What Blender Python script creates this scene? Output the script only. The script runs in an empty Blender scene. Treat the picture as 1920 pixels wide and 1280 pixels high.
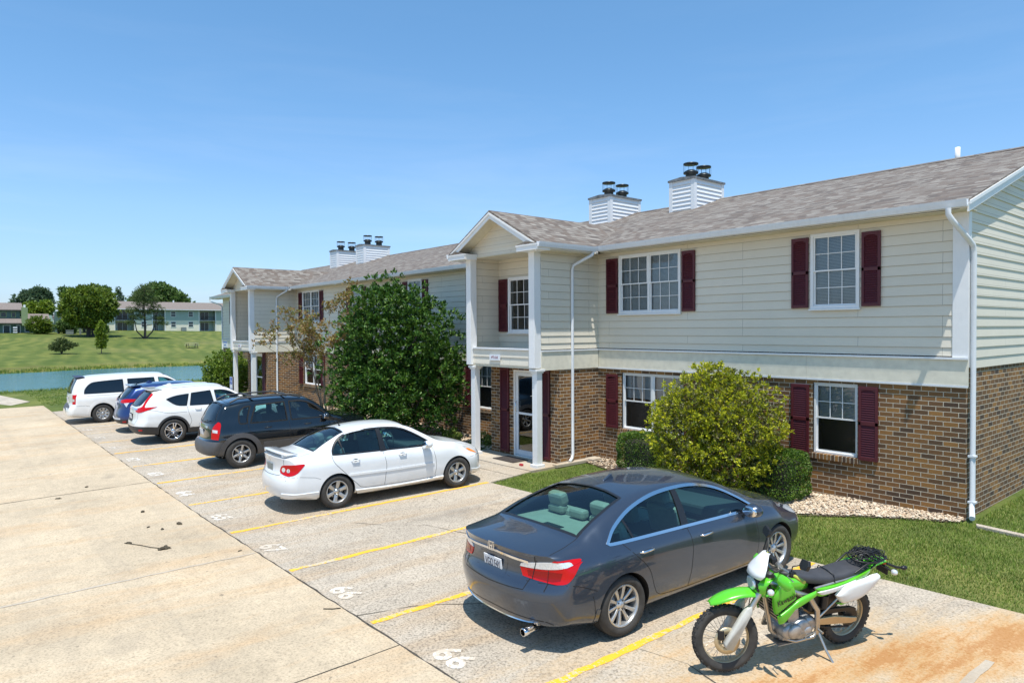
import bpy, bmesh, math, random
import numpy as np
from mathutils import Vector, Matrix, noise
from mathutils.bvhtree import BVHTree
C = bpy.context.scene
COL = C.collection
R = math.radians
random.seed(7); np.random.seed(7)

# ---------------------------------------------------------------- camera
F_PX, YAW, PITCH, ROLL = 1287.83, R(50.152), R(-1.0257), R(-0.3173)
fw = Vector((-math.sin(YAW)*math.cos(PITCH), math.cos(YAW)*math.cos(PITCH), math.sin(PITCH)))
r0 = Vector((math.cos(YAW), math.sin(YAW), 0)); u0 = r0.cross(fw)
rr = math.cos(ROLL)*r0 + math.sin(ROLL)*u0; uu = -math.sin(ROLL)*r0 + math.cos(ROLL)*u0
CAM = Vector((3.7907, -12.6955, 3.1))
cd = bpy.data.cameras.new('camera'); cam = bpy.data.objects.new('camera', cd); COL.objects.link(cam)
m = Matrix((rr, uu, -fw)).transposed().to_4x4(); m.translation = CAM
cam.matrix_world = m
cd.sensor_width = 36; cd.sensor_fit = 'HORIZONTAL'; cd.lens = F_PX/1920*36; cd.clip_end = 3000; cd.clip_start = .1
C.camera = cam
C.render.resolution_x, C.render.resolution_y = 1024, 682

# ---------------------------------------------------------------- world, sun, exposure
SUN = Vector((.24, -.175, 1)).normalized()
w = bpy.data.worlds.new('World'); C.world = w; w.use_nodes = True
nt = w.node_tree; nt.nodes.clear()
sky = nt.nodes.new('ShaderNodeTexSky'); sky.sky_type = 'NISHITA'; sky.sun_disc = False
sky.sun_elevation = math.asin(SUN.z); sky.sun_rotation = math.atan2(SUN.x, SUN.y)
sky.altitude = 300; sky.air_density = 1.0; sky.dust_density = 0.6; sky.ozone_density = 2.2
bg = nt.nodes.new('ShaderNodeBackground'); bg.inputs[1].default_value = 0.14
wo = nt.nodes.new('ShaderNodeOutputWorld')
tcw = nt.nodes.new('ShaderNodeTexCoord'); sxw = nt.nodes.new('ShaderNodeSeparateXYZ'); nt.links.new(tcw.outputs['Generated'], sxw.inputs[0])
rw = nt.nodes.new('ShaderNodeValToRGB'); nt.links.new(sxw.outputs[2], rw.inputs[0])
for p_, c_ in ((0, (.52, .59, .84, 1)), (.06, (.62, .72, .90, 1)), (.16, (.72, .86, .98, 1)), (.30, (.68, .92, 1.02, 1)), (.6, (.66, 1.00, 1.06, 1))):
    e_ = rw.color_ramp.elements[0] if p_ == 0 else rw.color_ramp.elements.new(p_); e_.position = p_; e_.color = c_
rw.color_ramp.elements.remove(rw.color_ramp.elements[-1])
mw = nt.nodes.new('ShaderNodeMix'); mw.data_type = 'RGBA'; mw.blend_type = 'MULTIPLY'; mw.clamp_result = False; mw.inputs[0].default_value = 1
nt.links.new(sky.outputs[0], mw.inputs[6]); nt.links.new(rw.outputs[0], mw.inputs[7])
# thin high cirrus low in the sky
mpw = nt.nodes.new('ShaderNodeMapping'); mpw.inputs['Scale'].default_value = (1.2, 1.2, 9); nt.links.new(tcw.outputs['Generated'], mpw.inputs[0])
nzw = nt.nodes.new('ShaderNodeTexNoise'); nzw.inputs['Scale'].default_value = 2.2; nzw.inputs['Detail'].default_value = 7; nzw.inputs['Roughness'].default_value = .6; nzw.inputs['Distortion'].default_value = .4; nt.links.new(mpw.outputs[0], nzw.inputs['Vector'])
crw = nt.nodes.new('ShaderNodeValToRGB'); nt.links.new(nzw.outputs[0], crw.inputs[0]); crw.color_ramp.elements[0].position = .48; crw.color_ramp.elements[1].position = .78; crw.color_ramp.elements[1].color = (.13, .13, .13, 1)
bdw = nt.nodes.new('ShaderNodeMapRange'); bdw.inputs[1].default_value = .45; bdw.inputs[2].default_value = .08; nt.links.new(sxw.outputs[2], bdw.inputs[0])
mlw = nt.nodes.new('ShaderNodeMath'); mlw.operation = 'MULTIPLY'; nt.links.new(crw.outputs[0], mlw.inputs[0]); nt.links.new(bdw.outputs[0], mlw.inputs[1])
cmw = nt.nodes.new('ShaderNodeMix'); cmw.data_type = 'RGBA'; cmw.clamp_result = False; nt.links.new(mlw.outputs[0], cmw.inputs[0]); nt.links.new(mw.outputs[2], cmw.inputs[6]); cmw.inputs[7].default_value = (5.2, 5.6, 6.2, 1)
nt.links.new(cmw.outputs[2], bg.inputs[0]); nt.links.new(bg.outputs[0], wo.inputs[0])
sd = bpy.data.lights.new('sun', 'SUN'); sd.energy = 4.1; sd.angle = R(.53); sd.color = (1, .955, .88)
so = bpy.data.objects.new('sun', sd); COL.objects.link(so)
so.rotation_euler = (-SUN).to_track_quat('-Z', 'Y').to_euler()
C.view_settings.view_transform = 'Standard'; C.view_settings.look = 'None'
C.view_settings.exposure = 0.50; C.view_settings.gamma = 1

# ---------------------------------------------------------------- helpers
def tag(o, label=None, cat=None, group=None, kind=None):
    if label: o['label'] = label
    if cat: o['category'] = cat
    if group: o['group'] = group
    if kind: o['kind'] = kind
    return o
def empty(name, loc=(0, 0, 0), rz=0, label=None, cat=None, group=None):
    o = bpy.data.objects.new(name, None); COL.objects.link(o)
    o.location = loc; o.rotation_euler = (0, 0, rz); o.empty_display_size = .2
    return tag(o, label, cat, group)
class MB:
    def __init__(s): s.v = []; s.f = []; s.m = []; s.sm = []
    def add(s, vs, fs, mi=0, smooth=False):
        b = len(s.v); s.v += [tuple(v) for v in vs]
        for f in fs: s.f.append(tuple(b+i for i in f)); s.m.append(mi); s.sm.append(smooth)
        return s
    def box(s, x0, x1, y0, y1, z0, z1, mi=0, M=None):
        v = [(x, y, z) for z in (z0, z1) for y in (y0, y1) for x in (x0, x1)]
        if M is not None: v = [tuple(M @ Vector(p)) for p in v]
        return s.add(v, [(0, 2, 3, 1), (4, 5, 7, 6), (0, 1, 5, 4), (2, 6, 7, 3), (0, 4, 6, 2), (1, 3, 7, 5)], mi)
    def quad(s, a, b, c, d, mi=0): return s.add([a, b, c, d], [(0, 1, 2, 3)], mi)
    def prism(s, poly, axis, a, b, mi=0, M=None):
        # poly 2D points extruded along axis from a to b; 2D coords fill the other axes in order
        def P(p, t):
            q = list(p); q.insert(axis, t); q = Vector(q)
            return tuple(M @ q) if M is not None else tuple(q)
        n = len(poly); v = [P(p, a) for p in poly]+[P(p, b) for p in poly]
        ar = sum(poly[i][0]*poly[(i+1) % n][1]-poly[(i+1) % n][0]*poly[i][1] for i in range(n))
        flip = (ar > 0) ^ (axis == 1) ^ (b < a)
        f = [tuple(range(n)), tuple(range(2*n-1, n-1, -1))]+[(i, i+n, (i+1) % n+n, (i+1) % n) for i in range(n)]
        if flip: f = [tuple(reversed(q)) for q in f]
        return s.add(v, f, mi)
    def tube(s, path, r, n=8, mi=0, cap=True, smooth=True):
        path = [Vector(p) for p in path]; rs = r if isinstance(r, (list, tuple)) else [r]*len(path)
        vs = []; up = None
        for i, p in enumerate(path):
            t = (path[min(i+1, len(path)-1)]-path[max(i-1, 0)])
            t = t.normalized() if t.length > 1e-9 else Vector((0, 0, 1))
            if up is None:
                up = Vector((0, 0, 1)) if abs(t.z) < .9 else Vector((1, 0, 0))
            a = t.cross(up).normalized(); b2 = a.cross(t); up = b2
            for k in range(n):
                q = 2*math.pi*k/n; vs.append(tuple(p+rs[i]*(math.cos(q)*a+math.sin(q)*b2)))
        fs = [(i*n+k, i*n+(k+1) % n, (i+1)*n+(k+1) % n, (i+1)*n+k) for i in range(len(path)-1) for k in range(n)]
        s.add(vs, fs, mi, smooth)
        if cap:
            L = len(path)-1
            s.add(vs[:n], [tuple(range(n-1, -1, -1))], mi); s.add(vs[L*n:], [tuple(range(n))], mi)
        return s
    def lathe(s, prof, n=32, axis=1, c=(0, 0, 0), mi=0, smooth=True, closed=False):
        # prof list of (r, t) about axis
        vs = []
        for r_, t in prof:
            for k in range(n):
                q = 2*math.pi*k/n; a, b = r_*math.cos(q), r_*math.sin(q)
                p = (t, a, b) if axis == 0 else ((b, t, a) if axis == 1 else (a, b, t))
                vs.append((p[0]+c[0], p[1]+c[1], p[2]+c[2]))
        m_ = len(prof); rng = range(m_ if closed else m_-1)
        fs = [(i*n+k, i*n+(k+1) % n, ((i+1) % m_)*n+(k+1) % n, ((i+1) % m_)*n+k) for i in rng for k in range(n)]
        return s.add(vs, fs, mi, smooth)
    def ellipsoid(s, c, r, n=16, mi=0, M=None):
        vs = []; fs = []; k = n//2
        for i in range(k+1):
            a = math.pi*i/k
            for j in range(n):
                b = 2*math.pi*j/n
                p = Vector((r[0]*math.sin(a)*math.cos(b), r[1]*math.sin(a)*math.sin(b), r[2]*math.cos(a)))
                if M is not None: p = M @ p
                vs.append((c[0]+p[0], c[1]+p[1], c[2]+p[2]))
        for i in range(k):
            for j in range(n): fs.append((i*n+j, (i+1)*n+j, (i+1)*n+(j+1) % n, i*n+(j+1) % n))
        return s.add(vs, fs, mi, True)
    def mesh(s, name):
        me = bpy.data.meshes.new(name); me.from_pydata(s.v, [], s.f)
        me.polygons.foreach_set('material_index', s.m); me.polygons.foreach_set('use_smooth', s.sm)
        me.update(); return me
    def build(s, name, mats, parent=None, bevel=0, fixn=False, merge=False):
        me = s.mesh(name)
        for m_ in (mats if isinstance(mats, (list, tuple)) else [mats]): me.materials.append(m_)
        o = bpy.data.objects.new(name, me); COL.objects.link(o)
        if parent is not None: o.parent = parent
        if fixn or merge:
            bm = bmesh.new(); bm.from_mesh(me)
            if merge: bmesh.ops.remove_doubles(bm, verts=bm.verts, dist=1e-5)
            bmesh.ops.recalc_face_normals(bm, faces=bm.faces); bm.to_mesh(me); bm.free()
        if bevel:
            b = o.modifiers.new('b', 'BEVEL'); b.width = bevel; b.segments = 2; b.limit_method = 'ANGLE'; b.angle_limit = R(40)
        return o
def raw(name, verts, faces, mats, parent=None, mi=None, smooth=False):
    me = bpy.data.meshes.new(name)
    verts = np.asarray(verts, dtype=np.float32); faces = np.asarray(faces, dtype=np.int32)
    n, k = faces.shape
    me.vertices.add(len(verts)); me.vertices.foreach_set('co', verts.ravel())
    me.loops.add(n*k); me.loops.foreach_set('vertex_index', faces.ravel())
    me.polygons.add(n); me.polygons.foreach_set('loop_start', np.arange(0, n*k, k, dtype=np.int32))
    if mi is not None: me.polygons.foreach_set('material_index', np.asarray(mi, dtype=np.int32))
    me.polygons.foreach_set('use_smooth', np.full(n, smooth))
    me.update(calc_edges=True)
    for m_ in (mats if isinstance(mats, (list, tuple)) else [mats]): me.materials.append(m_)
    o = bpy.data.objects.new(name, me); COL.objects.link(o)
    if parent is not None: o.parent = parent
    return o
def copy_tree(o, parent=None):
    c = o.copy(); COL.objects.link(c)
    if parent is not None: c.parent = parent
    for ch in list(o.children): copy_tree(ch, c)
    return c
def text_mesh(s, size, depth=.002, bold=0):
    cu = bpy.data.curves.new('lettering', 'FONT'); cu.body = s; cu.size = size; cu.align_x = 'CENTER'; cu.align_y = 'CENTER'
    cu.extrude = depth; cu.offset = bold; cu.resolution_u = 3
    o = bpy.data.objects.new('lettering', cu); COL.objects.link(o)
    me = bpy.data.meshes.new_from_object(o.evaluated_get(bpy.context.evaluated_depsgraph_get()))
    bpy.data.objects.remove(o); bpy.data.curves.remove(cu)
    return me
def text(name, s, size, mat, parent, M, depth=.002, bold=0):
    me = text_mesh(s, size, depth); me.name = name
    me.transform(M); me.materials.clear(); me.materials.append(mat)
    o = bpy.data.objects.new(name, me); COL.objects.link(o); o.parent = parent
    return o

# ---------------------------------------------------------------- material helpers
class NT:
    def __init__(s, name):
        s.m = bpy.data.materials.new(name); s.m.use_nodes = True; s.t = s.m.node_tree
        s.b = s.t.nodes['Principled BSDF']; s.o = s.t.nodes['Material Output']
    def n(s, typ, **kw):
        x = s.t.nodes.new(typ)
        for k, v in kw.items():
            if k.startswith('i_'):
                key = k[2:]; key = int(key) if key.isdigit() else key.replace('_', ' ')
                x.inputs[key].default_value = v
            else: setattr(x, k, v)
        return x
    def l(s, a, b): s.t.links.new(a, b); return s
    def coord(s, kind='Object', scale=None, rot=None):
        tc = s.n('ShaderNodeTexCoord')
        if scale is None and rot is None: return tc.outputs[kind]
        mp = s.n('ShaderNodeMapping')
        if scale is not None: mp.inputs['Scale'].default_value = scale
        if rot is not None: mp.inputs['Rotation'].default_value = rot
        s.l(tc.outputs[kind], mp.inputs[0]); return mp.outputs[0]
    def noise(s, vec, scale, detail=4, rough=.55, out='Fac', dist=0):
        x = s.n('ShaderNodeTexNoise'); x.inputs['Scale'].default_value = scale; x.inputs['Detail'].default_value = detail
        x.inputs['Roughness'].default_value = rough; x.inputs['Distortion'].default_value = dist
        s.l(vec, x.inputs['Vector']); return x.outputs[out]
    def ramp(s, fac, stops, interp='LINEAR'):
        x = s.n('ShaderNodeValToRGB'); e = x.color_ramp.elements; x.color_ramp.interpolation = interp
        while len(e) > 1: e.remove(e[0])
        e[0].position = stops[0][0]; e[0].color = col4(stops[0][1])
        for p, c in stops[1:]:
            k = e.new(p); k.color = col4(c)
        s.l(fac, x.inputs[0]); return x.outputs[0]
    def mix(s, fac, a, b, mode='MIX'):
        x = s.n('ShaderNodeMix', data_type='RGBA', blend_type=mode)
        for val, inp in ((fac, x.inputs[0]), (a, x.inputs[6]), (b, x.inputs[7])):
            if hasattr(val, 'links'): s.l(val, inp)
            elif isinstance(val, (int, float)): inp.default_value = val
            else: inp.default_value = col4(val)
        return x.outputs[2]
    def math(s, op, a, b=None, c=None):
        x = s.n('ShaderNodeMath', operation=op)
        for i, val in enumerate((a, b, c)):
            if val is None: continue
            if hasattr(val, 'links'): s.l(val, x.inputs[i])
            else: x.inputs[i].default_value = val
        return x.outputs[0]
    def bump(s, h, dist=.01, strength=1.0, normal=None):
        x = s.n('ShaderNodeBump'); x.inputs['Distance'].default_value = dist; x.inputs['Strength'].default_value = strength
        s.l(h, x.inputs['Height'])
        if normal is not None: s.l(normal, x.inputs['Normal'])
        s.l(x.outputs[0], s.b.inputs['Normal']); return x.outputs[0]
    def base(s, c): s.l(c, s.b.inputs['Base Color']); return s
    def set(s, **kw):
        for k, v in kw.items(): s.b.inputs[k.replace('_', ' ')].default_value = v
        return s
def col4(c):
    if isinstance(c, (int, float)): return (c, c, c, 1)
    return tuple(c)+(1,) if len(c) == 3 else tuple(c)
def simple(name, c, rough=.5, metal=0, coat=0, noise_amt=.06, nscale=8, spec=.5):
    n = NT(name); n.set(Roughness=rough, Metallic=metal, Coat_Weight=coat, Coat_Roughness=.03, Specular_IOR_Level=spec)
    if noise_amt:
        f = n.noise(n.coord(), nscale, 5)
        a = tuple(x*(1-noise_amt*1.5) for x in c); b = tuple(min(1, x*(1+noise_amt)) for x in c)
        n.base(n.ramp(f, [(.3, a), (.7, b)]))
    else: n.set(Base_Color=col4(c))
    return n.m
M = {}

def GZ(x, y):
    "height of the paved ground"
    return .016*max(min(x, 6), -9)+.01*max(y, -14)
# ---------------------------------------------------------------- materials
def wall_uv(n, slope=False):
    tc = n.n('ShaderNodeTexCoord'); g = n.n('ShaderNodeNewGeometry')
    s1 = n.n('ShaderNodeSeparateXYZ'); n.l(tc.outputs['Object'], s1.inputs[0])
    s2 = n.n('ShaderNodeSeparateXYZ'); n.l(g.outputs['True Normal'], s2.inputs[0])
    ax = n.math('ABSOLUTE', s2.outputs[0]); ay = n.math('ABSOLUTE', s2.outputs[1])
    k = n.math('GREATER_THAN', ax, ay)
    u = n.math('ADD', n.math('MULTIPLY', k, s1.outputs[1]), n.math('MULTIPLY', n.math('SUBTRACT', 1, k), s1.outputs[0]))
    v = s1.outputs[2]
    if slope: v = n.math('MULTIPLY', v, n.math('ADD', n.math('MULTIPLY', k, -1.24), 3.24))
    c = n.n('ShaderNodeCombineXYZ'); n.l(u, c.inputs[0]); n.l(v, c.inputs[1])
    return c.outputs[0], tc.outputs['Object']
def brick_mat(name, soldier=False):
    n = NT(name); uv, oc = wall_uv(n)
    def br(c1, c2, mo):
        b = n.n('ShaderNodeTexBrick'); n.l(uv, b.inputs['Vector'])
        b.inputs['Color1'].default_value = col4(c1); b.inputs['Color2'].default_value = col4(c2); b.inputs['Mortar'].default_value = col4(mo)
        b.inputs['Scale'].default_value = 1; b.inputs['Brick Width'].default_value = .07 if soldier else .222
        b.inputs['Row Height'].default_value = .2 if soldier else .081
        b.inputs['Mortar Size'].default_value = .0068; b.inputs['Mortar Smooth'].default_value = .25; b.inputs['Bias'].default_value = 0
        return b
    a = br(0, 1, 0)
    pal = n.ramp(a.outputs['Color'], [(0, (.055, .032, .022)), (.12, (.11, .060, .028)), (.38, (.19, .090, .030)), (.62, (.265, .124, .035)), (.86, (.34, .160, .040)), (1, (.42, .205, .05))])
    f = n.noise(oc, 45, 5, .7)
    pal = n.mix(n.math('MULTIPLY', f, .55), pal, (.10, .065, .04), 'MIX')
    big = n.noise(oc, .9, 3)
    pal = n.mix(.5, pal, n.ramp(big, [(.3, (.7, .66, .62)), (.7, (1.15, 1.1, 1.05))]), 'MULTIPLY')
    mo = n.ramp(n.noise(oc, 20, 3), [(.3, (.50, .42, .31)), (.7, (.64, .56, .44))])
    n.base(n.mix(a.outputs['Fac'], pal, mo)); n.set(Roughness=.85)
    h = n.math('ADD', n.math('MULTIPLY', n.math('SUBTRACT', 1, a.outputs['Fac']), 1), n.math('MULTIPLY', f, .35))
    n.bump(h, .008, .9); return n.m
M['brick'] = brick_mat('brick'); M['sillbrick'] = brick_mat('brick_soldier', True)
def siding_mat(name, c):
    n = NT(name); uv, oc = wall_uv(n)
    g = n.noise(n.coord('Object', (3, 3, 60)), 2.2, 5, .6)
    big = n.noise(oc, .7, 4)
    lo = tuple(x*.90 for x in c); hi = tuple(min(1, x*1.05) for x in c)
    cc = n.mix(.5, n.ramp(big, [(.3, lo), (.7, hi)]), n.ramp(g, [(.3, lo), (.7, hi)]))
    # staggered butt joints between boards
    b = n.n('ShaderNodeTexBrick'); mp = n.n('ShaderNodeMapping'); mp.inputs['Location'].default_value = (.35, -.150, 0); n.l(uv, mp.inputs[0]); n.l(mp.outputs[0], b.inputs['Vector'])
    b.offset = .37; b.offset_frequency = 3; b.inputs['Scale'].default_value = 1; b.inputs['Brick Width'].default_value = 3.66; b.inputs['Row Height'].default_value = .174
    b.inputs['Color1'].default_value = col4(1); b.inputs['Color2'].default_value = col4(.955); b.inputs['Mortar'].default_value = col4(.55)
    b.inputs['Mortar Size'].default_value = .0035; b.inputs['Mortar Smooth'].default_value = 0
    cc = n.mix(1, cc, b.outputs['Color'], 'MULTIPLY')
    n.base(cc); n.set(Roughness=.6); n.bump(g, .002, .6); return n.m
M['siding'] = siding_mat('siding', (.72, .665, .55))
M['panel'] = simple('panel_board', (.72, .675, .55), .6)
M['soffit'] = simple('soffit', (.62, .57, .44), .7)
def painted(name, c, dirt=.25):
    n = NT(name); oc = n.coord()
    f = n.noise(oc, 5, 7, .7); f2 = n.noise(n.coord('Object', (6, 6, 1.2)), 3, 6, .7)
    d = tuple(x*.72 for x in c)
    n.base(n.mix(n.math('MULTIPLY', n.ramp(f2, [(.5, 0), (.8, 1)]), dirt), n.ramp(f, [(.3, tuple(x*.94 for x in c)), (.7, c)]), d)); n.set(Roughness=.45); n.bump(f, .003, .3); return n.m
M['white'] = painted('white_paint', (.80, .80, .79))
M['gutter'] = painted('gutter_white', (.72, .74, .76), .4)
M['vinyl'] = painted('vinyl_white', (.82, .82, .82), .15)
M['shutter'] = simple('burgundy_shutter', (.088, .011, .018), .5)
M['metalcap'] = simple('grey_flashing', (.28, .26, .24), .45, .6, noise_amt=.3)
M['flue'] = simple('dark_flue', (.035, .045, .05), .35, .5)
def shingle():
    n = NT('shingles'); uv, oc = wall_uv(n, True)
    sp = n.n('ShaderNodeSeparateXYZ'); n.l(uv, sp.inputs[0])
    rv = n.math('DIVIDE', sp.outputs[1], .14); row = n.math('FLOOR', rv); fr = n.math('FRACT', rv)
    jit = n.math('FRACT', n.math('MULTIPLY', row, .387))
    def cell(wd):
        c = n.n('ShaderNodeCombineXYZ'); n.l(n.math('FLOOR', n.math('ADD', n.math('DIVIDE', sp.outputs[0], wd), n.math('MULTIPLY', jit, 3.7))), c.inputs[0]); n.l(row, c.inputs[1])
        wn = n.n('ShaderNodeTexWhiteNoise', noise_dimensions='2D'); n.l(c.outputs[0], wn.inputs['Vector']); return wn.outputs['Value']
    t = n.math('ADD', n.math('MULTIPLY', cell(.17), .8), n.math('MULTIPLY', cell(.47), .2))
    pal = n.ramp(t, [(.12, (.085, .072, .060)), (.32, (.145, .112, .086)), (.50, (.170, .150, .126)), (.75, (.225, .205, .175)), (.92, (.30, .28, .245))])
    f = n.noise(oc, 90, 3, .8); pal = n.mix(n.math('MULTIPLY', f, .5), pal, (.16, .125, .11))
    big = n.noise(oc, .5, 4); pal = n.mix(.6, pal, n.ramp(big, [(.3, (.92, .91, .9)), (.7, (1.06, 1.05, 1.03))]), 'MULTIPLY')
    tab_shadow = n.math('MULTIPLY', n.math('LESS_THAN', fr, n.math('ADD', .06, n.math('MULTIPLY', t, .16))), .8); pal = n.mix(tab_shadow, pal, (.055, .042, .038))  # shingle tab shadows painted as dark dashes along each row
    n.base(pal); n.set(Roughness=.9); n.bump(n.math('SUBTRACT', 1, fr), .010, .7); return n.m
M['shingle'] = shingle()
def concrete(name, c, peb, tan, rust=False):
    n = NT(name); oc = n.coord()
    a = n.noise(oc, .55, 6, .6); b = n.noise(oc, 38, 4, .75); d = n.noise(oc, 4.5, 6, .7)
    st = n.noise(n.coord('Object', (1.6, .35, 1)), .9, 6, .65, dist=.6)
    cc = n.ramp(a, [(.28, tuple(x*.80 for x in c)), (.5, c), (.72, tuple(min(1, x*1.14) for x in c))])
    cc = n.mix(n.math('MULTIPLY', n.ramp(st, [(.48, 0), (.66, 1)]), .65), cc, tan)
    cc = n.mix(.85, cc, n.ramp(b, [(.30, (1-peb*1.5,)*3), (.50, (1-.25*peb,)*3), (.7, (1.06,)*3)]), 'MULTIPLY')
    cc = n.mix(.6, cc, n.ramp(d, [(.3, (.80,)*3), (.6, (1.05,)*3)]), 'MULTIPLY')
    # oil / dark spots
    sp = n.noise(oc, 1.3, 2, .5); cc = n.mix(n.math('MULTIPLY', n.ramp(sp, [(.66, 0), (.78, 1)]), .3), cc, (.14, .12, .10))
    if peb > .5:
        s = n.n('ShaderNodeSeparateXYZ'); n.l(oc, s.inputs[0])
        bx = n.math('ABSOLUTE', n.math('SUBTRACT', n.math('FRACT', n.math('DIVIDE', n.math('ADD', s.outputs[0], 24.45), 2.43)), .5))
        by = n.math('ABSOLUTE', n.math('ADD', s.outputs[1], 5.6))
        o1 = n.math('SUBTRACT', n.math('SUBTRACT', 1.0, n.math('MULTIPLY', bx, 4.5)), n.math('MULTIPLY', by, .38)); o1 = n.math('ADD', o1, n.math('MULTIPLY', n.math('SUBTRACT', n.noise(oc, 3.2, 5, .7), .5), 2.2))
        cc = n.mix(n.math('MULTIPLY', n.ramp(o1, [(.35, 0), (1, 1)]), .34), cc, (.13, .11, .09))
    fl = n.noise(oc, 7.5, 2, .4); cc = n.mix(n.math('MULTIPLY', n.ramp(fl, [(.735, 0), (.755, 1)]), .55), cc, (.12, .10, .07))
    ty = n.noise(n.coord('Object', (.06, 2.6, 1)), 1.0, 5, .6); cc = n.mix(n.math('MULTIPLY', n.ramp(ty, [(.52, 0), (.70, 1)]), .22), cc, (.26, .22, .17))
    # fine cracks
    vo = n.n('ShaderNodeTexVoronoi', feature='DISTANCE_TO_EDGE'); mx = n.n('ShaderNodeMix', data_type='VECTOR')
    nz = n.n('ShaderNodeTexNoise'); nz.inputs['Scale'].default_value = 1.4; nz.inputs['Detail'].default_value = 6; n.l(oc, nz.inputs['Vector'])
    mx.inputs[0].default_value = .22; n.l(oc, mx.inputs[4]); n.l(nz.outputs['Color'], mx.inputs[5]); n.l(mx.outputs[1], vo.inputs['Vector']); vo.inputs['Scale'].default_value = .42
    ck = n.math('LESS_THAN', vo.outputs['Distance'], .0016)
    gate = n.ramp(n.noise(oc, .35, 2), [(.56, 0), (.60, 1 if peb > .5 else 0)])
    cc = n.mix(n.math('MULTIPLY', n.math('MULTIPLY', ck, gate), .7), cc, (.08, .07, .055))
    if rust:
        s = n.n('ShaderNodeSeparateXYZ'); n.l(oc, s.inputs[0])
        # stain fans out from a point at the lawn edge
        dx = n.math('SUBTRACT', s.outputs[0], 2.05); dy = n.math('SUBTRACT', s.outputs[1], -3.9)
        al = n.math('SUBTRACT', n.math('MULTIPLY', dx, -.42), n.math('MULTIPLY', dy, .907)); la = n.math('ABSOLUTE', n.math('SUBTRACT', n.math('MULTIPLY', dx, .907), n.math('MULTIPLY', dy, .42)))
        rn = n.noise(n.coord('Object', (2.4, .7, 1), (0, 0, -.45)), 1.6, 10, .7, dist=.1); r2 = n.noise(oc, 26, 4, .8)
        wd = n.math('ADD', .55, n.math('MULTIPLY', n.math('MAXIMUM', al, 0), .42))
        k = n.math('SUBTRACT', n.math('SUBTRACT', 1.25, n.math('DIVIDE', la, wd)), n.math('MULTIPLY', al, .13))
        k = n.math('ADD', k, n.math('ADD', n.math('MULTIPLY', n.math('SUBTRACT', rn, .5), 1.7), n.math('MULTIPLY', n.math('SUBTRACT', r2, .5), .7)))
        kk = n.ramp(k, [(.1, 0), (.5, .35), (.85, .62), (1, .8)])
        cc = n.mix(kk, cc, n.ramp(k, [(0, (.56, .42, .25)), (.55, (.56, .37, .17)), (.85, (.52, .27, .07)), (1, (.40, .17, .03))]))
    n.base(cc); n.set(Roughness=.88)
    n.bump(n.math('ADD', b, n.math('MULTIPLY', d, 1.2)), .006, .55 if peb > .2 else .25); return n.m
M['lane'] = concrete('drive_concrete', (.54, .435, .30), .40, (.54, .375, .215))
M['stall'] = concrete('stall_concrete', (.52, .445, .35), .90, (.50, .365, .23), True)
M['walk'] = concrete('walk_concrete', (.46, .40, .32), .10, (.42, .32, .21))
def worn_paint(name, c, th):
    n = NT(name); oc = n.coord(); f = n.noise(oc, 22, 6, .75); g = n.noise(oc, 1.1, 4)
    k = n.math('ADD', f, n.math('MULTIPLY', n.math('SUBTRACT', g, .5), .5))
    n.base(n.mix(n.ramp(k, [(th-.03, 0), (th+.03, 1)]), (.52, .445, .35), c)); n.set(Roughness=.7); n.bump(f, .003, .4); return n.m
M['yellow'] = worn_paint('yellow_line_paint', (.80, .43, .025), .435)
M['yellowfaint'] = worn_paint('faded_yellow_paint', (.70, .44, .12), .50)
M['numwhite'] = worn_paint('white_number_paint', (.76, .76, .73), .535)
M['crack'] = simple('joint_dirt', (.07, .06, .045), .95, noise_amt=.5, nscale=30)
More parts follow.
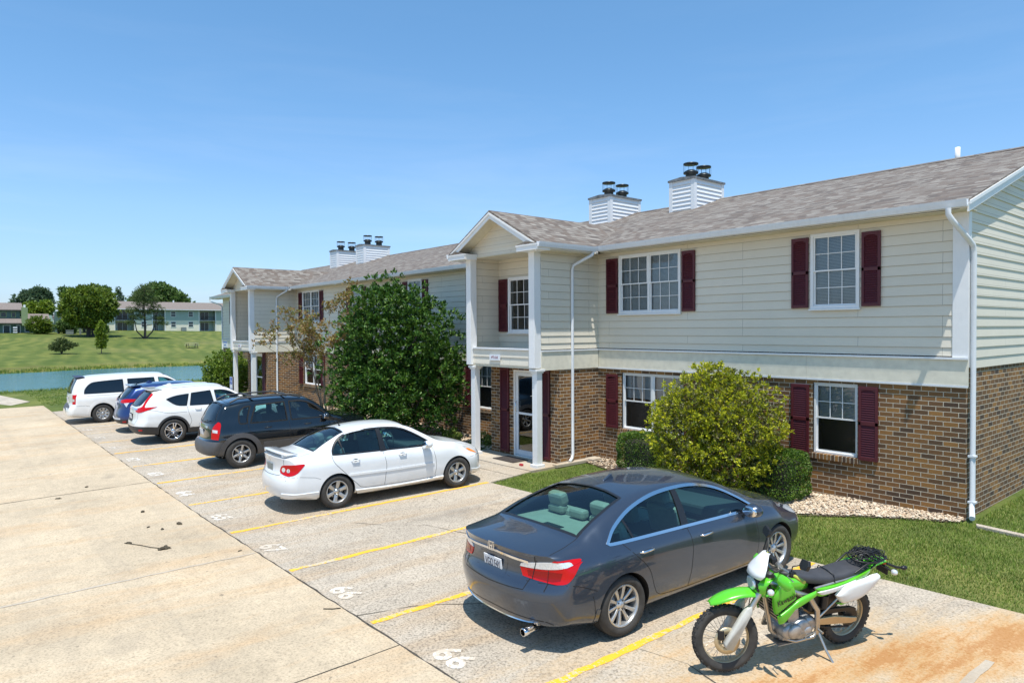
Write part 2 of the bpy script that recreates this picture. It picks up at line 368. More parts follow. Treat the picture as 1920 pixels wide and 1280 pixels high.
def ground_mat():
    n = NT('lawn_ground'); oc = n.coord()
    a = n.noise(oc, .055, 5, .6); b = n.noise(oc, .42, 7, .75); f = n.noise(oc, 14, 4, .8)
    s0 = n.n('ShaderNodeSeparateXYZ'); n.l(oc, s0.inputs[0])
    ln = n.math('ADD', n.math('ADD', s0.outputs[1], n.math('MULTIPLY', s0.outputs[0], .20)), n.math('MULTIPLY', n.noise(oc, .06, 3), 9))
    st = n.math('MULTIPLY_ADD', n.math('SINE', n.math('MULTIPLY', ln, 2.6)), .5, .5)
    st = n.math('MULTIPLY', st, n.ramp(n.noise(oc, .09, 3), [(.35, .25), (.6, 1)]))
    g = n.ramp(a, [(.3, (.085, .125, .030)), (.52, (.125, .160, .045)), (.72, (.18, .19, .075))])
    g = n.mix(.9, g, n.ramp(b, [(.30, (.52, .60, .5)), (.68, (1.3, 1.15, 1.05))]), 'MULTIPLY')
    g = n.mix(.7, g, n.ramp(f, [(.25, (.5, .55, .5)), (.7, (1.3, 1.25, 1.2))]), 'MULTIPLY')
    g = n.mix(.8, g, n.ramp(st, [(.1, (.80, .88, .78)), (.9, (1.28, 1.18, 1.15))]), 'MULTIPLY')
    # bare, yellowed soil just above the water line
    s = n.n('ShaderNodeSeparateXYZ'); n.l(oc, s.inputs[0])
    h = n.math('ADD', s.outputs[2], n.math('MULTIPLY', n.math('SUBTRACT', n.noise(oc, .35, 5), .5), .9))
    bank = n.ramp(n.math('ADD', n.math('MULTIPLY', h, .5), 1.0), [(.30, 1), (.62, 0)])
    inx = n.math('LESS_THAN', s.outputs[0], -86)
    g = n.mix(n.math('MULTIPLY', n.math('MULTIPLY', bank, inx), .75), g, n.ramp(n.noise(oc, .5, 4), [(.35, (.26, .26, .03)), (.6, (.22, .16, .07))]))
    # bare patches on the far slope
    sp = n.ramp(n.noise(n.coord('Object', (.35, .12, 1)), .55, 4), [(.66, 0), (.74, .75)])
    g = n.mix(n.math('MULTIPLY', sp, inx), g, (.15, .11, .05))
    n.base(g); n.set(Roughness=.95, Specular_IOR_Level=.2); n.bump(f, .03, .8); return n.m
M['ground'] = ground_mat()
def soil():
    n = NT('mulch_soil'); oc = n.coord(); f = n.noise(oc, 14, 7, .8)
    n.base(n.ramp(f, [(.3, (.06, .042, .028)), (.6, (.15, .11, .07)), (.8, (.24, .19, .13))])); n.set(Roughness=.95); n.bump(f, .04); return n.m
M['soil'] = soil()
def foliage(name, cols, rough=.45, trans=.25, spec=.5):
    n = NT(name); g = n.n('ShaderNodeNewGeometry')
    c = n.ramp(g.outputs['Random Per Island'], [(i/(len(cols)-1), c) for i, c in enumerate(cols)])
    f = n.noise(n.coord(), 1.9, 4, .6); c = n.mix(.8, c, n.ramp(f, [(.3, (.62, .66, .6)), (.7, (1.3, 1.25, 1.1))]), 'MULTIPLY')
    n.base(c); n.set(Roughness=rough, Specular_IOR_Level=spec)
    tr = n.n('ShaderNodeBsdfTranslucent'); n.l(c, tr.inputs[0]); mx = n.n('ShaderNodeMixShader'); mx.inputs[0].default_value = trans
    n.l(n.b.outputs[0], mx.inputs[1]); n.l(tr.outputs[0], mx.inputs[2]); n.l(mx.outputs[0], n.o.inputs[0]); return n.m
M['grass'] = foliage('grass_blades', [(.08, .16, .018), (.14, .24, .03), (.22, .31, .05), (.42, .42, .16), (.13, .21, .025), (.30, .34, .09)], .55, .35, .3)
M['magnolia'] = foliage('glossy_dark_leaves', [(.013, .050, .007), (.028, .092, .012), (.062, .155, .020), (.15, .26, .040), (.02, .07, .009)], .46, .18, .35)
M['crape'] = foliage('bronze_leaves', [(.26, .13, .045), (.30, .20, .06), (.17, .22, .04), (.38, .26, .10), (.22, .12, .04), (.20, .24, .05)], .55, .35)
M['yellowbush'] = foliage('yellow_green_leaves', [(.10, .14, .018), (.30, .36, .022), (.56, .57, .03), (.70, .67, .04), (.16, .20, .025), (.48, .52, .03)], .45, .42)
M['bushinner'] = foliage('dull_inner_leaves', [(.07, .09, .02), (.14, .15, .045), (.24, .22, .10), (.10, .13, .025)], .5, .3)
M['hedge'] = foliage('clipped_hedge_leaves', [(.03, .08, .008), (.06, .14, .015), (.12, .22, .022), (.20, .30, .04)], .5, .28)
M['roundbush'] = foliage('mid_green_leaves', [(.07, .14, .015), (.15, .24, .025), (.26, .35, .05), (.10, .18, .02)], .5, .35)
M['fartree'] = foliage('far_tree_leaves', [(.06, .12, .03), (.10, .18, .045), (.15, .24, .06), (.08, .14, .035)], .6, .35)  # far tree leaf colours from here on lightened to imitate haze
M['maple'] = foliage('olive_tree_leaves', [(.08, .14, .015), (.14, .21, .022), (.22, .29, .03), (.06, .11, .014)], .6, .35)
M['pine'] = foliage('pine_needles', [(.06, .10, .03), (.10, .145, .045), (.14, .18, .06)], .65, .3)
M['bluetree'] = foliage('grey_green_leaves', [(.09, .15, .08), (.13, .20, .11), (.07, .12, .07)], .6, .3)
M['lime'] = foliage('lime_leaves', [(.16, .24, .02), (.26, .34, .03), (.10, .17, .02)], .5, .35)
def bark(name, c):
    n = NT(name); f = n.noise(n.coord('Object', (8, 8, 1.5)), 3, 6, .7)
    n.base(n.ramp(f, [(.3, tuple(x*.5 for x in c)), (.7, tuple(x*1.25 for x in c))])); n.set(Roughness=.9); n.bump(f, .02); return n.m
M['bark'] = bark('bark', (.14, .10, .075)); M['barkpale'] = bark('pale_bark', (.26, .20, .15)); M['barkdark'] = bark('dark_bark', (.06, .05, .045))
def stone():
    n = NT('river_rock'); g = n.n('ShaderNodeNewGeometry')
    c = n.ramp(g.outputs['Random Per Island'], [(0, (.55, .42, .28)), (.25, (.66, .54, .39)), (.5, (.42, .28, .17)), (.75, (.72, .62, .48)), (1, (.34, .26, .19))])
    n.base(c); n.set(Roughness=.7); return n.m
M['stone'] = stone()
def water():
    n = NT('pond_water'); oc = n.coord()
    f = n.noise(n.coord('Object', (1, .5, 1)), 1.6, 5, .6)
    g = n.noise(oc, .04, 3)
    n.base(n.ramp(g, [(.3, (.055, .15, .18)), (.7, (.075, .20, .225))])); n.set(Roughness=.12, IOR=1.33); n.bump(f, .16, .7); return n.m
M['water'] = water()
# vehicle and general
def paint(name, c, metal=.0, rough=.28, flake=False):
    n = NT(name); n.set(Metallic=metal, Roughness=rough, Coat_Weight=1.0, Coat_Roughness=.02)
    d = n.noise(n.coord(), 2.2, 5, .7)
    n.base(n.ramp(d, [(.25, tuple(x*.93 for x in c)), (.75, tuple(min(1, x*1.04) for x in c))]))
    # road dust along the sills and behind the wheels
    s = n.n('ShaderNodeSeparateXYZ'); n.l(n.coord(), s.inputs[0]); f = n.noise(n.coord('Object', (1, 1, 2.5)), 5, 6, .7)
    k = n.ramp(n.math('ADD', n.math('MULTIPLY', s.outputs[2], -1.6), n.math('MULTIPLY', f, 1.1)), [(.0, 0), (.35, 1)]); k = n.math('MULTIPLY', k, .42)
    sp = n.math('MULTIPLY', n.ramp(n.noise(n.coord(), 75, 2, .6), [(.66, 0), (.74, 1)]), .10)
    k = n.math('MAXIMUM', k, sp)
    c2 = n.mix(k, n.b.inputs['Base Color'].links[0].from_socket, (.30, .26, .20)); n.l(c2, n.b.inputs['Base Color']); n.l(n.math('MULTIPLY_ADD', k, .9, .02), n.b.inputs['Coat Roughness'])
    return n.m
M['car_grey'] = paint('grey_metallic_paint', (.050, .066, .096), .6, .30)
M['car_white'] = paint('white_paint_gloss', (.74, .76, .77), 0, .3)
M['car_pearl'] = paint('pearl_white_paint', (.76, .77, .76), 0, .3)
M['car_black'] = paint('black_paint', (.003, .005, .008), 0, .10)
M['car_blue'] = paint('blue_metallic_paint', (.008, .032, .15), .5, .3)
M['car_van'] = paint('stone_white_paint', (.78, .77, .74), 0, .32)
M['clad_grey'] = simple('grey_cladding', (.075, .075, .078), .5)
M['clad_black'] = simple('black_cladding', (.035, .036, .038), .55)
M['blacktrim'] = simple('black_trim', (.012, .012, .013), .35, noise_amt=0)
M['seam'] = simple('panel_gap', (.006, .006, .006), .8, noise_amt=0)
M['chrome'] = simple('chrome', (.78, .78, .80), .12, 1, noise_amt=0)
M['alloy'] = simple('alloy_rim', (.52, .52, .51), .32, .75, noise_amt=.04)
M['alloydark'] = simple('wheel_recess', (.02, .02, .02), .6, noise_amt=0)
def tyre():
    n = NT('tyre_rubber'); oc = n.coord(); f = n.noise(oc, 9, 5, .7)
    n.base(n.ramp(f, [(.3, (.022, .021, .020)), (.75, (.060, .056, .050))])); n.set(Roughness=.8); n.bump(n.noise(oc, 60, 2), .003, .5); return n.m
M['tyre'] = tyre()
M['redlens'] = simple('red_lens', (.50, .003, .004), .16, 0, .15, 0, spec=.3)
M['reddark'] = simple('dark_red_lens', (.26, .002, .003), .2, 0, .15, 0, spec=.3)
M['clearlens'] = simple('clear_lens', (.72, .74, .76), .10, .3, 1, .12, 60)
M['amber'] = simple('amber_lens', (.75, .22, .02), .15, 0, 1, 0)
M['plate'] = simple('plate_white', (.75, .77, .80), .4, noise_amt=.05)
M['ink'] = simple('dark_ink', (.03, .04, .08), .5, noise_amt=0)
M['signred'] = simple('maroon_ink', (.25, .02, .05), .5, noise_amt=0)
M['blueink'] = simple('blue_sign', (.02, .10, .42), .4, noise_amt=0)
M['seatcream'] = simple('cream_leather', (.34, .32, .27), .6)
M['seatgrey'] = simple('grey_fabric', (.20, .20, .20), .8)
M['seatdark'] = simple('dark_fabric', (.035, .035, .04), .8)
M['int_dark'] = simple('dark_interior', (.05, .055, .06), .8, noise_amt=0)
M['int_grey'] = simple('grey_interior', (.10, .10, .10), .8, noise_amt=0)
M['int_cream'] = simple('cream_interior', (.42, .39, .32), .8, noise_amt=0)
def glass(name, tint, refl=.0, rough=.0):
    m_ = bpy.data.materials.new(name); m_.use_nodes = True; t = m_.node_tree; t.nodes.clear()
    o = t.nodes.new('ShaderNodeOutputMaterial'); tr = t.nodes.new('ShaderNodeBsdfTransparent'); gl = t.nodes.new('ShaderNodeBsdfGlossy')
    fr = t.nodes.new('ShaderNodeFresnel'); fr.inputs[0].default_value = 1.5; mx = t.nodes.new('ShaderNodeMixShader'); ad = t.nodes.new('ShaderNodeMath'); ad.operation = 'ADD'; ad.inputs[1].default_value = refl
    tr.inputs[0].default_value = col4(tint); gl.inputs['Roughness'].default_value = rough
    t.links.new(fr.outputs[0], ad.inputs[0]); t.links.new(ad.outputs[0], mx.inputs[0]); t.links.new(tr.outputs[0], mx.inputs[1]); t.links.new(gl.outputs[0], mx.inputs[2]); t.links.new(mx.outputs[0], o.inputs[0])
    return m_
M['glass_tint'] = glass('tinted_car_glass', (.55, .84, .83), .03)
M['glass_dark'] = glass('privacy_glass', (.05, .065, .075), .05)
M['glass_black'] = glass('dark_tinted_glass', (.18, .24, .26), .05)
M['glass_win'] = glass('window_glass', (.72, .78, .80), .06)
M['glass_door'] = glass('door_glass', (.16, .19, .20), .10)
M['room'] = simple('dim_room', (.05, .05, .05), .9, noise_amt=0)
M['blind'] = simple('white_blind', (.62, .64, .64), .7, noise_amt=.02)
M['screen'] = simple('insect_screen', (.035, .038, .045), .7, noise_amt=.05)
M['farroof'] = simple('far_shingle', (.20, .165, .145), .9, noise_amt=.12, nscale=4)
M['faryellow'] = simple('cream_board', (.80, .75, .60), .7, noise_amt=.04, nscale=1)
M['fargrey'] = simple('grey_green_board', (.34, .42, .38), .7, noise_amt=.05, nscale=1)
M['farteal'] = simple('teal_board', (.10, .17, .145), .7, noise_amt=.06, nscale=1)
M['farlime'] = simple('lime_board', (.26, .33, .16), .7, noise_amt=.06, nscale=1)
M['darkwin'] = simple('dark_pane', (.03, .05, .06), .1, noise_amt=0)
M['wood'] = simple('weathered_wood', (.46, .42, .35), .8, noise_amt=.2, nscale=6)
M['woodpost'] = simple('brown_post', (.10, .055, .03), .8, noise_amt=.2, nscale=6)
M['debris'] = simple('dried_mud', (.075, .062, .04), .95, noise_amt=.4, nscale=25)
M['greybox'] = simple('grey_utility_metal', (.22, .25, .24), .5)
M['mat'] = simple('door_mat', (.05, .04, .035), .95, noise_amt=.4, nscale=60)
M['bluefabric'] = simple('blue_fabric', (.02, .25, .55), .7)
M['redplastic'] = simple('red_plastic', (.45, .03, .04), .5)
M['potbrown'] = simple('brown_pot', (.12, .05, .03), .7)
# ---------------------------------------------------------------- terrain
def TZ(x, y):
    g = GZ(x, y)-.035
    if x < -35:
        # slope down to the pond, basin, far bank, long rise
        pts = [(-35, 0), (-40, -.25), (-58, -1.18), (-61, -1.55), (-66, -2.6), (-84, -2.6), (-89.5, -1.6), (-91, -1.1), (-96, -.75), (-115, .35), (-140, 2.2), (-158, 3.0), (-175, 3.25), (-1200, 3.3)]
        for (a, za), (b, zb) in zip(pts, pts[1:]):
            if b <= x <= a:
                t = (a-x)/(a-b); z = za+(zb-za)*t; break
        k = min(1, (-35-x)/8)
        shift = 0
        z = z*(1) + (1-k)*g
        if -95 > x: z += .25*math.sin(y*.06+x*.03)*min(1, (-95-x)/20)
        return z
    return g
def shore(y):
    "waviness of the pond shore along y"
    return 1.6*math.sin(y*.11)+.8*math.sin(y*.31+1)
xs = sorted(set([-1200, -800, -500, -350, -260, -220, -190]+[-175+i*2.5 for i in range(0, 56)]+[-35+i*1.0 for i in range(0, 60)]+[25, 30, 40, 60, 100, 180, 300, 600, 1000]))
ys = sorted(set([-1000, -600, -300, -180, -120, -90, -70]+[-60+i*2.5 for i in range(0, 61)]+[92, 95, 100, 110, 130, 160, 200, 300, 500, 800, 1200]))
V = []; 
for y in ys:
    for x in xs: V.append((x, y, TZ(x+(shore(y) if -100 < x < -50 else 0), y)))
nx = len(xs); Fq = [(j*nx+i, j*nx+i+1, (j+1)*nx+i+1, (j+1)*nx+i) for j in range(len(ys)-1) for i in range(nx-1)]
tag(raw('ground', V, Fq, M['ground'], smooth=True), kind='structure')
mb = MB(); mb.quad((-130, -220, -1.4), (-54, -220, -1.4), (-54, 260, -1.4), (-130, 260, -1.4))
tag(mb.build('pond', M['water']), kind='structure')

def sheet(name, poly, mat, off, kind='structure', th=0, step=2.0, zf=GZ):
    "flat polygon cut on a grid and dropped on the ground function"
    bm = bmesh.new(); f = bm.faces.new([bm.verts.new((x, y, 0)) for x, y in poly])
    x0, x1 = min(p[0] for p in poly), max(p[0] for p in poly); y0, y1 = min(p[1] for p in poly), max(p[1] for p in poly)
    cuts = [((x, 0, 0), (1, 0, 0)) for x in [-9, 6] if x0 < x < x1]+[((x0+step*i, 0, 0), (1, 0, 0)) for i in range(1, int((x1-x0)/step)+1)]+[((0, y, 0), (0, 1, 0)) for y in [-14] if y0 < y < y1]+[((0, y0+step*i, 0), (0, 1, 0)) for i in range(1, int((y1-y0)/step)+1)]
    for co, no in cuts:
        bmesh.ops.bisect_plane(bm, geom=bm.verts[:]+bm.edges[:]+bm.faces[:], plane_co=co, plane_no=no, dist=1e-5)
    for v in bm.verts: v.co.z = zf(v.co.x, v.co.y)+off
    bmesh.ops.recalc_face_normals(bm, faces=bm.faces)
    if sum(f.normal.z for f in bm.faces) < 0: bmesh.ops.reverse_faces(bm, faces=bm.faces)
    if th:
        r_ = bmesh.ops.extrude_edge_only(bm, edges=[e for e in bm.edges if e.is_boundary])
        for v in r_['geom']:
            if isinstance(v, bmesh.types.BMVert): v.co.z -= th
    me = bpy.data.meshes.new(name); bm.to_mesh(me); bm.free(); me.materials.append(mat)
    o = bpy.data.objects.new(name, me); COL.objects.link(o)
    return tag(o, kind=kind) if kind else o
JY = -9.12
sheet('drive_lane', [(-33.6, -60), (9, -60), (60, -60), (60, JY), (-33.6, JY)], M['lane'], 0, th=.08, step=3)
sheet('parking_bays', [(-30.5, JY), (60, JY), (60, -3.72), (-30.5, -3.72)], M['stall'], 0, th=.08)
sheet('sidewalk', [(-42.5, -12.5), (-35.2, -10.2), (-36.6, -9.35), (-44, -10.6)], M['walk'], -.03, th=.05)
sheet('walkway', [(-10.9, -3.72), (-7.72, -3.72), (-7.95, -2.35), (-10.9, -2.35)], M['stall'], .0, th=.06)
sheet('porch_slab', [(-10.9, -2.345), (-7.93, -2.345), (-7.93, -1.30), (-10.9, -1.30)], M['walk'], .018, th=.08)
sheet('walkway', [(-29.8, -3.72), (-26.6, -3.72), (-26.8, -1.3), (-29.8, -1.3)], M['walk'], .0, th=.06)
# joints between slabs, cracks with dirt and grass in them
def strip(name, pts, w0, mat, off, jit=.3, seed=1, kind='structure'):
    rnd = random.Random(seed); mb = MB(); L = []
    for (a, b) in zip(pts, pts[1:]):
        n_ = max(2, int(math.dist(a, b)/.18)); d = Vector((b[0]-a[0], b[1]-a[1])).normalized(); nrm = Vector((-d.y, d.x))
        for i in range(n_):
            t = i/n_; L.append((a[0]+(b[0]-a[0])*t, a[1]+(b[1]-a[1])*t, nrm))
    L.append((pts[-1][0], pts[-1][1], nrm)); vs = []
    for x, y, nr in L:
        w_ = w0*(1+rnd.uniform(-jit, jit)*1.4); s = rnd.uniform(-1, 1)*w0*jit
        for k in (-1, 1):
            q = (x+nr.x*(s+k*w_/2), y+nr.y*(s+k*w_/2)); vs.append((q[0], q[1], GZ(*q)+off))
    mb.add(vs, [(2*i+1, 2*i, 2*i+2, 2*i+3) for i in range(len(L)-1)])
    o = mb.build(name, mat)
    return tag(o, kind=kind) if kind else o
strip('slab_joint', [(-30.5, JY), (-16, JY-.02), (-8, JY+.01), (9, JY)], .016, M['crack'], .004, .6, 2)
strip('slab_joint', [(-13.0, JY), (-12.9, -11.9), (-12.7, -20)], .02, M['crack'], .004, .5, 3)
strip('slab_joint', [(-2.32, JY), (-2.3, -10.4), (-2.25, -20)], .014, M['crack'], .004, .3, 4)
strip('slab_joint', [(-6.45, JY-.02), (-6.55, -14)], .05, M['walk'], .004, .3, 5)
strip('crack', [(-3.3, -9.1), (-3.1, -8.5), (-2.9, -8.2), (-2.4, -7.6), (-1.5, -6.5)], .012, M['crack'], .004, .6, 6)
strip('crack', [(-6.9, -7.3), (-6.2, -6.9), (-5.9, -6.5), (-5.2, -6.35), (-4.6, -6.1)], .011, M['crack'], .004, .6, 7)
strip('crack', [(-.6, -7.4), (-.1, -7.3), (.4, -7.45), (.7, -7.9)], .010, M['crack'], .004, .6, 8)
strip('walkway_joint', [(-10.9, -2.9), (-7.85, -2.95)], .014, M['crack'], .006, .4, 9)
# painted lines and bay numbers
LX = [(-.67, 1, -3.75), (-2.98, 1, -3.75), (-5.29, 1, -3.8), (-7.76, 1, -3.75), (-10.2, 1, -3.8), (-12.69, 1, -3.8), (-15.12, 1, -3.8), (-17.49, 1, -3.8), (-19.85, 2, -3.8), (-22.2, 2, -3.8), (-24.45, 2, -3.8), (-26.8, 2, -3.8), (1.75, 3, -5.2)]
for i, (x, k, y1) in enumerate(LX):
    tag(strip('bay_line', [(x-.02, JY+.05), (x, y1)], .092 if k < 3 else .08, M['yellow'] if k == 1 else (M['yellowfaint'] if k == 2 else M['walk']), .004, .17, 20+i), kind='structure', group='yellow lines between the parking bays')
def sheet_text(s, x, y, size, rot, mat, sx=1):
    me = text_mesh(s, size, 0, .012); me.transform(Matrix.Rotation(rot, 4, 'Z') @ Matrix.Diagonal((sx, 1, 1, 1)))
    me.transform(Matrix.Translation((x, y, 0)))
    for v in me.vertices: v.co.z = GZ(v.co.x, v.co.y)+.005
    me.materials.clear(); me.materials.append(mat); o = bpy.data.objects.new('bay_number', me); COL.objects.link(o)
    return tag(o, kind='structure', group='white bay numbers')
for s, x in (('66', -1.72), ('66', -4.05), ('67', -6.50), ('65', -8.95), ('64', -11.3), ('63', -13.8), ('62', -16.2), ('61', -18.6), ('60', -21.0), ('59', -23.3)):
    sheet_text(s, x, -8.88, .40, 0, M['numwhite'], 1.15)
# ---------------------------------------------------------------- apartment building
B = empty('apartment_building', (0, 0, 0), 0, 'near two storey apartment building with brick ground floor and beige lap siding', 'apartment building')
L0, CX1, PER = -37.6, -9.37, 18.85
CX2 = CX1-PER
LAP = .174; ZL = 2.76
def cells(a0, a1, z0, z1, holes):
    "rect minus holes as bands"
    zs = sorted({z0, z1} | {z for h in holes for z in h[2:4] if z0 < z < z1})
    for za, zb in zip(zs, zs[1:]):
        zm = (za+zb)/2; cur = a0
        for h in sorted(h for h in holes if h[2] < zm < h[3] and h[1] > a0 and h[0] < a1):
            if h[0] > cur: yield cur, h[0], za, zb
            cur = max(cur, h[1])
        if cur < a1: yield cur, a1, za, zb
def lap_wall(mb, a0, a1, z0, z1, plane, face, holes=(), lap=LAP, zl=ZL, dep=.016, mi=0):
    "face: '-y','+x','-x'; plane = coordinate of the wall"
    k0 = math.floor((z0-zl)/lap)
    def P(a, z, o):
        if face == '-y': return (a, plane-o, z)
        if face == '+x': return (plane+o, a, z)
        return (plane-o, a, z)
    k = k0
    while zl+k*lap < z1-1e-6:
        ca, cb = zl+k*lap, zl+(k+1)*lap
        for (u0, u1, za, zb) in cells(a0, a1, max(ca, z0), min(cb, z1), holes):
            oa = dep*(cb-za)/lap+.002; ob = dep*(cb-zb)/lap+.002
            q = [P(u0, za, oa), P(u1, za, oa), P(u1, zb, ob), P(u0, zb, ob)]
            un = [P(u0, za, 0), P(u1, za, 0), P(u1, za, oa), P(u0, za, oa)]
            if face == '-x': q.reverse(); un.reverse()
            mb.quad(*q, mi)
            if abs(za-ca) < 1e-6: mb.quad(*un, mi)
        k += 1
def flat_wall(mb, a0, a1, z0, z1, plane, face, holes=(), mi=0):
    for (u0, u1, za, zb) in cells(a0, a1, z0, z1, holes):
        if face == '-y': q = [(u0, plane, za), (u1, plane, za), (u1, plane, zb), (u0, plane, zb)]
        elif face == '+x': q = [(plane, u0, za), (plane, u1, za), (plane, u1, zb), (plane, u0, zb)]
        else: q = [(plane, u1, za), (plane, u0, za), (plane, u0, zb), (plane, u1, zb)]
        mb.quad(*q, mi)
def window(x0, x1, z0, z1, y, dbl, parent, brick=False, blind=.5, depth=.35, cols=3, screen=True, rows=2, lowgrid=True):
    "white sash window in a wall that faces -y; frame > sash, pane, blind"
    yf = y-(.045 if not brick else -.03); fr = .055 if not brick else .04
    f = MB()
    def ring(a0, a1, b0, b1, t, ya, yb):
        f.box(a0, a1, ya, yb, b0, b0+t); f.box(a0, a1, ya, yb, b1-t, b1); f.box(a0, a0+t, ya, yb, b0+t, b1-t); f.box(a1-t, a1, ya, yb, b0+t, b1-t)
    ring(x0, x1, z0, z1, fr, yf, y+.10)
    if not brick: f.box(x0-.02, x1+.02, yf-.03, yf+.01, z0-.035, z0-.001)
    w_ = f.build('window', M['white'], parent, bevel=.004)
    s = MB(); panes = MB(); scr = MB(); spans = [(x0+fr, x1-fr)]
    if dbl:
        xm = (x0+x1)/2; s.box(xm-.03, xm+.03, yf+.012, y+.06, z0+fr, z1-fr); spans = [(x0+fr, xm-.03), (xm+.03, x1-fr)]
    zm = (z0+z1)/2
    for a, b in spans:
        for (c, d, yo) in ((z0+fr, zm+.02, .045), (zm-.01, z1-fr, .02)):
            ya, yb = yf+yo, yf+yo+.022; t = .028
            s.box(a, b, ya, yb, c, c+t); s.box(a, b, ya, yb, d-t, d); s.box(a, a+t, ya, yb, c+t, d-t); s.box(b-t, b, ya, yb, c+t, d-t)
            if lowgrid or c > zm-.1:
                for i in range(1, cols):
                    x = a+t+(b-a-2*t)*i/cols; s.box(x-.007, x+.007, ya+.006, ya+.014, c+t, d-t)
                for i in range(1, rows):
                    z = c+t+(d-c-2*t)*i/rows
                    for j in range(cols):
                        xa = a+t+(b-a-2*t)*j/cols+.007; xb = a+t+(b-a-2*t)*(j+1)/cols-.007; s.box(xa, xb, ya+.006, ya+.014, z-.007, z+.007)
            panes.quad((a+t, ya+.016, c+t), (b-t, ya+.016, c+t), (b-t, ya+.016, d-t), (a+t, ya+.016, d-t))
            if screen and c < zm-.1 and brick: scr.quad((a+t, ya-.004, c+t), (b-t, ya-.004, c+t), (b-t, ya-.004, d-t), (a+t, ya-.004, d-t))
    s.build('sash', M['white'], w_); panes.build('pane', M['glass_win'], w_)
    if scr.v: scr.build('insect_screen', M['screenmesh'], w_)
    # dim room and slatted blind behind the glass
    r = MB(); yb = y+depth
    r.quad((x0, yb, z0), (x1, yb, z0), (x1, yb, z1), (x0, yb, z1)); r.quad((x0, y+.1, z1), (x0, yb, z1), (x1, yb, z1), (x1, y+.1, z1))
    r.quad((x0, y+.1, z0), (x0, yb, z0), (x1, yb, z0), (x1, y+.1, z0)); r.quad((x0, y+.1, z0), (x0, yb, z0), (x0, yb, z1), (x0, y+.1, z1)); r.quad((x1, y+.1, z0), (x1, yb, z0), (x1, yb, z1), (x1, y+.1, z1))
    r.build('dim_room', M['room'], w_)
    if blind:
        bl = MB(); z = z1-fr-.01; zb = z1-(z1-z0)*blind
        while z > zb:
            for a, b in spans: bl.quad((a+.01, yf+.095, z-.022), (b-.01, yf+.095, z-.022), (b-.01, yf+.108, z), (a+.01, yf+.108, z))
            z -= .027
        bl.build('blind', M['blind'], w_)
    if brick:
        bs = MB(); bs.box(x0-.03, x1+.03, y-.045, y+.10, z0-.105, z0-.002); bs.build('brick_sill', M['sillbrick'], w_, bevel=.006)
    return (x0, x1, z0, z1)
M['screenmesh'] = glass('insect_screen_mesh', (.30, .31, .33), .0, .4)
def shutter(x0, x1, z0, z1, y, parent, up=True):
    mb = MB(); t = .045; ya, yb = y-.045, y-.004
    zm = z0+(z1-z0)*.5
    for a, b in ((z0, z0+t*1.3), (z1-t*1.3, z1), (zm-t*.7, zm+t*.7)): mb.box(x0, x1, ya, yb, a, b)
    mb.box(x0, x0+t, ya, yb, z0+t*1.3, z1-t*1.3); mb.box(x1-t, x1, ya, yb, z0+t*1.3, z1-t*1.3)
    mb.box(x0+t, x1-t, ya+.028, yb, z0+t*1.3, z1-t*1.3)
    for a, b in ((z0+t*1.3, zm-t*.7), (zm+t*.7, z1-t*1.3)):
        z = a+.005
        while z < b-.03:
            mb.add([(x0+t, ya+.004, z), (x1-t, ya+.004, z), (x1-t, ya+.027, z+.036), (x0+t, ya+.027, z+.036), (x0+t, ya+.027, z), (x1-t, ya+.027, z)], [(0, 1, 2, 3), (4, 5, 1, 0)])
            z += .041
    # arched head board
    mb.prism([(x0+t, z1-t*1.3), (x0+t, z1-t*1.3-.035), (x0+t+(x1-x0-2*t)*.25, z1-t*1.3-.006), (x1-t-(x1-x0-2*t)*.25, z1-t*1.3-.006), (x1-t, z1-t*1.3-.035), (x1-t, z1-t*1.3)], 1, ya+.003, yb-.01)
    return mb.build('shutter', M['shutter'], parent, bevel=.003)
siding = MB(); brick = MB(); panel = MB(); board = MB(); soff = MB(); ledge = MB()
holes_up = []; holes_lo = []
def both(cx, f):
    for s in (1, -1): f(cx, s)
def mir(cx, s, a, b):
    a, b = cx+s*(a-CX1), cx+s*(b-CX1); return (min(a, b), max(a, b))
for cx in (CX1, CX2):
    for s in (1, -1):
        if s == -1 or True:
            x0, x1 = mir(cx, s, -7.33, -5.53); holes_up.append(window(x0, x1, 3.45, 4.86, 0, True, B, blind=.98 if s == 1 else .5))
            x0, x1 = mir(cx, s, -2.57, -1.67); holes_up.append(window(x0, x1, 3.45, 4.85, 0, False, B, blind=.95))
            x0, x1 = mir(cx, s, -7.27, -5.48); holes_lo.append(window(x0, x1, .68, 2.04, 0, True, B, True, blind=.45 if s == 1 else 1, screen=(cx == CX1), lowgrid=False, rows=2))
            x0, x1 = mir(cx, s, -2.53, -1.71); holes_lo.append(window(x0, x1, .74, 2.07, 0, False, B, True, blind=.50, lowgrid=False))
        for a, b, z0, z1 in ((-7.73, -7.37, 3.47, 4.80), (-5.49, -5.15, 3.47, 4.80), (-2.94, -2.61, 3.47, 4.80), (-1.63, -1.31, 3.47, 4.79)):
            x0, x1 = mir(cx, s, a, b); shutter(x0, x1, z0, z1, -.014, B)
        for a, b, z0, z1 in ((-7.75, -7.39, .67, 1.98), (-5.44, -5.09, .68, 2.0), (-2.95, -2.60, .70, 2.02), (-1.68, -1.35, .72, 2.04)):
            x0, x1 = mir(cx, s, a, b); shutter(x0, x1, z0, z1, -.002, B)
GB = -1.2
XL = L0
flat_wall(brick, XL, 0, GB, 2.16, 0, '-y', holes_lo)
lap_wall(siding, XL+.02, -.2, 2.62, 4.96, 0, '-y', holes_up)
